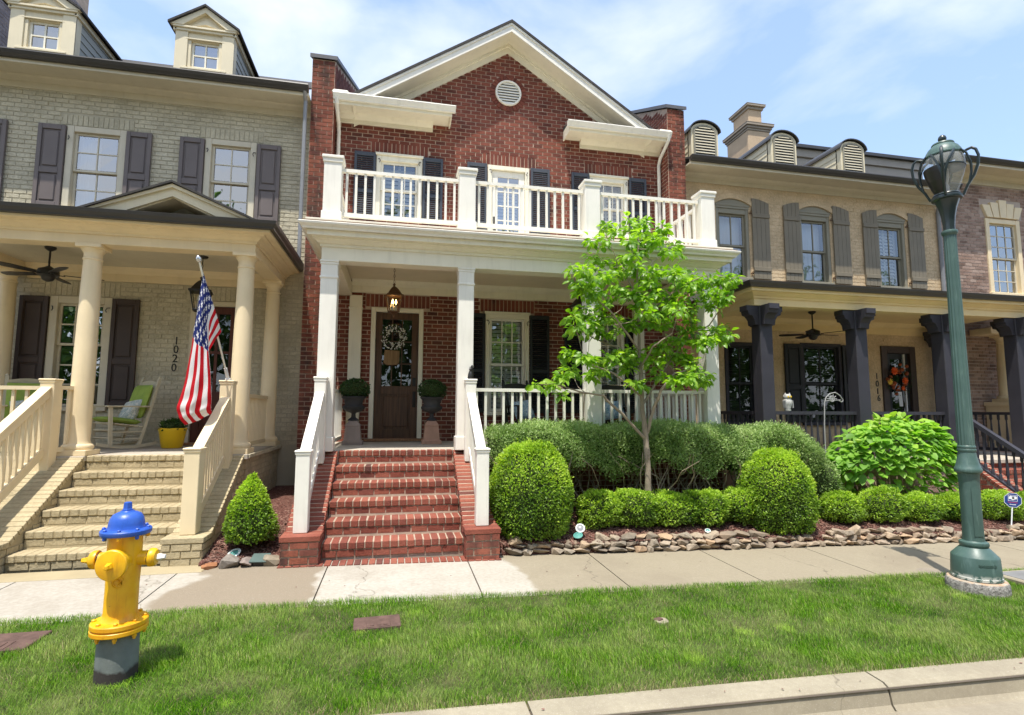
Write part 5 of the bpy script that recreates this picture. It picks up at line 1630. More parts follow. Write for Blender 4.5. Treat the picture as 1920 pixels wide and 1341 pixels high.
for i in range(5):
    t0, t1 = (i - 2.5) / 2.5, (i - 1.5) / 2.5
    e = 0.012
    zb_, zt_ = 6.625, 6.94 + (0.075 if i in (1, 3) else (0.15 if i == 2 else 0.0))
    m = MB(); m.prism([(kc + t0 * 0.52 + e, zb_), (kc + t1 * 0.52 - e, zb_), (kc + t1 * 0.66 - e, zt_), (kc + t0 * 0.66 + e, zt_)], 'y', YW - 0.06 - 0.01 * (i == 2), YW + 0.02)
    obj('lintel_stone', m, M_CREAM, brn)
for i in range(4):
    t0, t1 = (i - 2) / 2, (i - 1) / 2
    m = MB(); m.prism([(15.35 + t0 * 0.46 + .01, 3.22), (15.35 + t1 * 0.46 - .01, 3.22), (15.35 + t1 * 0.62 - .01, 3.62), (15.35 + t0 * 0.62 + .01, 3.62)], 'y', YW - 0.05, YW + 0.02); obj('lintel_stone', m, M_CREAM, brn)
m = MB()
m.box(13.0, 20, YW - 0.03, YW - 0.003, 7.46, 7.68, 0.004); m.box(13.0, 20, 9.99, YW - 0.004, 7.682, 7.71); m.box(13.0, 20, 9.955, 9.989, 7.66, 7.82, 0.004)
m.prism([(YW - 0.031, 7.6), (YW - 0.031, 7.68), (YW - 0.16, 7.68), (YW - 0.11, 7.63)], 'x', 13.0, 20)
obj('eave', m, M_TRIMG, brn)
m = MB(); yg = 9.953
m.prism([(yg, 7.73), (yg, 7.835), (yg - 0.11, 7.84), (yg - 0.115, 7.82), (yg - 0.09, 7.77), (yg - 0.06, 7.74), (yg - 0.055, 7.73)], 'x', 13.0, 20); obj('gutter', m, M_GUTD, brn)
m = MB(); m.prism([(9.94, 7.8), (16, 9.3), (16, 9.2), (9.94, 7.76)], 'x', 14.9, 20); obj('roof', m, M_SHINGLE, brn)
m = MB(); m.box(13.03, 18.6, 8.9, YW - 0.01, -0.4, 0.80); obj('porch_base', m, M_BROWNB, brn)
round_column(brn, 14.25, 10.2, 1.95, 3.55, 0.14, M_CREAM)
m = MB(); m.box(13.95, 14.55, 9.9, 10.48, 0.8, 1.949, 0.01); m.box(13.9, 14.6, 9.85, 10.48, 1.85, 1.948, 0.01); obj('column_pedestal', m, M_CREAM, brn)
m = MB(); m.box(13.6, 18.6, 9.95, 10.45, 3.552, 3.70, 0.01); obj('porch_beam', m, M_CREAM, brn)

# ================================================================== neighbour glimpsed at top left
nb_ = thing('brick_house', 'grey purple brick side wall of a taller house at the top left corner', 'house', (-8.9, 12, 0))
m = MB(); m.box(-10.8, -8.62, 11.6, 16, 4, 13.5); w = obj('wall', m, M_MORTAR, nb_)
lay_bricks(w, cells(11.6, 16, 8.2, 12.5), 'right', -8.62, M_GREYPURPLE, 60, lambda u, z: 9.3 < z < 10.6 and u < 14)

# ================================================================== PLANTS
def np_mesh(name, V, F, tone, mat, smooth=False):
    me = bpy.data.meshes.new(name)
    V = np.asarray(V, np.float32); F = np.asarray(F, np.int32)
    k = F.shape[1]
    me.vertices.add(len(V)); me.vertices.foreach_set('co', V.ravel())
    me.loops.add(F.size); me.loops.foreach_set('vertex_index', F.ravel())
    me.polygons.add(len(F))
    me.polygons.foreach_set('loop_start', np.arange(0, F.size, k, dtype=np.int32))
    me.polygons.foreach_set('loop_total', np.full(len(F), k, np.int32))
    me.update(calc_edges=True)
    a = me.attributes.new('tone', 'FLOAT', 'FACE'); a.data.foreach_set('value', np.asarray(tone, np.float32))
    if smooth: me.polygons.foreach_set('use_smooth', np.ones(len(F), bool))
    me.materials.append(mat)
    return me
def unit(a): return a / np.maximum(1e-9, np.linalg.norm(a, axis=1, keepdims=True))
def leaf_mesh(name, P, D, N, L, W, tone, mat, fold=0.25, droop=0.0):
    """one folded leaf (two triangles) per point: P base, D axis, N upper side"""
    n = len(P)
    D = unit(D); S = unit(np.cross(D, N)); U = np.cross(S, D)
    L = np.broadcast_to(np.asarray(L, float), (n,))[:, None]; W = np.broadcast_to(np.asarray(W, float), (n,))[:, None]
    mid = P + D * L * 0.45
    V = np.stack([P, mid - S * W / 2 + U * W * fold, P + D * L - U * L * droop, mid + S * W / 2 + U * W * fold], 1).reshape(-1, 3)
    b = np.arange(n)[:, None] * 4
    F = np.concatenate([b + [0, 2, 1], b + [0, 3, 2]], 1).reshape(-1, 3)
    return np_mesh(name, V, F, np.repeat(tone, 2), mat)

def lumpy(u, seed, amp, freq):
    """smooth pseudo-random bumps on unit directions"""
    r = np.random.default_rng(seed); s = np.zeros(len(u))
    for i in range(9):
        k = r.normal(size=3) * freq; s += np.sin(u @ k + r.uniform(0, 6.28)) / 3.0
    return 1 + amp * s

def shrub(name, label, cat, c, rx, ry, h, n, mat, leaf=0.024, zoff=0.12, power=2.4, seed=0, group=None, top=0.5, tip=1.0, spread=0.05, bump=0.05, cone=0.0):
    """clipped shrub: leaves crowd a lumpy superellipsoid round a twiggy core"""
    r = np.random.default_rng(seed + 100)
    c = Vector(c)
    t = thing(name, label, cat, c, group)
    u = unit(r.normal(size=(n, 3)))
    u[:, 2] = np.where(u[:, 2] < -0.75, -u[:, 2], u[:, 2])
    p_ = power
    k = (np.abs(u) ** p_).sum(1) ** (-1 / p_)
    B = u * k[:, None]
    rad = lumpy(u, seed, bump, 3.0) * lumpy(u, seed + 5, bump * 0.8, 9.0)
    depth = 1 - np.abs(r.normal(size=n)) * spread - (r.random(n) < 0.12) * r.random(n) * 0.15 + (r.random(n) < 0.02) * r.random(n) * 0.10
    Q = B * (rad * depth)[:, None]
    if cone: 
        f = 1 - cone * np.clip((Q[:, 2] + 1) / 2, 0, 1) ** 1.3
        Q[:, 0] *= f; Q[:, 1] *= f
    hz = h / 2
    P = np.stack([c.x + Q[:, 0] * rx, c.y + Q[:, 1] * ry, c.z + hz * (1 + Q[:, 2])], 1)
    P[:, 2] = np.maximum(P[:, 2], c.z + 0.01 + zoff * 0.4 * r.random(n))
    nrm = unit(np.stack([u[:, 0] / rx, u[:, 1] / ry, u[:, 2] / hz], 1))
    D = nrm * 0.8 + r.normal(size=(n, 3)) * 0.55 + np.array([0, 0, 0.55]) * top
    N = nrm + r.normal(size=(n, 3)) * 0.7 + np.array([0, 0, 0.5])
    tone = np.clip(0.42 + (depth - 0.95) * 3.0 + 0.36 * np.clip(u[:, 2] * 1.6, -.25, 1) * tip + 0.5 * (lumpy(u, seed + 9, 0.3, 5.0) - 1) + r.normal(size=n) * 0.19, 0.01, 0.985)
    me = leaf_mesh('foliage', P, D, N, leaf * r.uniform(0.7, 1.3, n), leaf * 0.55 * r.uniform(0.8, 1.2, n), tone, mat)
    o = link('foliage', me, t); o['kind'] = 'stuff'
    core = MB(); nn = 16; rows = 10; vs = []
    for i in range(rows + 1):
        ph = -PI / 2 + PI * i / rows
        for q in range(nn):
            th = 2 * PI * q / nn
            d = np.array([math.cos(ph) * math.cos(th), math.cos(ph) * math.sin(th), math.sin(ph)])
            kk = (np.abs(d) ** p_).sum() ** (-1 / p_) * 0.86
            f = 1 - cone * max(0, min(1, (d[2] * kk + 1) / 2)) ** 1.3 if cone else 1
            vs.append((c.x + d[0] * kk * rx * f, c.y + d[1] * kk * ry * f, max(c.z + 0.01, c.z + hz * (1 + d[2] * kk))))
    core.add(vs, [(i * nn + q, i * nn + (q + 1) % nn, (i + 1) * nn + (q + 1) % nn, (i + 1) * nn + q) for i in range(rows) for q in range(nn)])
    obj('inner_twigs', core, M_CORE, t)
    return t

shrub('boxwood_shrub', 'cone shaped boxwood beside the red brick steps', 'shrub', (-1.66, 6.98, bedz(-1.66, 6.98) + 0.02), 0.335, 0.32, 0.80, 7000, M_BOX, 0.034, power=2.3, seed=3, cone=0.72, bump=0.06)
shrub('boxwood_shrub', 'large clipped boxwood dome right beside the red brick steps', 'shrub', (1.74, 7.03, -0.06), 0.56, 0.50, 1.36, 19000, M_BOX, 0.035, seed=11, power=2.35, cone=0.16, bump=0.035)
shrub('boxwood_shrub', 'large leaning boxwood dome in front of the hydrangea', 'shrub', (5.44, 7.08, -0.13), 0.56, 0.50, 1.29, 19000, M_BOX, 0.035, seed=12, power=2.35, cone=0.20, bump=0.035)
LOW = [(1090, 1160, 923, 996, 'low boxwood mound beside the large dome at the steps'), (1157, 1228, 918, 996, 'low boxwood mound just left of the tree trunk'), (1229, 1301, 926, 992, 'low boxwood mound just right of the tree trunk'),
       (1290, 1361, 920, 990, 'low boxwood mound, second one right of the tree trunk'), (1363, 1420, 915, 985, 'low boxwood mound tucked against the left of the leaning dome'),
       (1547, 1618, 926, 977, 'low bright boxwood mound just right of the leaning dome'), (1607, 1697, 916, 980, 'widest low boxwood mound under the hydrangea'), (1696, 1762, 926, 975, 'low bright boxwood mound under the right of the hydrangea'),
       (1768, 1822, 928, 974, 'low boxwood mound half behind the green lamp post'), (1840, 1912, 923, 980, 'low boxwood mound behind the blue yard sign'), (1905, 1975, 925, 980, 'low boxwood mound cut by the right edge of the photo')]
for i, (a, b, tp, bt, lab) in enumerate(LOW):
    Y = 7.10 if i < 5 else 7.08
    zb = bedz(at((a + b) / 2, bt, Y).x, Y)
    x0, x1 = at(a, (tp + bt) / 2, Y).x, at(b, (tp + bt) / 2, Y).x
    h = at((a + b) / 2, tp, Y + 0.05).z - zb + 0.02
    shrub('boxwood_shrub', lab, 'shrub', ((x0 + x1) / 2, Y + 0.05, zb - 0.02), (x1 - x0) / 2 * (1.06 if i < 5 else 0.97), 0.25, h, 5600, M_BOX, 0.035, seed=30 + i, group='low boxwood mounds along the bed', bump=0.11, power=2.7 if i < 5 else 2.15, spread=0.07)

def twigs(mb, x0, x1, y0, y1, z0, z1, n, r0=0.010):
    for k in range(n):
        p = Vector((random.uniform(x0, x1), random.uniform(y0, y1), z0)); pts = [p.copy()]
        d = Vector((random.uniform(-.5, .5), random.uniform(-.4, .2), 1)).normalized()
        while p.z < z1:
            d = (d + Vector((random.uniform(-.5, .5), random.uniform(-.4, .4), random.uniform(-.1, .35)))).normalized()
            p = p + d * 0.11; pts.append(p.copy())
            if len(pts) > 14: break
        m = len(pts)
        mb.tube(pts, [r0 * (1 - 0.7 * i / m) * random.uniform(.7, 1.2) for i in range(m)], 4, cap=False)

def hedge(label, x0, x1, yf, yb, z0, ztop, n, seed, group=None, dome=0.0, lean=0.0):
    r = np.random.default_rng(seed)
    t = thing('clipped_hedge', label, 'hedge', ((x0 + x1) / 2, (yf + yb) / 2, 0.1), group)
    m = 0; Ps, Ds, Ns, Ts = [], [], [], []
    cx, hx, cy, hy = (x0 + x1) / 2, (x1 - x0) / 2, (yf + yb) / 2, (yb - yf) / 2
    k = n
    a = r.uniform(-1, 1, k); b = r.uniform(-1, 1, k); w = r.random(k)
    top = w < 0.38
    front = ~top
    und = 0.10 * np.sin(a * 9 + seed) + 0.06 * np.sin(a * 23 + 1)
    X = cx + hx * a; Z = np.where(top, 1.0, b * 0.5 + 0.5); Yv = np.where(top, b, -1.0)
    zt = ztop + 0.03 * np.sin(a * 7 + seed) + 0.02 * np.sin(a * 17) - dome * np.abs(a) ** 3 + lean * a
    zb = z0 + und + 0.10
    Zw = zb + (zt - zb) * Z
    Yw = cy + hy * Yv
    # rounded shoulders and ends
    sh = np.clip((Z - 0.7) / 0.3, 0, 1)
    Yw = np.where(front, Yw + 0.16 * sh ** 2 * (1 - 0.2 * r.random(k)), Yw)
    Zw = np.where(top, Zw - 0.12 * np.clip((-Yv - 0.5) / 0.5, 0, 1) ** 2, Zw)
    end = np.clip((np.abs(a) - 0.90) / 0.10, 0, 1)
    Yw = Yw + np.where(front, 0.30 * end ** 2, 0); Zw = Zw - np.where(top, 0.12 * end ** 2, 0)
    Yw += 0.05 * np.sin(X * 5.1 + Zw * 4) * front
    P = np.stack([X, Yw, Zw], 1) + r.normal(size=(k, 3)) * np.array([0.03, 0.045, 0.032])
    thin = (Z < 0.28) & front & (r.random(k) < 0.62 * (1 - Z / 0.28))
    nrm = np.where(top[:, None], np.array([0, -0.15, 1.0]), np.array([0, -1.0, 0.35]))
    D = nrm * 0.8 + r.normal(size=(k, 3)) * 0.7 + np.array([0, 0, 0.35]); N = nrm + r.normal(size=(k, 3)) * 0.8 + np.array([0, 0, .4])
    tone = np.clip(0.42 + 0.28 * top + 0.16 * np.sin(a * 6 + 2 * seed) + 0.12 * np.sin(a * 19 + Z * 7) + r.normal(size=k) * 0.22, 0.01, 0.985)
    keep = ~thin
    me = leaf_mesh('foliage', P[keep], D[keep], N[keep], 0.036 * r.uniform(.7, 1.3, keep.sum()), 0.017, tone[keep], M_HEDGE)
    o = link('foliage', me, t); o['kind'] = 'stuff'
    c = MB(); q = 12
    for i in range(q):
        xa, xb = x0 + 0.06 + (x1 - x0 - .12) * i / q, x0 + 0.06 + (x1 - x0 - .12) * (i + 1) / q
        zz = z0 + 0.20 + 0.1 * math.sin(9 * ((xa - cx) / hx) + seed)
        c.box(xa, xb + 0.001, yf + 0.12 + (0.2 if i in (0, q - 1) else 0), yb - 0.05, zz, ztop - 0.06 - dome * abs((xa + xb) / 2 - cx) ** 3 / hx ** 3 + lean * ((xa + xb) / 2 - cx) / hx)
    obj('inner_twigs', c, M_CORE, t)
    s = MB(); twigs(s, x0 + 0.15, x1 - 0.15, yf + 0.10, yb - 0.15, 0.02, z0 + 0.32, int((x1 - x0) * 30), 0.013)
    o = obj('stems', s, M_TWIG, t); o['kind'] = 'stuff'
    return t
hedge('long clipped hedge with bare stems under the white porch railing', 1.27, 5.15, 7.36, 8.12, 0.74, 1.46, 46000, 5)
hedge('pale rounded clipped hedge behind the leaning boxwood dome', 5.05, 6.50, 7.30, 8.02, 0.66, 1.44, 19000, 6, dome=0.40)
shrub('olive_shrub', 'small olive green shrub between the leaning dome and the hydrangea', 'shrub', (6.55, 7.5, 0.30), 0.30, 0.26, 0.62, 2600, M_HEDGE, 0.032, seed=71, bump=0.1, spread=0.12)

# big leaf used for the tree and the hydrangea
def big_leaf(L, W, cup, name, mat, seed=0):
    V, F = [], []
    prof = [(0.0, 0.02), (0.18, 0.62), (0.45, 1.0), (0.75, 0.72), (1.0, 0.0)]
    for i, (t, w) in enumerate(prof):
        x = t * L; z = -cup * L * (t * t) + 0.10 * L * t
        V += [(x, -w * W / 2, z + w * W * 0.16), (x, 0, z), (x, w * W / 2, z + w * W * 0.16)]
    for i in range(4):
        a = i * 3
        F += [(a, a + 1, a + 4, a + 3), (a + 1, a + 2, a + 5, a + 4)]
    return np.array(V), F
def leaf_set(root, name, mat, P, D, N, sc, tone, n_single, base, stuff_name='foliage', group=None):
    """the n_single leaves nearest the street become objects of their own; the rest one mesh"""
    V0, F0 = base
    D = unit(D); S = unit(np.cross(N, D)); U = np.cross(D, S)
    order = np.argsort(P[:, 1] - 0.15 * P[:, 2] * 0)
    single = set(order[:n_single].tolist())
    m0 = MB(); m0.add(V0, F0); me0 = mesh_of('leaf', m0, mat)
    me0.polygons.foreach_set('use_smooth', [True] * len(me0.polygons))
    for i in single:
        o = link('leaf', me0, root)
        M = Matrix(((D[i, 0], S[i, 0], U[i, 0], P[i, 0]), (D[i, 1], S[i, 1], U[i, 1], P[i, 1]), (D[i, 2], S[i, 2], U[i, 2], P[i, 2]), (0, 0, 0, 1)))
        M = M @ Matrix.Diagonal((sc[i], sc[i], sc[i], 1))
        o.matrix_basis = M
    rest = [i for i in range(len(P)) if i not in single]
    R = np.stack([D, S, U], 2)
    VV = np.concatenate([(V0 * sc[i]) @ R[i].T + P[i] for i in rest])
    k = len(V0)
    FF = np.concatenate([np.array(F0) + j * k for j in range(len(rest))])
    o = link(stuff_name, np_mesh(stuff_name, VV, FF, np.repeat(tone[rest], len(F0)), mat, True), root)
    o['kind'] = 'stuff'

# ---- the young tree in the bed
tree = thing('young_tree', 'young bright green broadleaf tree in front of the white porch', 'tree', (3.50, 7.2, 0.1))
LIMBS = [
    [(1217, 985, 7.2, .040), (1216, 932, 7.2, .037), (1214, 860, 7.2, .034), (1210, 815, 7.2, .034), (1205, 770, 7.2, .025), (1202, 715, 7.22, .022), (1199, 650, 7.25, .018), (1196, 580, 7.25, .014), (1195, 520, 7.25, .011), (1197, 450, 7.2, .006)],
    [(1209, 822, 7.2, .020), (1165, 775, 7.05, .015), (1130, 742, 6.95, .012), (1088, 735, 6.85, .009), (1045, 722, 6.8, .005)],
    [(1213, 812, 7.2, .022), (1226, 765, 7.1, .018), (1240, 732, 7.0, .015), (1266, 700, 6.9, .011), (1305, 690, 6.8, .006)],
    [(1204, 760, 7.2, .016), (1240, 700, 7.5, .013), (1285, 640, 7.7, .010), (1330, 610, 7.7, .008), (1362, 560, 7.6, .005)],
    [(1202, 700, 7.2, .014), (1165, 655, 7.45, .011), (1115, 635, 7.6, .008), (1070, 610, 7.7, .005)],
    [(1200, 660, 7.25, .013), (1150, 590, 7.0, .010), (1115, 555, 6.9, .008), (1085, 520, 6.9, .005)],
    [(1198, 620, 7.25, .012), (1245, 560, 7.05, .009), (1290, 530, 6.95, .007), (1325, 515, 6.9, .004)],
    [(1196, 560, 7.25, .010), (1165, 500, 7.5, .007), (1135, 440, 7.5, .004)],
    [(1196, 540, 7.25, .010), (1225, 490, 7.45, .007), (1260, 465, 7.5, .004)],
    [(1205, 745, 7.2, .012), (1150, 700, 6.85, .009), (1100, 680, 6.75, .006)],
    [(1202, 690, 7.22, .012), (1225, 650, 6.85, .009), (1260, 625, 6.7, .006)]]
nodes = []
tr = MB()
for li, L in enumerate(LIMBS):
    pts = [at(a, b, y) for a, b, y, r in L]
    L = [(a, b, y, r * 1.25) for a, b, y, r in L]
    fine, rad = [], []
    for i in range(len(pts) - 1):
        for q in range(4):
            t = q / 4
            p = pts[i].lerp(pts[i + 1], t) + Vector((random.uniform(-1, 1), random.uniform(-1, 1), 0)) * (0.010 if li else 0.006)
            fine.append(p); rad.append((L[i][3] * (1 - t) + L[i + 1][3] * t) * random.uniform(.93, 1.07))
    fine.append(pts[-1]); rad.append(L[-1][3])
    if li == 0: fine[0].z = bedz(fine[0].x, fine[0].y) - 0.05; rad[0] *= 1.35
    mbx = tr if li else MB()
    mbx.tube(fine, rad, 9 if li == 0 else 6)
    if li == 0: trunk = obj('trunk', mbx, M_BARK, tree, 1.2)
    for p, r in zip(fine, rad):
        if p.z > 1.6: nodes.append((p, r))
CL = [(640, 110), (430, 140), (560, 150), (660, 180), (780, 170), (420, 220), (560, 230), (650, 270), (740, 230), (860, 250), (870, 310), (400, 350), (490, 370), (600, 320), (280, 410), (330, 470), (260, 520), (420, 440), (520, 420), (660, 440), (760, 420), (850, 400), (900, 430), (990, 440), (900, 500), (1000, 500), (1080, 470), (1180, 450), (1210, 500), (1150, 560), (1090, 600), (1060, 540), (560, 560), (640, 570), (740, 570), (820, 580), (650, 650), (760, 660), (880, 620), (960, 620), (290, 680), (370, 660), (450, 690), (230, 740), (320, 760), (420, 790), (500, 760), (700, 720), (960, 720), (1050, 760), (1160, 750), (1190, 800), (1080, 830), (980, 840), (890, 830), (800, 860), (210, 920), (300, 930), (380, 960), (460, 930), (540, 930), (620, 920), (700, 930), (790, 940), (880, 920), (960, 960), (1000, 1020), (1040, 1090), (940, 1070), (860, 1060), (140, 1050), (100, 1090), (200, 1020), (330, 1040), (620, 1090), (560, 1000), (740, 1000), (350, 560), (480, 500), (700, 500), (590, 740), (850, 720)]
tw = MB(); lp, ld, ln_, ls = [], [], [], []
rt = np.random.default_rng(21)
for (zx, zy) in CL:
    Y = 7.2 + float(np.clip(rt.normal() * 0.42, -0.65, 0.75))
    c = at(1000 + (640 + (zx - 640) * 0.94) / 3.193, 380 + zy / 3.193, Y)
    best = min(nodes, key=lambda q: (q[0] - c).length + (0.6 * max(0, q[0].z - c.z)))
    a = best[0]
    mid = a.lerp(c, 0.5) + Vector((0, 0, -0.06))
    for sub in range(3):
        e = c + Vector((rt.normal() * .10, rt.normal() * .10, rt.normal() * .085)) if sub else c
        mm = mid if not sub else mid.lerp(c, 0.4)
        tw.tube([a if not sub else mid, mm, e], [min(best[1] * .7, 0.007) if not sub else 0.004, 0.004, 0.002], 4, cap=False)
        nl = 22
        ph = rt.uniform(0, 6.28)
        for k in range(nl):
            an = ph + k * 2.4
            el = rt.uniform(-0.7, 0.8)
            d = np.array([math.cos(an) * math.cos(el), math.sin(an) * math.cos(el), math.sin(el)])
            lp.append(np.array(e) + d * rt.uniform(0.0, 0.10)); ld.append(d + np.array([0, 0, -0.25]))
            ln_.append(np.array([0, -.15, 0.9]) + rt.normal(size=3) * 0.5); ls.append(rt.uniform(0.6, 1.25))
tb = obj('branches', tr, M_BARK, tree, 1.0)
o = obj('twigs', tw, M_BARK, tree); o['kind'] = 'stuff'
lp, ld, ln_, ls = map(np.array, (lp, ld, ln_, ls))
leaf_set(tree, 'leaf', M_TREELEAF, lp, ld, ln_, ls, rt.random(len(lp)) * 0.98 + 0.01, 300, big_leaf(0.104, 0.060, 0.42, 'leaf', M_TREELEAF), 'crown')

# ---- hydrangea
hyd = thing('hydrangea_bush', 'broad bright green hydrangea with big leaves under the dark porch railing', 'bush', (8.25, 7.74, 0.2))
rh = np.random.default_rng(44)
n = 1350
u = unit(rh.normal(size=(n, 3))); u[:, 2] = np.abs(u[:, 2]) * np.where(rh.random(n) < 0.22, -0.55, 1); u[:, 1] = np.where(rh.random(n) < 0.6, -np.abs(u[:, 1]), u[:, 1])
u = unit(u)
rad = lumpy(u, 9, 0.06, 3) * (1 - np.abs(rh.normal(size=n)) * 0.10)
P = np.stack([8.25 + u[:, 0] * rad * 1.19, 7.74 + u[:, 1] * rad * 0.48, 0.86 + u[:, 2] * rad * 0.72], 1)
P[:, 2] = np.maximum(P[:, 2], 0.36)
D = np.stack([u[:, 0], u[:, 1], u[:, 2] * 0.2 - 0.35], 1) + rh.normal(size=(n, 3)) * 0.35
N = np.array([0, -0.25, 1.0]) + u * 0.5 + rh.normal(size=(n, 3)) * 0.25
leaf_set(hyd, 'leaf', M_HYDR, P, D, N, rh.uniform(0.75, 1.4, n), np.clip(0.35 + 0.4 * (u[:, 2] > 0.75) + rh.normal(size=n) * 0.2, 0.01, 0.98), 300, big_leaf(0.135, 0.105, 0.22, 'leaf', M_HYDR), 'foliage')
s = MB()
for k in range(46):
    an = rh.uniform(0, 6.28); q = rh.random() ** 0.5
    e = Vector((8.25 + 1.02 * q * math.cos(an), 7.74 + 0.4 * q * math.sin(an), 0.65 + 0.6 * math.sqrt(1 - q * q)))
    s.tube([(8.25 + 0.3 * math.cos(an) * q, 7.74 + .2 * math.sin(an) * q, 0.1), (8.25 + 0.75 * math.cos(an) * q, 7.74 + .3 * math.sin(an) * q, e.z * .55), e], [.008, .006, .003], 4, cap=False)
o = obj('stems', s, M_TWIG, hyd); o['kind'] = 'stuff'
heads = MB()
for k in range(26):
    an = rh.uniform(0, 6.28); q = rh.random() ** 0.5 * 0.95
    c = Vector((8.25 + 1.15 * q * math.cos(an), 7.70 + 0.46 * q * math.sin(an), 0.87 + 0.73 * math.sqrt(max(0, 1 - q * q))))
    M = Matrix.Translation(c)
    heads.lathe([(0.012, -0.03), (0.045, 0.0), (0.05, 0.012), (0.03, 0.028), (0.005, 0.034)], 9, M, random.random())
hm_ = leafmat('young_flower_head', [(0.0, (0.26, 0.42, 0.06)), (1.0, (0.42, 0.55, 0.11))])
o = obj('flower_heads', heads, hm_, hyd); o['kind'] = 'stuff'

# ---- lawn of real blades
def lawn():
    r = np.random.default_rng(5)
    n = 400000
    y = 3.455 + (5.36 - 3.455) * r.random(n) ** 1.15
    xl, xr = -0.86 * y - 1.7, 1.55 * y + 1.2
    xr = np.minimum(xr, 10.5)
    x = xl + (xr - xl) * r.random(n)
    nz = np.array([mnoise.noise(Vector((a * 1.7, b * 1.7, 0.3))) for a, b in zip(x[::60], y[::60])])
    def fld(fx, fy, ph): return np.sin(x * fx + 1.3 * np.sin(y * fy + ph)) * np.sin(y * fy * 1.3 + 1.7 * np.sin(x * fx * 0.7 + ph))
    pat = 0.5 * fld(2.1, 3.3, 0.5) + 0.35 * fld(5.3, 6.1, 2.0) + 0.25 * fld(11.0, 13.0, 4.0)
    keep = np.ones(n, bool)
    for (cx, cy, hx, hy) in COVERS: keep &= ~((np.abs(x - cx) < hx) & (np.abs(y - cy) < hy))
    for (cx, cy, rr) in DISCS: keep &= ((x - cx) ** 2 + (y - cy) ** 2 > rr * rr)
    edge = np.clip((y - 3.455) / 0.14, 0, 1)
    keep &= (r.random(n) < 0.45 + 0.55 * edge) & (r.random(n) < 0.86 + 0.14 * np.clip(pat + .6, 0, 1))
    x, y, pat, edge = x[keep], y[keep], pat[keep], edge[keep]; n = len(x)
    g = np.where(x + 1 < -1, -0.025, np.where(x + 1 < 1, -0.025 - 0.0205 * (x + 2) ** 2 / 4, -0.025 - 0.0205 * (x + 1)))
    z = g - 0.0155 * (6.5 - y) - 0.012
    h = (0.031 + 0.025 * r.random(n)) * (1 + 0.34 * pat) * (0.55 + 0.45 * edge) * (1 + 0.25 * (y > 5.25))
    w = r.uniform(0.0022, 0.0042, n)
    an = r.uniform(0, 2 * PI, n)
    # mown grain: blades lean a little together in patches
    la = an * 0.55 + 1.2 * pat + 0.4; lean = r.uniform(0.15, 0.95, n) * h
    dx, dy = np.cos(la) * lean, np.sin(la) * lean
    sx, sy = -np.sin(an) * w / 2, np.cos(an) * w / 2
    zero = np.zeros(n)
    v0 = np.stack([x - sx, y - sy, z], 1); v1 = np.stack([x + sx, y + sy, z], 1)
    v2 = np.stack([x + dx * .35 + sx * .8, y + dy * .35 + sy * .8, z + h * .62], 1); v3 = np.stack([x + dx * .35 - sx * .8, y + dy * .35 - sy * .8, z + h * .62], 1)
    v4 = np.stack([x + dx, y + dy, z + h * (1 - 0.25 * (lean / h) ** 2)], 1)
    V = np.stack([v0, v1, v2, v3, v4], 1).reshape(-1, 3)
    b = np.arange(n)[:, None] * 5
    F = np.concatenate([b + [0, 1, 2], b + [0, 2, 3], b + [3, 2, 4]], 1).reshape(-1, 3)
    dry = (r.random(n) < 0.035 + 0.30 * (1 - edge))
    tone = np.where(dry, r.uniform(0.86, 0.985, n), np.clip(0.38 + 0.30 * pat + r.normal(size=n) * 0.27, 0.01, 0.84))
    for q in range(16):                                     # lime tufts of clover and coarse grass
        cx, cy = r.uniform(-2.5, 7), r.uniform(3.6, 5.2); dd = (x - cx) ** 2 + (y - cy) ** 2
        tone = np.where((dd < r.uniform(.03, .09) ** 2) & (r.random(n) < .7), 0.80, tone)
    me = np_mesh('grass', V, F, np.repeat(tone, 3), M_GRASS)
    tag(link('grass', me), 'dense green mown grass of the strip between kerb and pavement', 'grass', None, 'stuff')
M_GRASS = leafmat('grass_blade', [(0.0, (0.016, 0.060, 0.004)), (0.35, (0.080, 0.220, 0.004)), (0.7, (0.165, 0.355, 0.010)), (0.83, (0.30, 0.48, 0.05)), (0.87, (0.34, 0.30, 0.15)), (1.0, (0.44, 0.38, 0.22))], 0.5, 0.35, 0.18)
def on_ground(px, py, lift=0.0):
    z = -0.07
    for _ in range(6):
        a = at(px, py, 1.0); s = (z - CZ) / (a.z - CZ); p = Vector((a.x * s, s, z)); z = ground(p.x, p.y) + lift
    return p
HYD = Vector((-1.775, 4.20, ground(-1.775, 4.20)))
LMP = Vector((6.16, 4.86, ground(6.16, 4.86)))
mc = on_ground(707, 1171); mc2 = on_ground(20, 1208); vc = on_ground(1240, 1166); ub = on_ground(1925, 1090)
COVERS = [(mc.x, mc.y, 0.185, 0.125), (mc2.x - 0.12, mc2.y, 0.30, 0.17), (ub.x + 0.25, ub.y + 0.02, 0.50, 0.20)]
DISCS = [(HYD.x, HYD.y, 0.105), (LMP.x, LMP.y, 0.272), (vc.x, vc.y, 0.055)]
lawn()

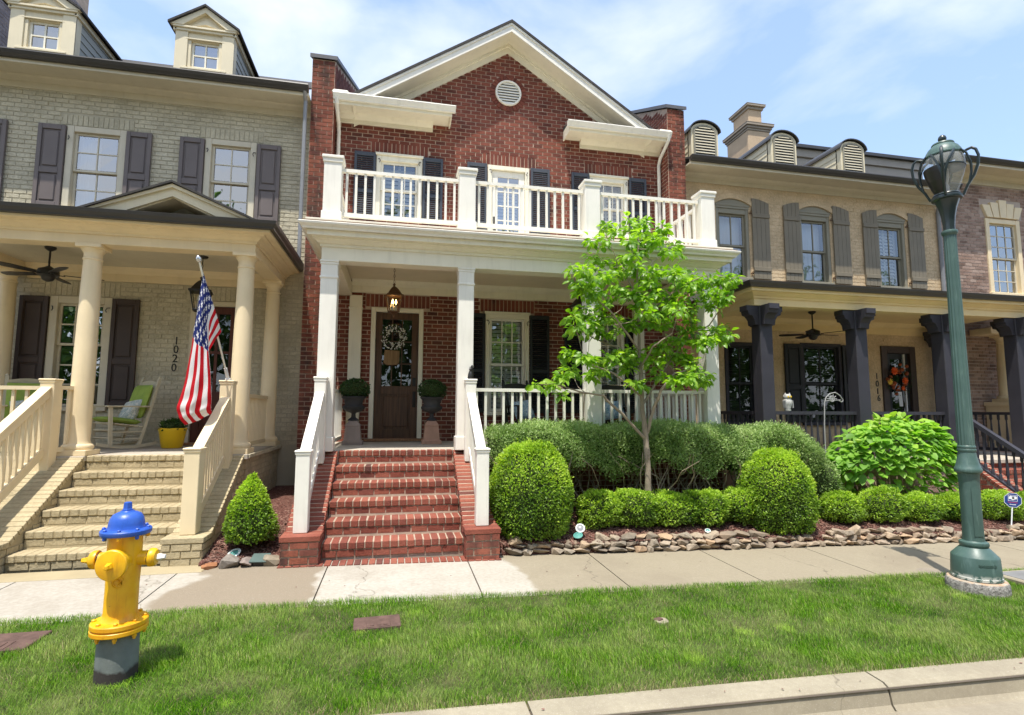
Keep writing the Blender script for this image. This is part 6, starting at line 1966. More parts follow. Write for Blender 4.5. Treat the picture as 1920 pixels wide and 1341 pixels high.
# ---- wood across the street (behind the camera, mirrored in the window panes)
def far_wood():
    q = np.random.default_rng(90); Ps, Ds, Ns = [], [], []
    m = MB()
    for i, (x, y, h, r) in enumerate([(-20, -16, 12, 3.4), (-13, -19, 17, 4.2), (-7.5, -16, 11, 3.2), (-2, -19, 18, 4.0), (2.5, -16, 12.5, 3.2), (8, -18, 16, 4.0), (13, -16, 12, 3.4), (18, -19, 18, 4.2), (24, -16, 13, 3.6), (31, -18, 16, 4.2), (-28, -18, 16, 4.4), (38, -17, 14, 4.2)]):
        m.tube([(x, y, -0.5), (x + .1, y, h * .3), (x, y + .1, h * .7)], [.28, .2, .08], 8)
        n = 2600
        u = unit(q.normal(size=(n, 3))); rad = (q.random(n) ** 0.4) * lumpy(u, i, 0.18, 3.5)
        Ps.append(np.stack([x + u[:, 0] * rad * r, y + u[:, 1] * rad * r, h * 0.54 + u[:, 2] * rad * h * 0.46], 1)); Ds.append(q.normal(size=(n, 3))); Ns.append(u + q.normal(size=(n, 3)) * .6 + np.array([0, 0, .5]))
    n = 9000
    Ps.append(np.stack([q.uniform(-40, 50, n), -15 + q.normal(size=n) * .5, q.uniform(-.4, 2.8, n) * q.random(n) ** .3], 1)); Ds.append(q.normal(size=(n, 3))); Ns.append(q.normal(size=(n, 3)) + np.array([0, 1, .5]))
    P, D, N = map(np.concatenate, (Ps, Ds, Ns)); k = len(P)
    t = link('wooded_verge', leaf_mesh('wooded_verge', P, D, N, q.uniform(.35, .75, k), .34, q.random(k) * .98 + .01, M_FARLEAF)); tag(t, 'mass of leafy trees across the street, seen only mirrored in the windows', 'woods', None, 'stuff')
    o = obj('trunks', m, M_BARK, t); o['kind'] = 'stuff'
far_wood()

# ================================================================== STREET FURNITURE
T_ = Matrix.Translation
# ---- fire hydrant
hy = thing('fire_hydrant', 'yellow fire hydrant with blue bonnet and grey lower barrel on the grass', 'fire hydrant', HYD)
M0 = T_(HYD) @ Matrix.Diagonal((.85, .85, .985, 1))
def part(name, prof, mat, n=36, M=M0, parent=hy, smooth=0.6, **k):
    m = MB(); m.lathe(prof, n, M, **k); return obj(name, m, mat, parent, smooth)
part('lower_barrel', [(0.142, -0.05), (0.141, 0.10), (0.138, 0.305)], M_PIPE)
part('ground_flange', [(0.10, 0.305), (0.185, 0.305), (0.192, 0.311), (0.192, 0.333), (0.186, 0.338), (0.180, 0.340), (0.180, 0.343), (0.186, 0.345), (0.192, 0.350), (0.192, 0.373), (0.186, 0.380), (0.15, 0.386), (0.11, 0.386)], M_YEL)
for k in range(8):
    a = k * PI / 4 + 0.25
    b = MB(); M = T_(HYD) @ Matrix.Diagonal((.85, .85, .985, 1)) @ T_((0.165 * math.cos(a), 0.165 * math.sin(a), 0))
    b.lathe([(0.011, 0.272), (0.011, 0.285), (0.017, 0.285), (0.017, 0.305)], 6, M); obj('flange_nut', b, M_YEL, hy); b = MB(); b.lathe([(0.017, 0.382), (0.017, 0.394), (0.010, 0.398)], 6, M)
    obj('flange_bolt', b, M_YEL, hy)
part('upper_barrel', [(0.135, 0.384), (0.122, 0.40), (0.114, 0.43), (0.112, 0.60), (0.116, 0.70), (0.118, 0.80), (0.116, 0.90), (0.117, 0.945)], M_YEL)
part('bonnet', [(0.15, 0.938), (0.168, 0.940), (0.174, 0.948), (0.174, 0.968), (0.168, 0.975), (0.130, 0.978), (0.125, 0.985), (0.122, 1.01), (0.114, 1.045), (0.095, 1.073), (0.065, 1.086), (0.05, 1.09), (0.045, 1.096)], M_BLU)
part('operating_nut', [(0.038, 1.09), (0.036, 1.105), (0.032, 1.11), (0.028, 1.15), (0.022, 1.153)], M_BLU, 5, smooth=None)
for k in range(8):
    a = k * PI / 4 + 0.1
    b = MB(); M = T_(HYD) @ Matrix.Diagonal((.85, .85, .985, 1)) @ T_((0.153 * math.cos(a), 0.153 * math.sin(a), 0))
    b.lathe([(0.014, 0.974), (0.014, 0.985), (0.008, 0.99)], 6, M); obj('bonnet_nut', b, M_BLU, hy); b = MB(); b.lathe([(0.008, 0.915), (0.015, 0.92), (0.015, 0.939)], 6, M)
    obj('bonnet_bolt', b, M_BLU if k % 3 else M_YEL, hy)
def nozzle(az, r, length, prof_cap, name):
    M = T_(HYD + Vector((0, 0, 0.763))) @ Matrix.Diagonal((.85, .85, .90, 1)) @ Matrix.Rotation(az, 4, 'Z') @ Matrix.Rotation(PI / 2, 4, 'Y')
    m = MB(); m.lathe([(r * 1.15, 0.04), (r * 1.05, 0.09), (r, 0.13), (r, length)], 28, M)
    nz = obj(name, m, M_YEL, hy, 0.6)
    m = MB(); m.lathe([(r * 0.95, length), (r * 1.02, length + 0.003), (r * 1.02, length + 0.008)], 28, M); obj('gasket', m, M_BLACK, nz)
    m = MB(); m.lathe(prof_cap, 32, M); obj('nozzle_cap', m, M_YEL, nz, 0.6)
    L2 = prof_cap[-1][1]
    m = MB(); m.lathe([(0.028, L2 - 0.002), (0.026, L2 + 0.02), (0.02, L2 + 0.036), (0.018, L2 + 0.055), (0.012, L2 + 0.057)], 5, M)
    obj('cap_nut', m, M_WHITEMETAL if az == 0 else M_YEL, nz)
    return nz
nozzle(-PI / 2, 0.085, 0.165, [(0.088, 0.172), (0.106, 0.176), (0.108, 0.182), (0.108, 0.205), (0.102, 0.212), (0.06, 0.222), (0.03, 0.226)], 'pumper_nozzle')
for az in (0, PI): nozzle(az, 0.052, 0.17, [(0.055, 0.178), (0.066, 0.182), (0.068, 0.19), (0.066, 0.215), (0.055, 0.232), (0.03, 0.238)], 'hose_nozzle')
M = T_(HYD + Vector((0.012, -0.0955, 0.635))) @ Matrix.Rotation(PI / 2, 4, 'X')
m = MB(); m.lathe([(0.036, -0.004), (0.038, 0.004), (0.033, 0.006), (0.032, 0.002), (0.012, 0.002)], 24, M)
m.tube([M @ Vector((0.018 * math.cos(a) - .008, 0.02 * math.sin(a), 0.005)) for a in [0.4 + 5.2 * i / 10 for i in range(11)]], 0.0035, 4)
m.tube([M @ Vector(p) for p in ((0.008, -0.018, 0.005), (0.008, 0.018, 0.005), (0.024, -0.016, 0.005), (0.024, 0.018, 0.005))], 0.0035, 4)
obj('cast_emblem', m, M_YEL, hy, 0.6)

# ---- lamp post
lp_ = thing('street_lamp', 'green fluted street lamp with caged acorn globe on a concrete footing', 'street lamp', LMP)
GZ_ = LMP.z
MX = T_((LMP.x, LMP.y, 0)) @ Matrix.Diagonal((.62, .62, 1, 1))
def lpart(name, prof, mat, n=40, parent=lp_, sm=0.6, mod=None, M=MX): 
    m = MB(); m.lathe(prof, n, M, mod=mod); return obj(name, m, mat, parent, sm)
def rough_foot():
    t = NT('rough_footing', 0.95, 0.15); p = t.pos()
    z = t.new('ShaderNodeSeparateXYZ'); t.lk(t.new('ShaderNodeNewGeometry').outputs['Normal'], z.inputs[0])
    n = t.noise(p, 28, 5, 0.7)
    side = t.ramp(n, [(0.35, (0.13, 0.12, 0.11)), (0.65, (0.42, 0.40, 0.37))])
    top = t.ramp(t.noise(p, 9, 4), [(0.4, (0.44, 0.40, 0.33)), (0.62, (0.50, 0.34, 0.22))])
    t.color(t.mix(t.ramp(z.outputs['Z'], [(0.6, 0.0), (0.8, 1.0)]), side, top)); t.bump(n, 0.9, 0.03); return t.m
foot = MB(); foot.lathe([(0.44, GZ_ - 0.1), (0.445, GZ_ + 0.06), (0.43, GZ_ + 0.105), (0.405, GZ_ + 0.12), (0.20, GZ_ + 0.125)], 44, MX)
foot.v = [(x + 0.010 * mnoise.noise(Vector((x * 22, y * 22, z * 22))), y + 0.010 * mnoise.noise(Vector((x * 22 + 9, y * 22, z * 22))), z) for x, y, z in foot.v]
obj('concrete_footing', foot, rough_foot(), lp_, 0.8)
b0 = GZ_ + 0.128
flute = lambda n, d: (lambda k, z: 1 - d * (1 if k % 4 in (1, 2) else 0))
lpart('base_drum', [(0.362, b0), (0.362, b0 + 0.025), (0.355, b0 + 0.03), (0.338, b0 + 0.225), (0.330, b0 + 0.235), (0.22, b0 + 0.31), (0.195, b0 + 0.325)], M_LAMP)
lpart('base_ring', [(0.19, b0 + 0.32), (0.205, b0 + 0.335), (0.212, b0 + 0.355), (0.205, b0 + 0.375), (0.17, b0 + 0.385), (0.165, b0 + 0.39)], M_LAMP)
zb = b0 + 0.385
m8 = lambda k, z: 1 - (0.03 if (k // 4) % 2 else 0.0)
lpart('base_shaft', [(0.158, zb), (0.152, zb + 0.05), (0.146, zb + 0.40), (0.148, zb + 0.62), (0.155, zb + 0.70), (0.168, zb + 0.73)], M_LAMP, 48, mod=m8)
zr = zb + 0.725
m = MB()
for i in range(6):
    a0, a1 = math.radians(226 + i * 9), math.radians(226 + i * 9 + 9)
    v = [MX @ Vector((r_ * math.cos(a), r_ * math.sin(a), z_)) for r_, a, z_ in ((.160, a0, zb + .06), (.160, a1, zb + .06), (.158, a1, zb + .60 - .012 * abs(i - 1.5)), (.158, a0, zb + .60 - .012 * abs(i - 2.5)))]
    m.quad(*v)
obj('access_door', m, M_LAMP, lp_, 1.0)
lpart('bell_ring', [(0.168, zr), (0.196, zr + 0.012), (0.203, zr + 0.03), (0.196, zr + 0.05), (0.185, zr + 0.06), (0.165, zr + 0.10), (0.140, zr + 0.17), (0.128, zr + 0.225), (0.132, zr + 0.228), (0.140, zr + 0.24), (0.136, zr + 0.258), (0.126, zr + 0.264), (0.134, zr + 0.272), (0.134, zr + 0.288), (0.124, zr + 0.298), (0.118, zr + 0.30)], M_LAMP)
zs = zr + 0.298
mf = lambda k, z: 1 - 0.075 * (1 if k % 4 == 0 else (0.55 if k % 2 else 0.0)) 
NF = 64
zt_ = 3.74
prof = [(0.124, zs)] + [(0.124 - 0.027 * i / 8, zs + (zt_ - zs) * i / 8) for i in range(1, 9)]
lpart('fluted_pole', prof, M_LAMP, NF, mod=mf, sm=0.9)
lpart('pole_collar', [(0.10, zt_ - 0.02), (0.118, zt_ - 0.005), (0.128, zt_ + 0.015), (0.118, zt_ + 0.035), (0.10, zt_ + 0.04)], M_LAMP)
m8b = lambda k, z: 1 - (0.04 if (k // 3) % 2 else 0.0)
lpart('flared_neck', [(0.090, zt_ + 0.035), (0.092, zt_ + 0.10), (0.108, zt_ + 0.20), (0.140, zt_ + 0.30), (0.185, zt_ + 0.385), (0.20, zt_ + 0.40)], M_LAMPDK, 48, mod=m8b)
zn = zt_ + 0.395
lpart('neck_ring', [(0.20, zn), (0.232, zn + 0.008), (0.24, zn + 0.025), (0.232, zn + 0.045), (0.20, zn + 0.05), (0.215, zn + 0.06), (0.20, zn + 0.075), (0.16, zn + 0.08)], M_LAMPDK)
zg = zn + 0.075
gl = MB(); gl.lathe([(0.16, zg), (0.185, zg + 0.04), (0.25, zg + 0.15), (0.298, zg + 0.26), (0.308, zg + 0.30)], 40, MX, cap=False); obj('lower_globe', gl, M_GLOBE, lp_, 0.9)
gl = MB(); gl.lathe([(0.308, zg + 0.312), (0.312, zg + 0.36), (0.30, zg + 0.42), (0.275, zg + 0.455)], 40, MX, cap=False); obj('upper_globe', gl, M_GLOBE, lp_, 0.9)
lpart('globe_band', [(0.305, zg + 0.296), (0.316, zg + 0.298), (0.318, zg + 0.312), (0.308, zg + 0.316)], M_LAMPDK)
# dark house-side shield covers the left half inside the globe
sh = MB(); NN = 24
for (r0, z0), (r1, z1) in zip([(0.17, zg + .01), (0.197, zg + 0.045), (0.262, zg + 0.15), (0.310, zg + 0.26), (0.320, zg + 0.295)], [(0.197, zg + 0.045), (0.262, zg + 0.15), (0.310, zg + 0.26), (0.320, zg + 0.295), (0.324, zg + 0.31)]):
    for k in range(NN):
        a0, a1 = PI * 0.50 + PI * 0.66 * k / NN, PI * 0.50 + PI * 0.66 * (k + 1) / NN
        v = [MX @ Vector((r0 * math.cos(a0), r0 * math.sin(a0), z0)), MX @ Vector((r0 * math.cos(a1), r0 * math.sin(a1), z0)), MX @ Vector((r1 * math.cos(a1), r1 * math.sin(a1), z1)), MX @ Vector((r1 * math.cos(a0), r1 * math.sin(a0), z1))]
        sh.quad(*v)
obj('dark_shield', sh, M_BLACK, lp_, 0.9)
lpart('lamp_core', [(0.05, zg), (0.05, zg + 0.10), (0.035, zg + 0.12), (0.06, zg + 0.20), (0.06, zg + 0.30), (0.02, zg + 0.36)], M_SHEER, 16)
zc = zg + 0.448
lpart('lamp_dome', [(0.285, zc), (0.30, zc + 0.006), (0.30, zc + 0.02), (0.28, zc + 0.03), (0.27, zc + 0.06), (0.23, zc + 0.105), (0.180, zc + 0.135), (0.172, zc + 0.14), (0.178, zc + 0.15), (0.168, zc + 0.165), (0.08, zc + 0.185), (0.04, zc + 0.19)], M_LAMP)
lpart('finial', [(0.04, zc + 0.185), (0.06, zc + 0.20), (0.068, zc + 0.225), (0.058, zc + 0.25), (0.03, zc + 0.268), (0.004, zc + 0.272)], M_LAMPDK, 18)
NA = 4
for k in range(NA):
    a = 2 * PI * k / NA + 3.75
    def Pc(r, z, da=0): return MX @ Vector((r * math.cos(a + da), r * math.sin(a + da), z))
    m = MB()
    m.tube([Pc(0.24, zn + 0.03), Pc(0.31, zg + 0.06), Pc(0.41, zg + 0.16), Pc(0.475, zg + 0.28), Pc(0.49, zg + 0.38), Pc(0.46, zg + 0.455), Pc(0.405, zg + 0.485), Pc(0.345, zg + 0.475), Pc(0.29, zc + 0.015)], [.014, .015, .016, .016, .016, .016, .016, .015, .013], 6)
    for s in (-1, 1):
        m.tube([Pc(0.33, zg + 0.08, s * 0.03), Pc(0.375, zg + 0.20, s * 0.08), Pc(0.385, zg + 0.31, s * 0.20), Pc(0.355, zg + 0.41, s * 0.40), Pc(0.305, zc + 0.015, s * 0.60)], [.010, .012, .013, .012, .011], 5)
    obj('cage_arm', m, M_LAMPDK, lp_, 0.9)
lt = MB()
for i in range(13):
    a = -2.35 + i * 0.062
    for q in range(3):
        h = random.choice((0.018, 0.026)); M = MX @ Matrix.Rotation(a + q * 0.016, 4, 'Z') @ T_((0.346, 0, b0 + 0.165 + random.uniform(-.003, .003)))
        lt.box(-0.012, 0.005, -0.0022, 0.0022, -h / 2, h / 2, M=M)
    if i % 2: lt.box(-0.012, 0.005, -0.010, 0.010, -.002, .002, M=MX @ Matrix.Rotation(a, 4, 'Z') @ T_((0.346, 0, b0 + 0.165)))
obj('cast_lettering', lt, M_LAMP, lp_)

# ---- covers in the grass
rust = paint('rusty_iron', (0.115, 0.068, 0.055), 0.8, 0.3, 0.4, 0.5, gscale=14)
def cover(label, c, hx, hy, rot):
    t = thing('meter_cover', label, 'meter cover', c, 'meter covers in the grass')
    Mx = T_(c) @ Matrix.Rotation(rot, 4, 'Z')
    m = MB(); m.box(-hx, hx, -hy, hy, -0.03, 0.012, 0.005, M=Mx); obj('frame', m, rust, t)
    m = MB(); m.box(-hx * 0.45, hx * 0.55, -hy * 0.95, -hy * 0.1, 0.006, 0.017, 0.003, M=Mx); obj('reader_lid', m, rust, t)
    m = MB()
    for i in range(3): m.box(-hx * .3 + i * hx * .28, -hx * .3 + i * hx * .28 + hx * .16, -hy * 0.8, -hy * 0.25, 0.0172, 0.021, M=Mx)
    o = obj('raised_ribs', m, rust, t); o['kind'] = 'stuff'
cover('rusty square meter cover set in the grass below the red brick steps', Vector((mc.x, mc.y, ground(mc.x, mc.y) + 0.012)), 0.19, 0.125, 0.05)
cover('rusty meter cover set in the grass left of the yellow hydrant', Vector((mc2.x - .12, mc2.y, ground(mc2.x, mc2.y) + 0.012)), 0.30, 0.17, 0.0)
c = Vector((vc.x, vc.y, ground(vc.x, vc.y)))
t = thing('valve_cap', 'small broken pale valve cap in the middle of the grass', 'valve cap', c)
m = MB(); m.lathe([(0.062, -0.02), (0.062, 0.012), (0.05, 0.02), (0.03, 0.012), (0.01, 0.01)], 14, T_(c)); m.v = [(x + .006 * mnoise.noise(Vector((x * 60, y * 60, 0))), y + .006 * mnoise.noise(Vector((x * 60, y * 60, 5))), z) for x, y, z in m.v]
obj('collar', m, M_KERB, t); m = MB(); m.box(-.05, .03, .0, .05, 0.0, 0.024, .006, M=T_(c) @ Matrix.Rotation(.4, 4, 'Z')); obj('lid_fragment', m, rust, t)
c = Vector((ub.x + 0.25, ub.y + 0.02, ground(ub.x, ub.y)))
t = thing('utility_box', 'grey concrete utility box lid at the right edge behind the street lamp', 'utility box', c)
m = MB(); m.box(-0.5, 0.5, -0.2, 0.2, -0.04, 0.055, 0.012, M=T_(c)); obj('box_frame', m, M_KERB, t)
m = MB(); m.box(-0.44, 0.44, -0.15, 0.15, 0.05, 0.062, 0.004, M=T_(c)); obj('lid', m, paint('grey_lid', (0.20, 0.20, 0.20), .9, .2, 0, .5), t)
p = on_ground(1757, 1075)
t = MB(); t.lathe([(0.20, 0.001), (0.20, 0.006), (0.17, 0.009), (0.165, 0.005), (0.02, 0.006)], 32, T_(p)); tag(obj('manhole_cover', t, paint('worn_iron', (0.26, 0.22, 0.17), .8, .15, 0, .4), None, .6), 'small round metal cover set in the pavement behind the street lamp', 'manhole cover')

# ---- yard sign
P = at(1899, 938, 6.76); B = at(1896, 992, 6.76)
ys = thing('yard_sign', 'blue octagonal home security sign on a short stake by the stone edging', 'yard sign', (P.x, 6.76, bedz(P.x, 6.76)))
Ms = T_(P) @ Matrix.Rotation(-0.55, 4, 'Z') @ Matrix.Rotation(0.06, 4, 'Y')
blue = paint('sign_blue', (0.018, 0.055, 0.24), 0.4, .05); wht = paint('sign_white', (0.78, 0.80, 0.84), 0.4, .03); redm = paint('sign_red', (0.45, 0.06, 0.12), .4, .05)
m = MB(); R8 = 0.118
m.prism([(R8 * math.cos(PI / 8 + k * PI / 4), R8 * math.sin(PI / 8 + k * PI / 4)) for k in range(8)], 'y', 0, 0.006); m.v = [tuple(Ms @ Vector(v)) for v in m.v]; pl = obj('sign_panel', m, blue, ys)
m = MB()
for k in range(8):
    a0, a1 = PI / 8 + k * PI / 4, PI / 8 + (k + 1) * PI / 4
    v = [Ms @ Vector((r * math.cos(a), -0.0012, r * math.sin(a))) for r, a in ((R8, a0), (R8, a1), (R8 - .006, a1), (R8 - .006, a0))]; m.quad(*v)
obj('sign_border', m, wht, pl)
m = MB()
def sq(x0, x1, z0, z1, d): m.quad(*[Ms @ Vector(v) for v in ((x0, d, z0), (x1, d, z0), (x1, d, z1), (x0, d, z1))])
for a in ((-.060, .060, .072, .077), (-.060, .060, -.014, -.009), (-.060, -.055, -.009, .072), (.055, .060, -.009, .072)): sq(*a, -.0014)
m.add([Ms @ Vector((x, -.0014, z)) for x, z in ((-.05, .012), (-.03, .016), (0, .0), (.03, .016), (.05, .02), (.05, .056), (.03, .062), (0, .056), (-.03, .066), (-.05, .048))], [tuple(range(10))])
obj('emblem', m, wht, pl)
m = MB(); m.prism([(0.004 + .016 * math.cos(k * PI / 4), .034 + .018 * math.sin(k * PI / 4)) for k in range(8)], 'y', -0.0022, -0.0016); m.v = [tuple(Ms @ Vector(v)) for v in m.v]; obj('emblem_eye', m, M_BLACK, pl)
def text(body, size, M, mat, parent, name='lettering', ext=0.002, sx=1.0):
    cu = bpy.data.curves.new(name, 'FONT'); cu.body = body; cu.size = size; cu.extrude = ext; cu.align_x = 'CENTER'; cu.align_y = 'CENTER'; cu.resolution_u = 3
    o = bpy.data.objects.new(name, cu); COL.objects.link(o); o.matrix_world = M
    bpy.context.view_layer.update()
    dg = bpy.context.evaluated_depsgraph_get(); me = bpy.data.meshes.new_from_object(o.evaluated_get(dg))
    for v in me.vertices: v.co = M @ Vector((v.co.x * sx, v.co.y, v.co.z))
    me.materials.clear(); me.materials.append(mat)
    bpy.data.objects.remove(o); bpy.data.curves.remove(cu)
    return link(name, me, parent)
RX = Matrix.Rotation(PI / 2, 4, 'X')
for z, mt, w_ in ((-.034, redm, .062), (-.066, wht, .040)):
    m = MB(); xx = -w_
    while xx < w_:
        l = random.uniform(.006, .012); sq(xx, min(w_, xx + l), z - .008, z + random.uniform(.003, .008), -.0016); xx += l + .004
    o = obj('worn_lettering', m, mt, pl); o['kind'] = 'stuff'
m = MB(); m.tube([Ms @ Vector((-.004, .01, -.10)), (B.x, 6.765, bedz(B.x, 6.76) - .05)], 0.009, 6); obj('stake', m, wht, ys)

# ---- shepherd hook
mh = thing('shepherd_hook', 'grey metal garden hook with a wheel emblem by the dark porch railing', 'garden hook', (at(1548, 860, 8.0).x, 8.0, 0.2))
x = at(1548, 860, 8.0).x; zt = at(1548, 752, 8.0).z
grym = paint('grey_metal', (0.34, 0.34, 0.34), .5, .1)
k = lambda px, py: at(px, py, 8.0)
m = MB(); m.tube([(x, 8.0, bedz(x, 8)), k(1546, 800), k(1546, 755), k(1549, 745), k(1556, 738), k(1566, 736), k(1575, 742), k(1581, 751)], .009, 6); 
m.tube([k(1581, 751), k(1578, 754), k(1573, 751)], .008, 5); m.tube([k(1546, 752), k(1576, 750)], .006, 5); obj('pole', m, grym, mh, 1.0)
cw = k(1560, 748); m = MB()
m.tube([cw + Vector((.045 * math.cos(2 * PI * i / 16), 0, .045 * math.sin(2 * PI * i / 16))) for i in range(17)], .011, 5)
for i in range(6): m.tube([cw, cw + Vector((.10 * math.cos(PI * i / 5), 0, .08 * math.sin(PI * i / 5)))], .006, 4)
m.lathe([(.005, -.006), (.022, -.006), (.022, .006), (.005, .006)], 12, T_(cw) @ RX); obj('wheel_emblem', m, grym, mh)

# ---- rocks and stone edging
M_ROCK = brickmat('field_stone', [(0.0, (0.15, 0.13, 0.105)), (0.35, (0.26, 0.225, 0.18)), (0.7, (0.36, 0.31, 0.24)), (0.88, (0.38, 0.29, 0.20)), (1.0, (0.42, 0.28, 0.17))], 0.85, 26, bump=0.8)
def rock_mesh(seed, flat=1.0):
    r = random.Random(seed); import bmesh
    bm = bmesh.new()
    for i in range(17):
        v = Vector((r.gauss(0, 1), r.gauss(0, 1), r.gauss(0, 1))).normalized()
        q = (abs(v.x) ** 4 + abs(v.y) ** 4 + abs(v.z) ** 4) ** -.25
        v *= q * r.uniform(.88, 1.05); bm.verts.new((v.x * .5, v.y * .5, v.z * .5))
    bmesh.ops.convex_hull(bm, input=bm.verts)
    for v in [v for v in bm.verts if not v.link_faces]: bm.verts.remove(v)
    me = bpy.data.meshes.new('stone'); bm.to_mesh(me); bm.free(); me.materials.append(M_ROCK); return me
ROCKS = [rock_mesh(i) for i in range(10)]
se = thing('stone_edging', 'low dry laid edging of small field stones along the planting bed', 'stone edging', (6, 6.6, -.1))
rs = random.Random(3)
def lay_stone(x, y, z, l, d, h, tilt=.12):
    o = link('stone', rs.choice(ROCKS), se); o.location = (x, y, z); o.scale = (l, d, h)
    o.rotation_euler = (rs.uniform(-.15, .15), rs.uniform(-tilt, tilt), rs.uniform(-.3, .3)); return o
count = 0
for row in range(3):
    x = 1.30 + rs.uniform(0, .1)
    while x < 11.0 and count < 290:
        l = rs.choice((.09, .13, .17, .21, .26)) * rs.uniform(.9, 1.1); h = rs.uniform(.05, .095)
        hump = 0.5 + 0.5 * math.sin(x * 1.9 + 1.0)
        z = ground(x, 6.72) + 0.035 + row * 0.066
        if row == 2 and (hump < .22 or 5.3 < x < 5.9): x += l; continue
        if row == 1 and 5.55 < x < 5.75: x += l; continue
        lay_stone(x + l / 2, 6.70 + row * 0.03 + rs.uniform(-.02, .02), z, l * 1.10, rs.uniform(.13, .2), h * 1.25, .12 if row < 2 else .3); count += 1
        x += l * 0.96
for (px, py, l, h, tl) in ((1120, 1022, .12, .16, .9), (1150, 1026, .17, .13, .2), (1590, 1000, .18, .10, -.3), (1605, 995, .20, .12, -.4), (1575, 1010, .24, .12, .1)):
    p = at(px, py, 6.70); o = lay_stone(p.x, 6.72, p.z, l, .16, h, .1); o.rotation_euler.y += tl
for (px0, px1, py0, py1, lab, mat, s) in ((382, 408, 1062, 1074, 'small orange rock at the corner of the grey steps', (0.34, 0.15, 0.07), 2), (415, 450, 1050, 1073, 'largest grey rock in front of the cone boxwood bed', (0.24, 0.21, 0.18), 3), (452, 475, 1053, 1070, 'small pinkish rock beside the black square spotlight', (0.26, 0.21, 0.185), 5), (495, 533, 1050, 1071, 'flat tan rock beside the red step pier', (0.25, 0.21, 0.155), 6)):
    a, b = at(px0, py1, 6.72), at(px1, py0, 6.72)
    me = ROCKS[s].copy(); me.materials.clear(); me.materials.append(paint('rock_colour', mat, .85, .25, 0, .7, gscale=14))
    o = link('rock', me); tag(o, lab, 'rock', 'loose rocks in the left bed'); o.location = ((a.x + b.x) / 2, 6.66, ground(a.x, 6.66) + (b.z - a.z) * .42); o.scale = ((b.x - a.x) * 1.12, .2, (b.z - a.z) * 1.15); o.rotation_euler = (.15, .1, .2)

# ---- garden lights
teal = paint('teal_lens', (0.10, 0.30, 0.27), .25, .1, spec=.6); ringm = paint('pale_ring', (0.62, 0.68, 0.66), .4, .05)
def well_light(label, px, py, Y, s=1.0, tilt=.5, rim=ringm, lens=teal):
    p = at(px, py, Y); t = thing('garden_light', label, 'garden light', p, 'garden lights in the mulch')
    M = T_(p) @ Matrix.Rotation(tilt, 4, 'X') @ Matrix.Rotation(-.25, 4, 'Y')
    m = MB(); m.lathe([(.055 * s, -.10), (.06 * s, -.01), (.075 * s, 0), (.075 * s, .008), (.05 * s, .009)], 24, M); obj('housing', m, M_BLACK, t, .6)
    m = MB(); m.lathe([(.075 * s, .006), (.077 * s, .012), (.055 * s, .016), (.052 * s, .012)], 24, M, cap=False); obj('rim', m, rim, t, .6)
    m = MB(); m.lathe([(.053 * s, .010), (.03 * s, .015), (.004, .017)], 20, M); obj('lens', m, lens, t, .6)
well_light('round garden light with teal lens in front of the cone boxwood', 439, 1039, 6.84)
well_light('round pale garden light tucked right of the big boxwood dome', 1088, 991, 6.85, .8, .9, ringm, paint('grey_lens', (.25, .25, .28), .3, .1))
well_light('teal garden light lying just below the pale one by the dome', 1084, 1005, 6.78, .8, .4, teal, teal)
well_light('small pale teal garden light on the mulch by the stones', 1327, 996, 6.80, .5, .5)
p = at(487, 1058, 6.66); p.z = ground(p.x, 6.66) + .068; t = thing('spotlight', 'black square garden spotlight between the rocks', 'spotlight', (p.x, 6.66, p.z))
M = T_(p) @ Matrix.Rotation(-.12, 4, 'Z')
m = MB(); m.box(-.07, .07, -.05, .05, -.065, .0, .008, M=M); obj('base', m, M_BLACK, t)
m = MB(); m.box(-.095, .095, -.075, .085, 0.0, .016, .004, M=M @ Matrix.Rotation(.35, 4, 'X')); obj('cover_plate', m, paint('verdigris_plate', (.09, .13, .12), .5, .25, 0, .3), t)

# ================================================================== PORCH FURNISHINGS
lantern('hanging_lantern', 'lit bronze lantern hanging above the wooden front door', at(740, 503, 9.0).x, 9.0, 4.168, 0.34, M_BRONZE, 1.0)
lantern('hanging_lantern', 'black lantern hanging behind the flag on the grey porch', -3.13, 9.35, 4.158, 0.30, M_BLACK, 1.15, False)
lantern('hanging_lantern', 'black lantern hanging behind the tree on the red brick porch', at(1086, 560, 9.3).x, 9.3, 4.168, 0.30, M_BLACK, 1.0, False)
ceiling_fan('ceiling_fan', 'dark ceiling fan on the grey house porch', at(95, 465, 9.3).x, 9.3, 4.158, 0.32, M_BLACK, 5, 0.66, 0.45, 0.16)
ceiling_fan('ceiling_fan', 'dark ceiling fan on the tan house porch', at(1522, 580, 9.5).x, 9.5, 3.768, 0.38, M_BLACK, 5, 0.62, 0.1, 0.16)

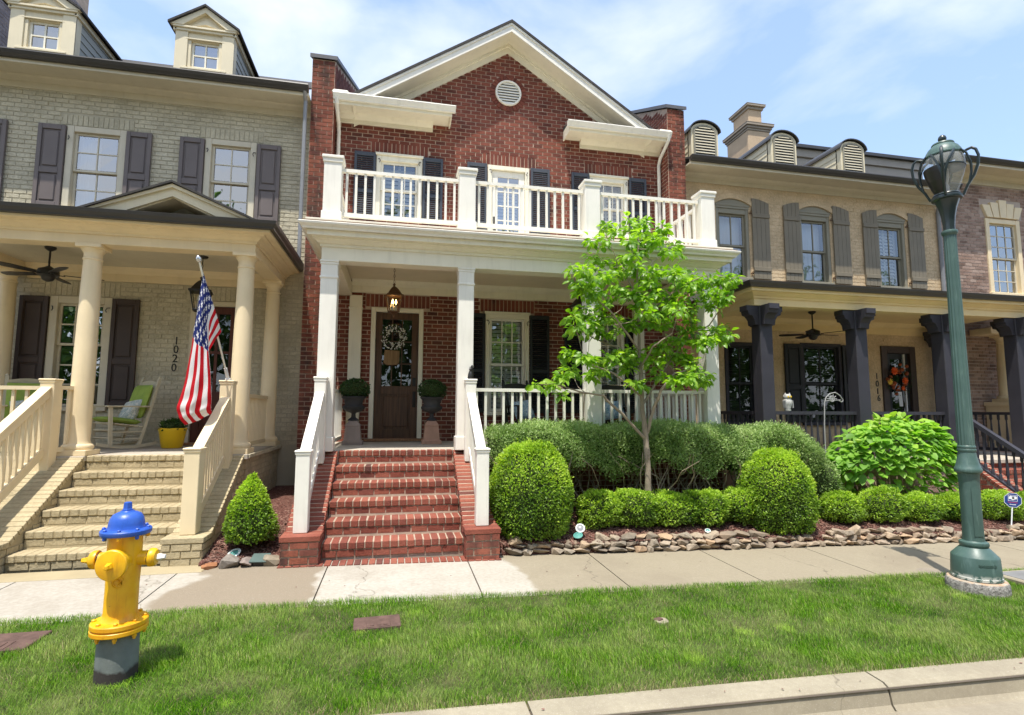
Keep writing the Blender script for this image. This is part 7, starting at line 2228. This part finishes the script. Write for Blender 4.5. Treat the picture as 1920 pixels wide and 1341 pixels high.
def urn_set(px, label, ped_mat):
    p = at(px, 834, 9.55); x, y = p.x, 9.65
    t = thing('pedestal', ped_mat[1], 'pedestal', (x, y, FL), 'urn pedestals by the door')
    m = MB(); R = T_((x, y, FL)) @ Matrix.Rotation(PI / 4, 4, 'Z')
    m.lathe([(.235, .003), (.235, .06), (.20, .075), (.165, .30), (.175, .32), (.165, .335), (.10, .40), (.085, .41)], 4, R); o = obj('stone_block', m, ped_mat[0], t)
    u = thing('garden_urn', label, 'urn', (x, y, FL + .41), 'urns by the wooden door')
    m = MB(); z = FL + .40
    m.lathe([(.09, z), (.09, z + .02), (.04, z + .06), (.035, z + .12), (.06, z + .145)], 24, T_((x, y, 0))); obj('foot', m, M_URN, u, .7)
    m = MB(); m.lathe([(.06, z + .14), (.13, z + .165), (.175, z + .21), (.18, z + .24), (.16, z + .26)], 40, T_((x, y, 0)), mod=lambda k, zz: 1 + .05 * (k % 4 < 2)); obj('gadrooned_bowl', m, M_URN, u, .7)
    m = MB(); m.lathe([(.15, z + .25), (.145, z + .30), (.165, z + .36), (.205, z + .395), (.212, z + .405), (.205, z + .415), (.17, z + .41), (.02, z + .39)], 40, T_((x, y, 0))); obj('rim', m, M_URN, u, .7)
    return x, y, z + .40
for px, l1, l2, l3, mt in ((660, 'black urn with a boxwood ball left of the wooden door', 'grey stone pedestal under the left urn', 'boxwood ball planted in the left urn', M_STONE1), (809, 'black urn with a boxwood ball right of the wooden door', 'terracotta toned pedestal under the right urn', 'boxwood ball planted in the right urn', M_STONE2)):
    x, y, z = urn_set(px, l1, (mt, l2))
    shrub('boxwood_ball', l3, 'plant', (x, y, z - .03), .235, .23, .33, 1500, M_BOXD, .034, seed=px, power=2.3, bump=.05)

def sprig_wreath(name, label, c, r, berry_cols, n, leafm, seed, twig=True):
    q = random.Random(seed); t = thing(name, label, 'wreath', c)
    m = MB()
    for k in range(3): m.tube([c + Vector((r * (1 + .1 * math.sin(5 * a + k)) * math.cos(a), .02 * math.sin(3 * a + k), r * (1 + .1 * math.sin(4 * a + 2 * k)) * math.sin(a))) for a in [2 * PI * i / 20 for i in range(21)]], .010, 5)
    obj('twig_ring', m, M_SHUTB, t)
    for mat, s, nn, nm in berry_cols:
        m = MB()
        for i in range(nn):
            a = q.uniform(0, 2 * PI); rr = r * q.uniform(.62, 1.38); p = c + Vector((rr * math.cos(a), -q.uniform(0, .09), rr * math.sin(a)))
            ss = s * q.uniform(.7, 1.25)
            m.lathe([(ss * .3, -ss * .9), (ss * .95, -ss * .4), (ss, 0), (ss * .8, ss * .6), (ss * .2, ss)], 7, T_(p) @ Matrix.Rotation(q.uniform(0, 3), 4, 'X'), q.random())
        o = obj(nm, m, mat, t, 1.0); o['kind'] = 'stuff'
    rr = np.random.default_rng(seed); k = n; a = rr.uniform(0, 2 * PI, k); rad = r * rr.uniform(.6, 1.4, k)
    P = np.stack([c.x + rad * np.cos(a), c.y - rr.uniform(0, .07, k), c.z + rad * np.sin(a)], 1); D = np.stack([np.cos(a + rr.normal(size=k) * .7), -rr.random(k) * .8, np.sin(a + rr.normal(size=k) * .7)], 1)
    o = link('leaves', leaf_mesh('leaves', P, D, np.tile([0, -1., .2], (k, 1)) + rr.normal(size=(k, 3)) * .4, .05 * rr.uniform(.6, 1.3, k), .018, rr.random(k) * .98 + .01, leafm), t); o['kind'] = 'stuff'
    return t
M_BERRY = paint('white_berry', (0.78, 0.78, 0.74), .5, .05)
w = sprig_wreath('door_wreath', 'white berry wreath with burlap pocket on the wooden front door', at(739, 633, YW - .06), .175, [(M_BERRY, .012, 170, 'white_berries')], 130, M_BOXD, 8)
c = at(735, 670, YW - .07); m = MB()
m.prism([(c.x - .135, c.z + .13), (c.x - .155, c.z - .10), (c.x - .10, c.z - .15), (c.x + .09, c.z - .15), (c.x + .135, c.z - .09), (c.x + .135, c.z + .12)], 'y', c.y - .06, c.y + .05); obj('burlap_pocket', m, wood_mat('burlap', (.16, .095, .045), (.30, .19, .095), .9), w)
M_FO, M_FY, M_FR = paint('orange_flower', (.75, .11, .012), .6, .2), paint('yellow_flower', (.75, .50, .06), .6, .15), paint('rust_flower', (.30, .07, .02), .6, .2)
w = sprig_wreath('door_wreath', 'orange and yellow flower wreath on the tan house door', at(1684, 712, YW - .05), .26, [(M_FR, .04, 22, 'rust_flowers')], 160, M_BOXD, 9)
for px, py, s, mt in ((1676, 696, .11, M_FO), (1696, 714, .10, M_FO), (1668, 716, .085, M_FY), (1693, 728, .06, M_FO), (1675, 727, .055, M_FR)):
    c = at(px, py, YW - .12); m = MB()
    for lay in range(3):
        for i in range(9):
            a = 2 * PI * i / 9 + lay * .35; r_ = s * (1 - lay * .28)
            d = Vector((math.cos(a), -.25 - lay * .4, math.sin(a))).normalized(); sd = d.cross(Vector((0, 1, 0))).normalized()
            m.add([c, c + d * r_ * .6 + sd * r_ * .24, c + d * r_, c + d * r_ * .6 - sd * r_ * .24], [(0, 1, 2, 3)], random.random() * .9 + .05)
    obj('flower_petals', m, mt, w)
m = MB()
for dx in (-.02, .03): m.bar(at(1687, 735, YW - .1) + Vector((dx, 0, 0)), at(1690, 762, YW - .1) + Vector((dx, 0, 0)), .045, .006, up=(0, 1, 0))
obj('ribbon', m, M_SHEER, w)

# ---- rocking chairs
def rocker(name, label, wood, group):
    t = thing(name, label, 'rocking chair', (0, 0, 0), group)
    for s in (-1, 1):
        m = MB(); x = .27 * s
        arc = [(x, -.42 + .84 * i / 10, .035 + .33 * ((-.42 + .84 * i / 10) - .02) ** 2) for i in range(11)]
        for a, b in zip(arc[:-1], arc[1:]): m.bar(a, b, .03, .045)
        obj('rocker_runner', m, wood, t)
        m = MB(); m.bar((x, -.24, .05), (x, -.27, .66), .045, .045, up=(0, 1, 0)); obj('front_leg', m, wood, t)
        m = MB(); m.bar((x, .16, .05), (x * .93, .42, 1.12), .045, .04, up=(0, 1, 0)); m.lathe([(.02, 0), (.026, .03), (.012, .05)], 8, T_((x * .93, .425, 1.11))); obj('back_post', m, wood, t)
        m = MB(); m.box(x - .05, x + .05, -.33, .27, .655, .68, .008); obj('arm', m, wood, t)
        for z in (.16, .27):
            m = MB(); m.tube([(x, -.24, z), (x, .20, z)], .011, 6); obj('stretcher', m, wood, t)
    for z in (.18, .30):
        m = MB(); m.tube([(-.27, -.245, z), (.27, -.245, z)], .012, 6); obj('stretcher', m, wood, t)
    m = MB(); m.tube([(-.27, .2, .22), (.27, .2, .22)], .012, 6); obj('stretcher', m, wood, t)
    m = MB()
    for i in range(7): m.box(-.27, .27, -.27 + .07 * i, -.27 + .07 * i + .058, .40 - .01 * i, .42 - .01 * i, .003)
    o = obj('seat', m, wood, t); o['kind'] = 'stuff'
    m = MB()
    n = 10; top = [(-.25 + .5 * i / n, 1.06 + .035 * math.sin(PI * i / n)) for i in range(n + 1)]
    m.prism([(-.25, .97), (.25, .97)] + top[::-1], 'y', .385, .41); obj('top_rail', m, wood, t)
    m = MB(); m.box(-.25, .25, .25, .27, .50, .55); obj('lower_rail', m, wood, t)
    for i in range(6):
        m = MB(); x = -.2 + .08 * i; m.bar((x, .262, .53), (x, .395, 1.0), .035, .012, up=(0, 1, 0)); obj('back_slat', m, wood, t)
    return t
def cushion(name, label, cat, w, d, h, mat, M, tuft=True, group=None):
    m = MB(); n = 12
    def P(i, j, s):
        a, b = -1 + 2 * i / n, -1 + 2 * j / n
        e = max(0, (1 - a ** 6) * (1 - b ** 6)) ** .5
        tf = 1.0
        if tuft:
            for ca in (-.4, .4):
                for cb in (-.4, .4): tf -= .42 * math.exp(-((a - ca) ** 2 + (b - cb) ** 2) / .03)
        return M @ Vector((a * w / 2, b * d / 2, s * h / 2 * e * tf))
    vs = [P(i, j, 1) for i in range(n + 1) for j in range(n + 1)] + [P(i, j, -1) for i in range(n + 1) for j in range(n + 1)]
    k = n + 1; o0 = k * k
    fs = [(i * k + j, (i + 1) * k + j, (i + 1) * k + j + 1, i * k + j + 1) for i in range(n) for j in range(n)]
    fs += [tuple(reversed([q + o0 for q in f])) for f in fs]
    m.add(vs, fs)
    return tag(obj(name, m, mat, None, 1.2), label, cat, group)
M_CUSHP = None
def patterned(name, base, c2, scale):
    t = NT(name, .9, .1); p = t.coord('Object')
    v = t.noise(p, scale, 2, .4); t.color(t.ramp(v, [(.45, base), (.5, c2), (.55, base), (.62, c2), (.66, base)])); return t.m
M_PILLOW, M_PILLOWB = patterned('patterned_pillow', (.62, .62, .56), (.26, .36, .36), 18), patterned('blue_patterned_pillow', (.50, .60, .66), (.08, .22, .36), 20)
def chair_set(px, py, Y, rot, wood, lab, labs, cush=True, z=None, pil=M_PILLOW):
    p = at(px, py, Y); z = GFL if z is None else z
    t = rocker('rocking_chair', lab, wood, 'rocking chairs on the porches'); t.location = (p.x, Y, z); t.rotation_euler = (0, 0, rot)
    W = T_((p.x, Y, z)) @ Matrix.Rotation(rot, 4, 'Z')
    if cush:
        cushion('seat_cushion', labs[0], 'cushion', .50, .50, .09, M_GREENCUSH, W @ T_((0, -.05, .445)) @ Matrix.Rotation(-.13, 4, 'X'), False)
        cushion('back_cushion', labs[1], 'cushion', .49, .56, .12, M_GREENCUSH, W @ T_((0, .255, .75)) @ Matrix.Rotation(PI / 2 - .27, 4, 'X'))
    cushion('throw_pillow', labs[2], 'pillow', .40, .36, .13, pil, W @ T_((.02, .13, .60)) @ Matrix.Rotation(PI / 2 - .45, 4, 'X') @ Matrix.Rotation(.15, 4, 'Z'), False)
chair_set(222, 835, 9.75, -0.72, M_ROCKER, 'cream rocking chair with green cushions next to the yellow planter', ('green seat cushion on the rocking chair next to the yellow planter', 'green tufted back cushion on the rocking chair next to the yellow planter', 'patterned throw pillow on the rocking chair next to the yellow planter'))
chair_set(45, 835, 9.45, 0.55, M_ROCKER, 'cream rocking chair half hidden behind the left stair railing', ('green seat cushion on the rocking chair behind the left railing', 'green tufted back cushion on the rocking chair behind the left railing', 'patterned throw pillow on the rocking chair behind the left railing'))
chair_set(985, 838, 9.55, 0.25, M_BLACK, 'black rocking chair behind the white porch railing left of the second white column', ('', '', 'blue patterned pillow on the black rocking chair behind the railing'), False, FL, M_PILLOWB)
chair_set(1150, 838, 9.55, -0.25, M_BLACK, 'black rocking chair behind the railing hidden by the young tree', ('', '', 'blue patterned pillow on the black rocking chair behind the tree'), False, FL, M_PILLOWB)

# ---- yellow planter
p = at(322, 838, 9.75); pt = thing('planter_pot', 'glossy yellow planter pot on the grey house porch', 'planter', (p.x, 9.75, GFL))
m = MB(); m.lathe([(.135, .004), (.15, .02), (.195, .28), (.203, .30), (.203, .325), (.19, .325), (.18, .27), (.01, .27)], 36, T_((p.x, 9.75, GFL))); obj('pot', m, M_YELLOWPOT, pt, .6)
shrub('potted_plant', 'low dark leafy plant in the yellow planter', 'plant', (p.x, 9.75, GFL + .24), .18, .17, .20, 420, M_PORCHPLANT, .06, seed=77, power=2, bump=.15, spread=.25)
# ---- grass plant at far left
p = at(8, 840, 7.9); gp = thing('ornamental_grass', 'tall arching grass plant beside the left stair railing', 'plant', (p.x - .1, 7.6, .2))
rr = np.random.default_rng(61); k = 150; a = rr.uniform(0, 2 * PI, k); hgt = rr.uniform(.75, 1.25, k)
V, F = [], []
for i in range(k):
    b = np.array([p.x - .25 + .15 * math.cos(a[i]), 7.45 + .12 * math.sin(a[i]), .75]); d = np.array([math.cos(a[i]), math.sin(a[i]), 0]) * rr.uniform(.1, .45); s = np.array([-math.sin(a[i]), math.cos(a[i]), 0]) * .007
    for q in range(5):
        t = q / 4; c = b + d * t * t + np.array([0, 0, hgt[i] * (t - .25 * t * t)]); V += [c - s * (1 - t * .9), c + s * (1 - t * .9)]
    o = i * 10
    F += [(o + 2 * q, o + 2 * q + 1, o + 2 * q + 3, o + 2 * q + 2) for q in range(4)]
o = link('blades', np_mesh('blades', V, F, rr.random(len(F)) * .9 + .05, M_GRASS), gp); o['kind'] = 'stuff'

# ---- house numbers
def number(label, digits, px, pys, mat):
    t = thing('house_number', label, 'house number', at(px[0], pys[0], YW))
    for d, x, y in zip(digits, px, pys):
        text(d, .20, T_(at(x, y, YW - .012)) @ RX, mat, t, 'digit', .006, .9)
number('black house number 1020 stacked on the grey painted wall', '1020', (331, 330, 328, 326), (640, 656, 673, 690), M_BLACK)
number('black house number 1016 stacked on the tan painted wall', '1016', (1644, 1645, 1646, 1648), (706, 720, 734, 747), M_BLACK)

# ---- owl decoy and black figurine
p = at(1477, 771, 8.43); ow = thing('owl_decoy', 'white and grey owl decoy standing on the dark porch railing', 'owl decoy', (p.x, 8.43, 1.71))
W = T_((p.x, 8.43, TFL + .88)); owm = paint('owl_white', (.46, .46, .44), .7, .1, .3, .3, gscale=20)
m = MB(); m.lathe([(.05, 0), (.058, .02), (.05, .05), (.075, .11), (.08, .16), (.07, .20), (.055, .215), (.066, .235), (.068, .265), (.05, .295), (.02, .305)], 20, W); b_ = obj('body', m, owm, ow, .9)
m = MB()
for s in (-1, 1):
    m.lathe([(.022, 0), (.012, .025), (.002, .045)], 6, W @ T_((.042 * s, -.01, .285)))
obj('ear_tufts', m, owm, ow)
for s in (-1, 1):
    m = MB(); m.lathe([(.018, 0), (.018, .006), (.008, .009)], 12, W @ T_((.026 * s, -.062, .255)) @ RX); obj('eye', m, M_YELLOWPOT, ow)
    m = MB(); m.prism([(-.06, .06), (.0, .05), (.02, .13), (0, .195), (-.05, .19)], 'x', .074 * s - .006, .074 * s + .006); m.v = [tuple(W @ Vector(v)) for v in m.v]; obj('wing', m, paint('owl_grey', (.30, .31, .31), .7, .2), ow)
m = MB(); m.lathe([(.012, 0), (.004, .02), (.001, .026)], 6, W @ T_((0, -.064, .238)) @ RX); obj('beak', m, M_BLACK, ow)
p = at(873, 712, 7.92); fg = thing('squirrel_figurine', 'small black squirrel figurine on top of the right white newel post', 'figurine', (1.045, 7.92, 2.16))
W = T_((1.045, 7.92, 2.162)); m = MB()
m.lathe([(.04, 0), (.045, .02), (.038, .07), (.028, .11), (.018, .125)], 14, W); m.lathe([(.012, -.02), (.026, 0), (.024, .02), (.01, .036)], 12, W @ T_((0, -.012, .135)))
obj('body', m, M_BLACK, fg, .9)
m = MB(); m.tube([W @ Vector(v) for v in ((0.02, .03, .01), (.035, .05, .06), (.03, .05, .13), (.02, .035, .19), (.028, .03, .215))], [.012, .02, .022, .018, .006], 8); obj('tail', m, M_BLACK, fg, .9)
for s in (-1, 1):
    m = MB(); m.lathe([(.008, 0), (.003, .02)], 6, W @ T_((.012 * s, -.01, .165))); obj('ear', m, M_BLACK, fg)

# ---- flag
fl = thing('flag', 'american flag hanging from a white pole on the grey stair newel post', 'flag', (xr, 8.10, 2.10))
base, tip = Vector((xr, 8.06, 2.13)), at(372, 484, 7.45)
dirp = (tip - base)
m = MB(); m.tube([base + dirp * .0, base + dirp * .97], .0125, 8); pole = obj('pole', m, M_CREAMW, fl, .8)
m = MB(); m.lathe([(.01, 0), (.03, .02), (.034, .045), (.026, .07), (.01, .09), (.002, .095)], 14, T_(base + dirp * .965) @ dirp.to_track_quat('Z', 'Y').to_matrix().to_4x4()); obj('finial', m, paint('silver', (.62, .63, .64), .25, .1, metal=.8), fl, .8)
m = MB(); m.box(xr - .03, xr + .03, 8.04, 8.14, 2.102, 2.13, .006); m.tube([base + Vector((0, 0.02, -.02)), base + dirp * .09], .022, 8); obj('bracket', m, M_WHITEMETAL, fl)
def flag_mat():
    t = NT('flag_cloth', .75, .2); uv = t.new('ShaderNodeUVMap').outputs['UV']; s = t.new('ShaderNodeSeparateXYZ'); t.lk(uv, s.inputs[0]); u, v = s.outputs['X'], s.outputs['Y']
    st = t.math('MODULO', t.math('FLOOR', t.math('MULTIPLY', u, 12.999)), 2)
    stripe = t.mix(st, (.56, .012, .022), (.80, .80, .80))
    can = t.math('MULTIPLY', t.math('LESS_THAN', u, 7 / 13), t.math('LESS_THAN', v, .31))
    # staggered rows of stars
    a, b = t.math('MULTIPLY', u, 13 / 7 * 7), t.math('MULTIPLY', v, 9 / .31)
    def grid(oa, ob):
        fa = t.math('SUBTRACT', t.math('FRACT', t.math('MULTIPLY', t.math('ADD', a, oa), .5)), .5); fb = t.math('SUBTRACT', t.math('FRACT', t.math('MULTIPLY', t.math('ADD', b, ob), .5)), .5)
        ang = t.math('ARCTAN2', fa, fb); r = t.math('SQRT', t.math('ADD', t.math('MULTIPLY', fa, fa), t.math('MULTIPLY', fb, fb)))
        w = t.math('ADD', .18, t.math('MULTIPLY', t.math('COSINE', t.math('MULTIPLY', ang, 5)), .085)); return t.math('LESS_THAN', r, w)
    star = t.math('MAXIMUM', grid(0, 0), grid(1, 1))
    c = t.mix(can, stripe, t.mix(star, (.018, .03, .16), (.8, .8, .8)))
    t.color(c)
    tr = t.new('ShaderNodeBsdfTranslucent'); t.lk(c, tr.inputs['Color']); mx = t.new('ShaderNodeMixShader'); mx.inputs[0].default_value = .35
    t.lk(t.b.outputs[0], mx.inputs[1]); t.lk(tr.outputs[0], mx.inputs[2]); t.lk(mx.outputs[0], t.n['Material Output'].inputs['Surface'])
    t.bump(t.noise(t.mapping(uv, (60, 6, 1)), 1.0, 3), .25, .01)
    return t.m
# edge curves (pixels, depth) from hoist to fly for five lines across the flag
YF = 7.55
rows = [
    (0.00, [(381, 510, 7.52), (373, 560, 7.50), (363, 620, 7.48), (351, 690, 7.46), (341, 735, 7.45), (332, 762, 7.43), (336, 782, 7.42), (347, 797, 7.44)]),
    (0.18, [(387, 530, 7.57), (379, 575, 7.44), (371, 635, 7.40), (364, 700, 7.38), (357, 742, 7.37), (350, 768, 7.36), (355, 782, 7.38), (364, 792, 7.42)]),
    (0.36, [(393, 550, 7.62), (384, 588, 7.50), (380, 640, 7.42), (379, 705, 7.38), (375, 748, 7.37), (371, 770, 7.38), (375, 779, 7.42), (381, 784, 7.46)]),
    (0.54, [(400, 570, 7.68), (389, 602, 7.60), (391, 650, 7.52), (395, 708, 7.46), (396, 750, 7.43), (395, 765, 7.43), (396, 770, 7.46), (397, 773, 7.50)]),
    (0.75, [(407, 594, 7.74), (398, 614, 7.71), (388, 645, 7.68), (384, 700, 7.62), (381, 740, 7.58), (379, 752, 7.57), (378, 758, 7.58), (378, 762, 7.60)]),
    (1.00, [(415, 622, 7.80), (402, 641, 7.79), (387, 668, 7.78), (377, 705, 7.72), (370, 742, 7.68), (368, 752, 7.67), (367, 757, 7.68), (366, 760, 7.69)])]
def cr(p0, p1, p2, p3, t):
    return 0.5 * ((2 * p1) + (-p0 + p2) * t + (2 * p0 - 5 * p1 + 4 * p2 - p3) * t * t + (-p0 + 3 * p1 - 3 * p2 + p3) * t ** 3)
def spline(pts, t):
    n = len(pts) - 1; i = min(int(t * n), n - 1); f = t * n - i
    g = lambda k: pts[max(0, min(n, k))]
    return cr(g(i - 1), g(i), g(i + 1), g(i + 2), f)
R_ = [(u, [at(*q) for q in L]) for u, L in rows]
NU, NV = 40, 60
V, UV = [], []
us = [r[0] for r in R_]
for i in range(NU + 1):
    u = i / NU
    k = 0
    while k < len(us) - 2 and us[k + 1] < u: k += 1
    f = (u - us[k]) / (us[k + 1] - us[k])
    for j in range(NV + 1):
        v = j / NV
        g = lambda q: spline(R_[max(0, min(len(R_) - 1, q))][1], v)
        p = cr(g(k - 1), g(k), g(k + 1), g(k + 2), f)
        p = p + Vector((0, 1, 0)) * (0.012 * math.sin(u * 31 + v * 5) * min(1, v * 3) + 0.006 * math.sin(v * 40 + u * 19))
        V.append(tuple(p)); UV.append((u, v))
m = MB(); k = NV + 1
m.add(V, [(i * k + j, (i + 1) * k + j, (i + 1) * k + j + 1, i * k + j + 1) for i in range(NU) for j in range(NV)])
me = mesh_of('cloth', m, flag_mat(), 2.0)
uvl = me.uv_layers.new(name='UVMap')
for lp__ in me.loops: uvl.data[lp__.index].uv = UV[lp__.vertex_index]
link('cloth', me, fl)

# ---- bits blown on to the paving and road
m = MB(); rd = random.Random(12)
for i in range(70):
    x = rd.uniform(-2.5, 8.5); y = rd.choice((rd.uniform(5.45, 6.6), rd.uniform(2.6, 3.2), rd.uniform(3.3, 3.46)))
    if y < 3.25: z = g0(x) - 0.048 - 0.148
    elif y < 3.5: z = ground(x, 3.4) + 0.004
    else: z = ground(x, y)
    s_ = rd.uniform(.006, .016); M = T_((x, y, z + .003)) @ Matrix.Rotation(rd.uniform(0, 6), 4, 'Z') @ Matrix.Rotation(rd.uniform(-.4, .4), 4, 'X')
    m.add([M @ Vector(v) for v in ((-s_, 0, .002), (-s_ * .2, -s_ * .5, 0), (s_, 0, .004), (-s_ * .1, s_ * .5, 0))], [(0, 1, 2, 3)], rd.random() * .9 + .05)
tag(obj('fallen_leaves', m, M_CHIP), 'small dry leaf scraps scattered over the pavement, kerb and road', 'leaf litter', None, 'stuff')
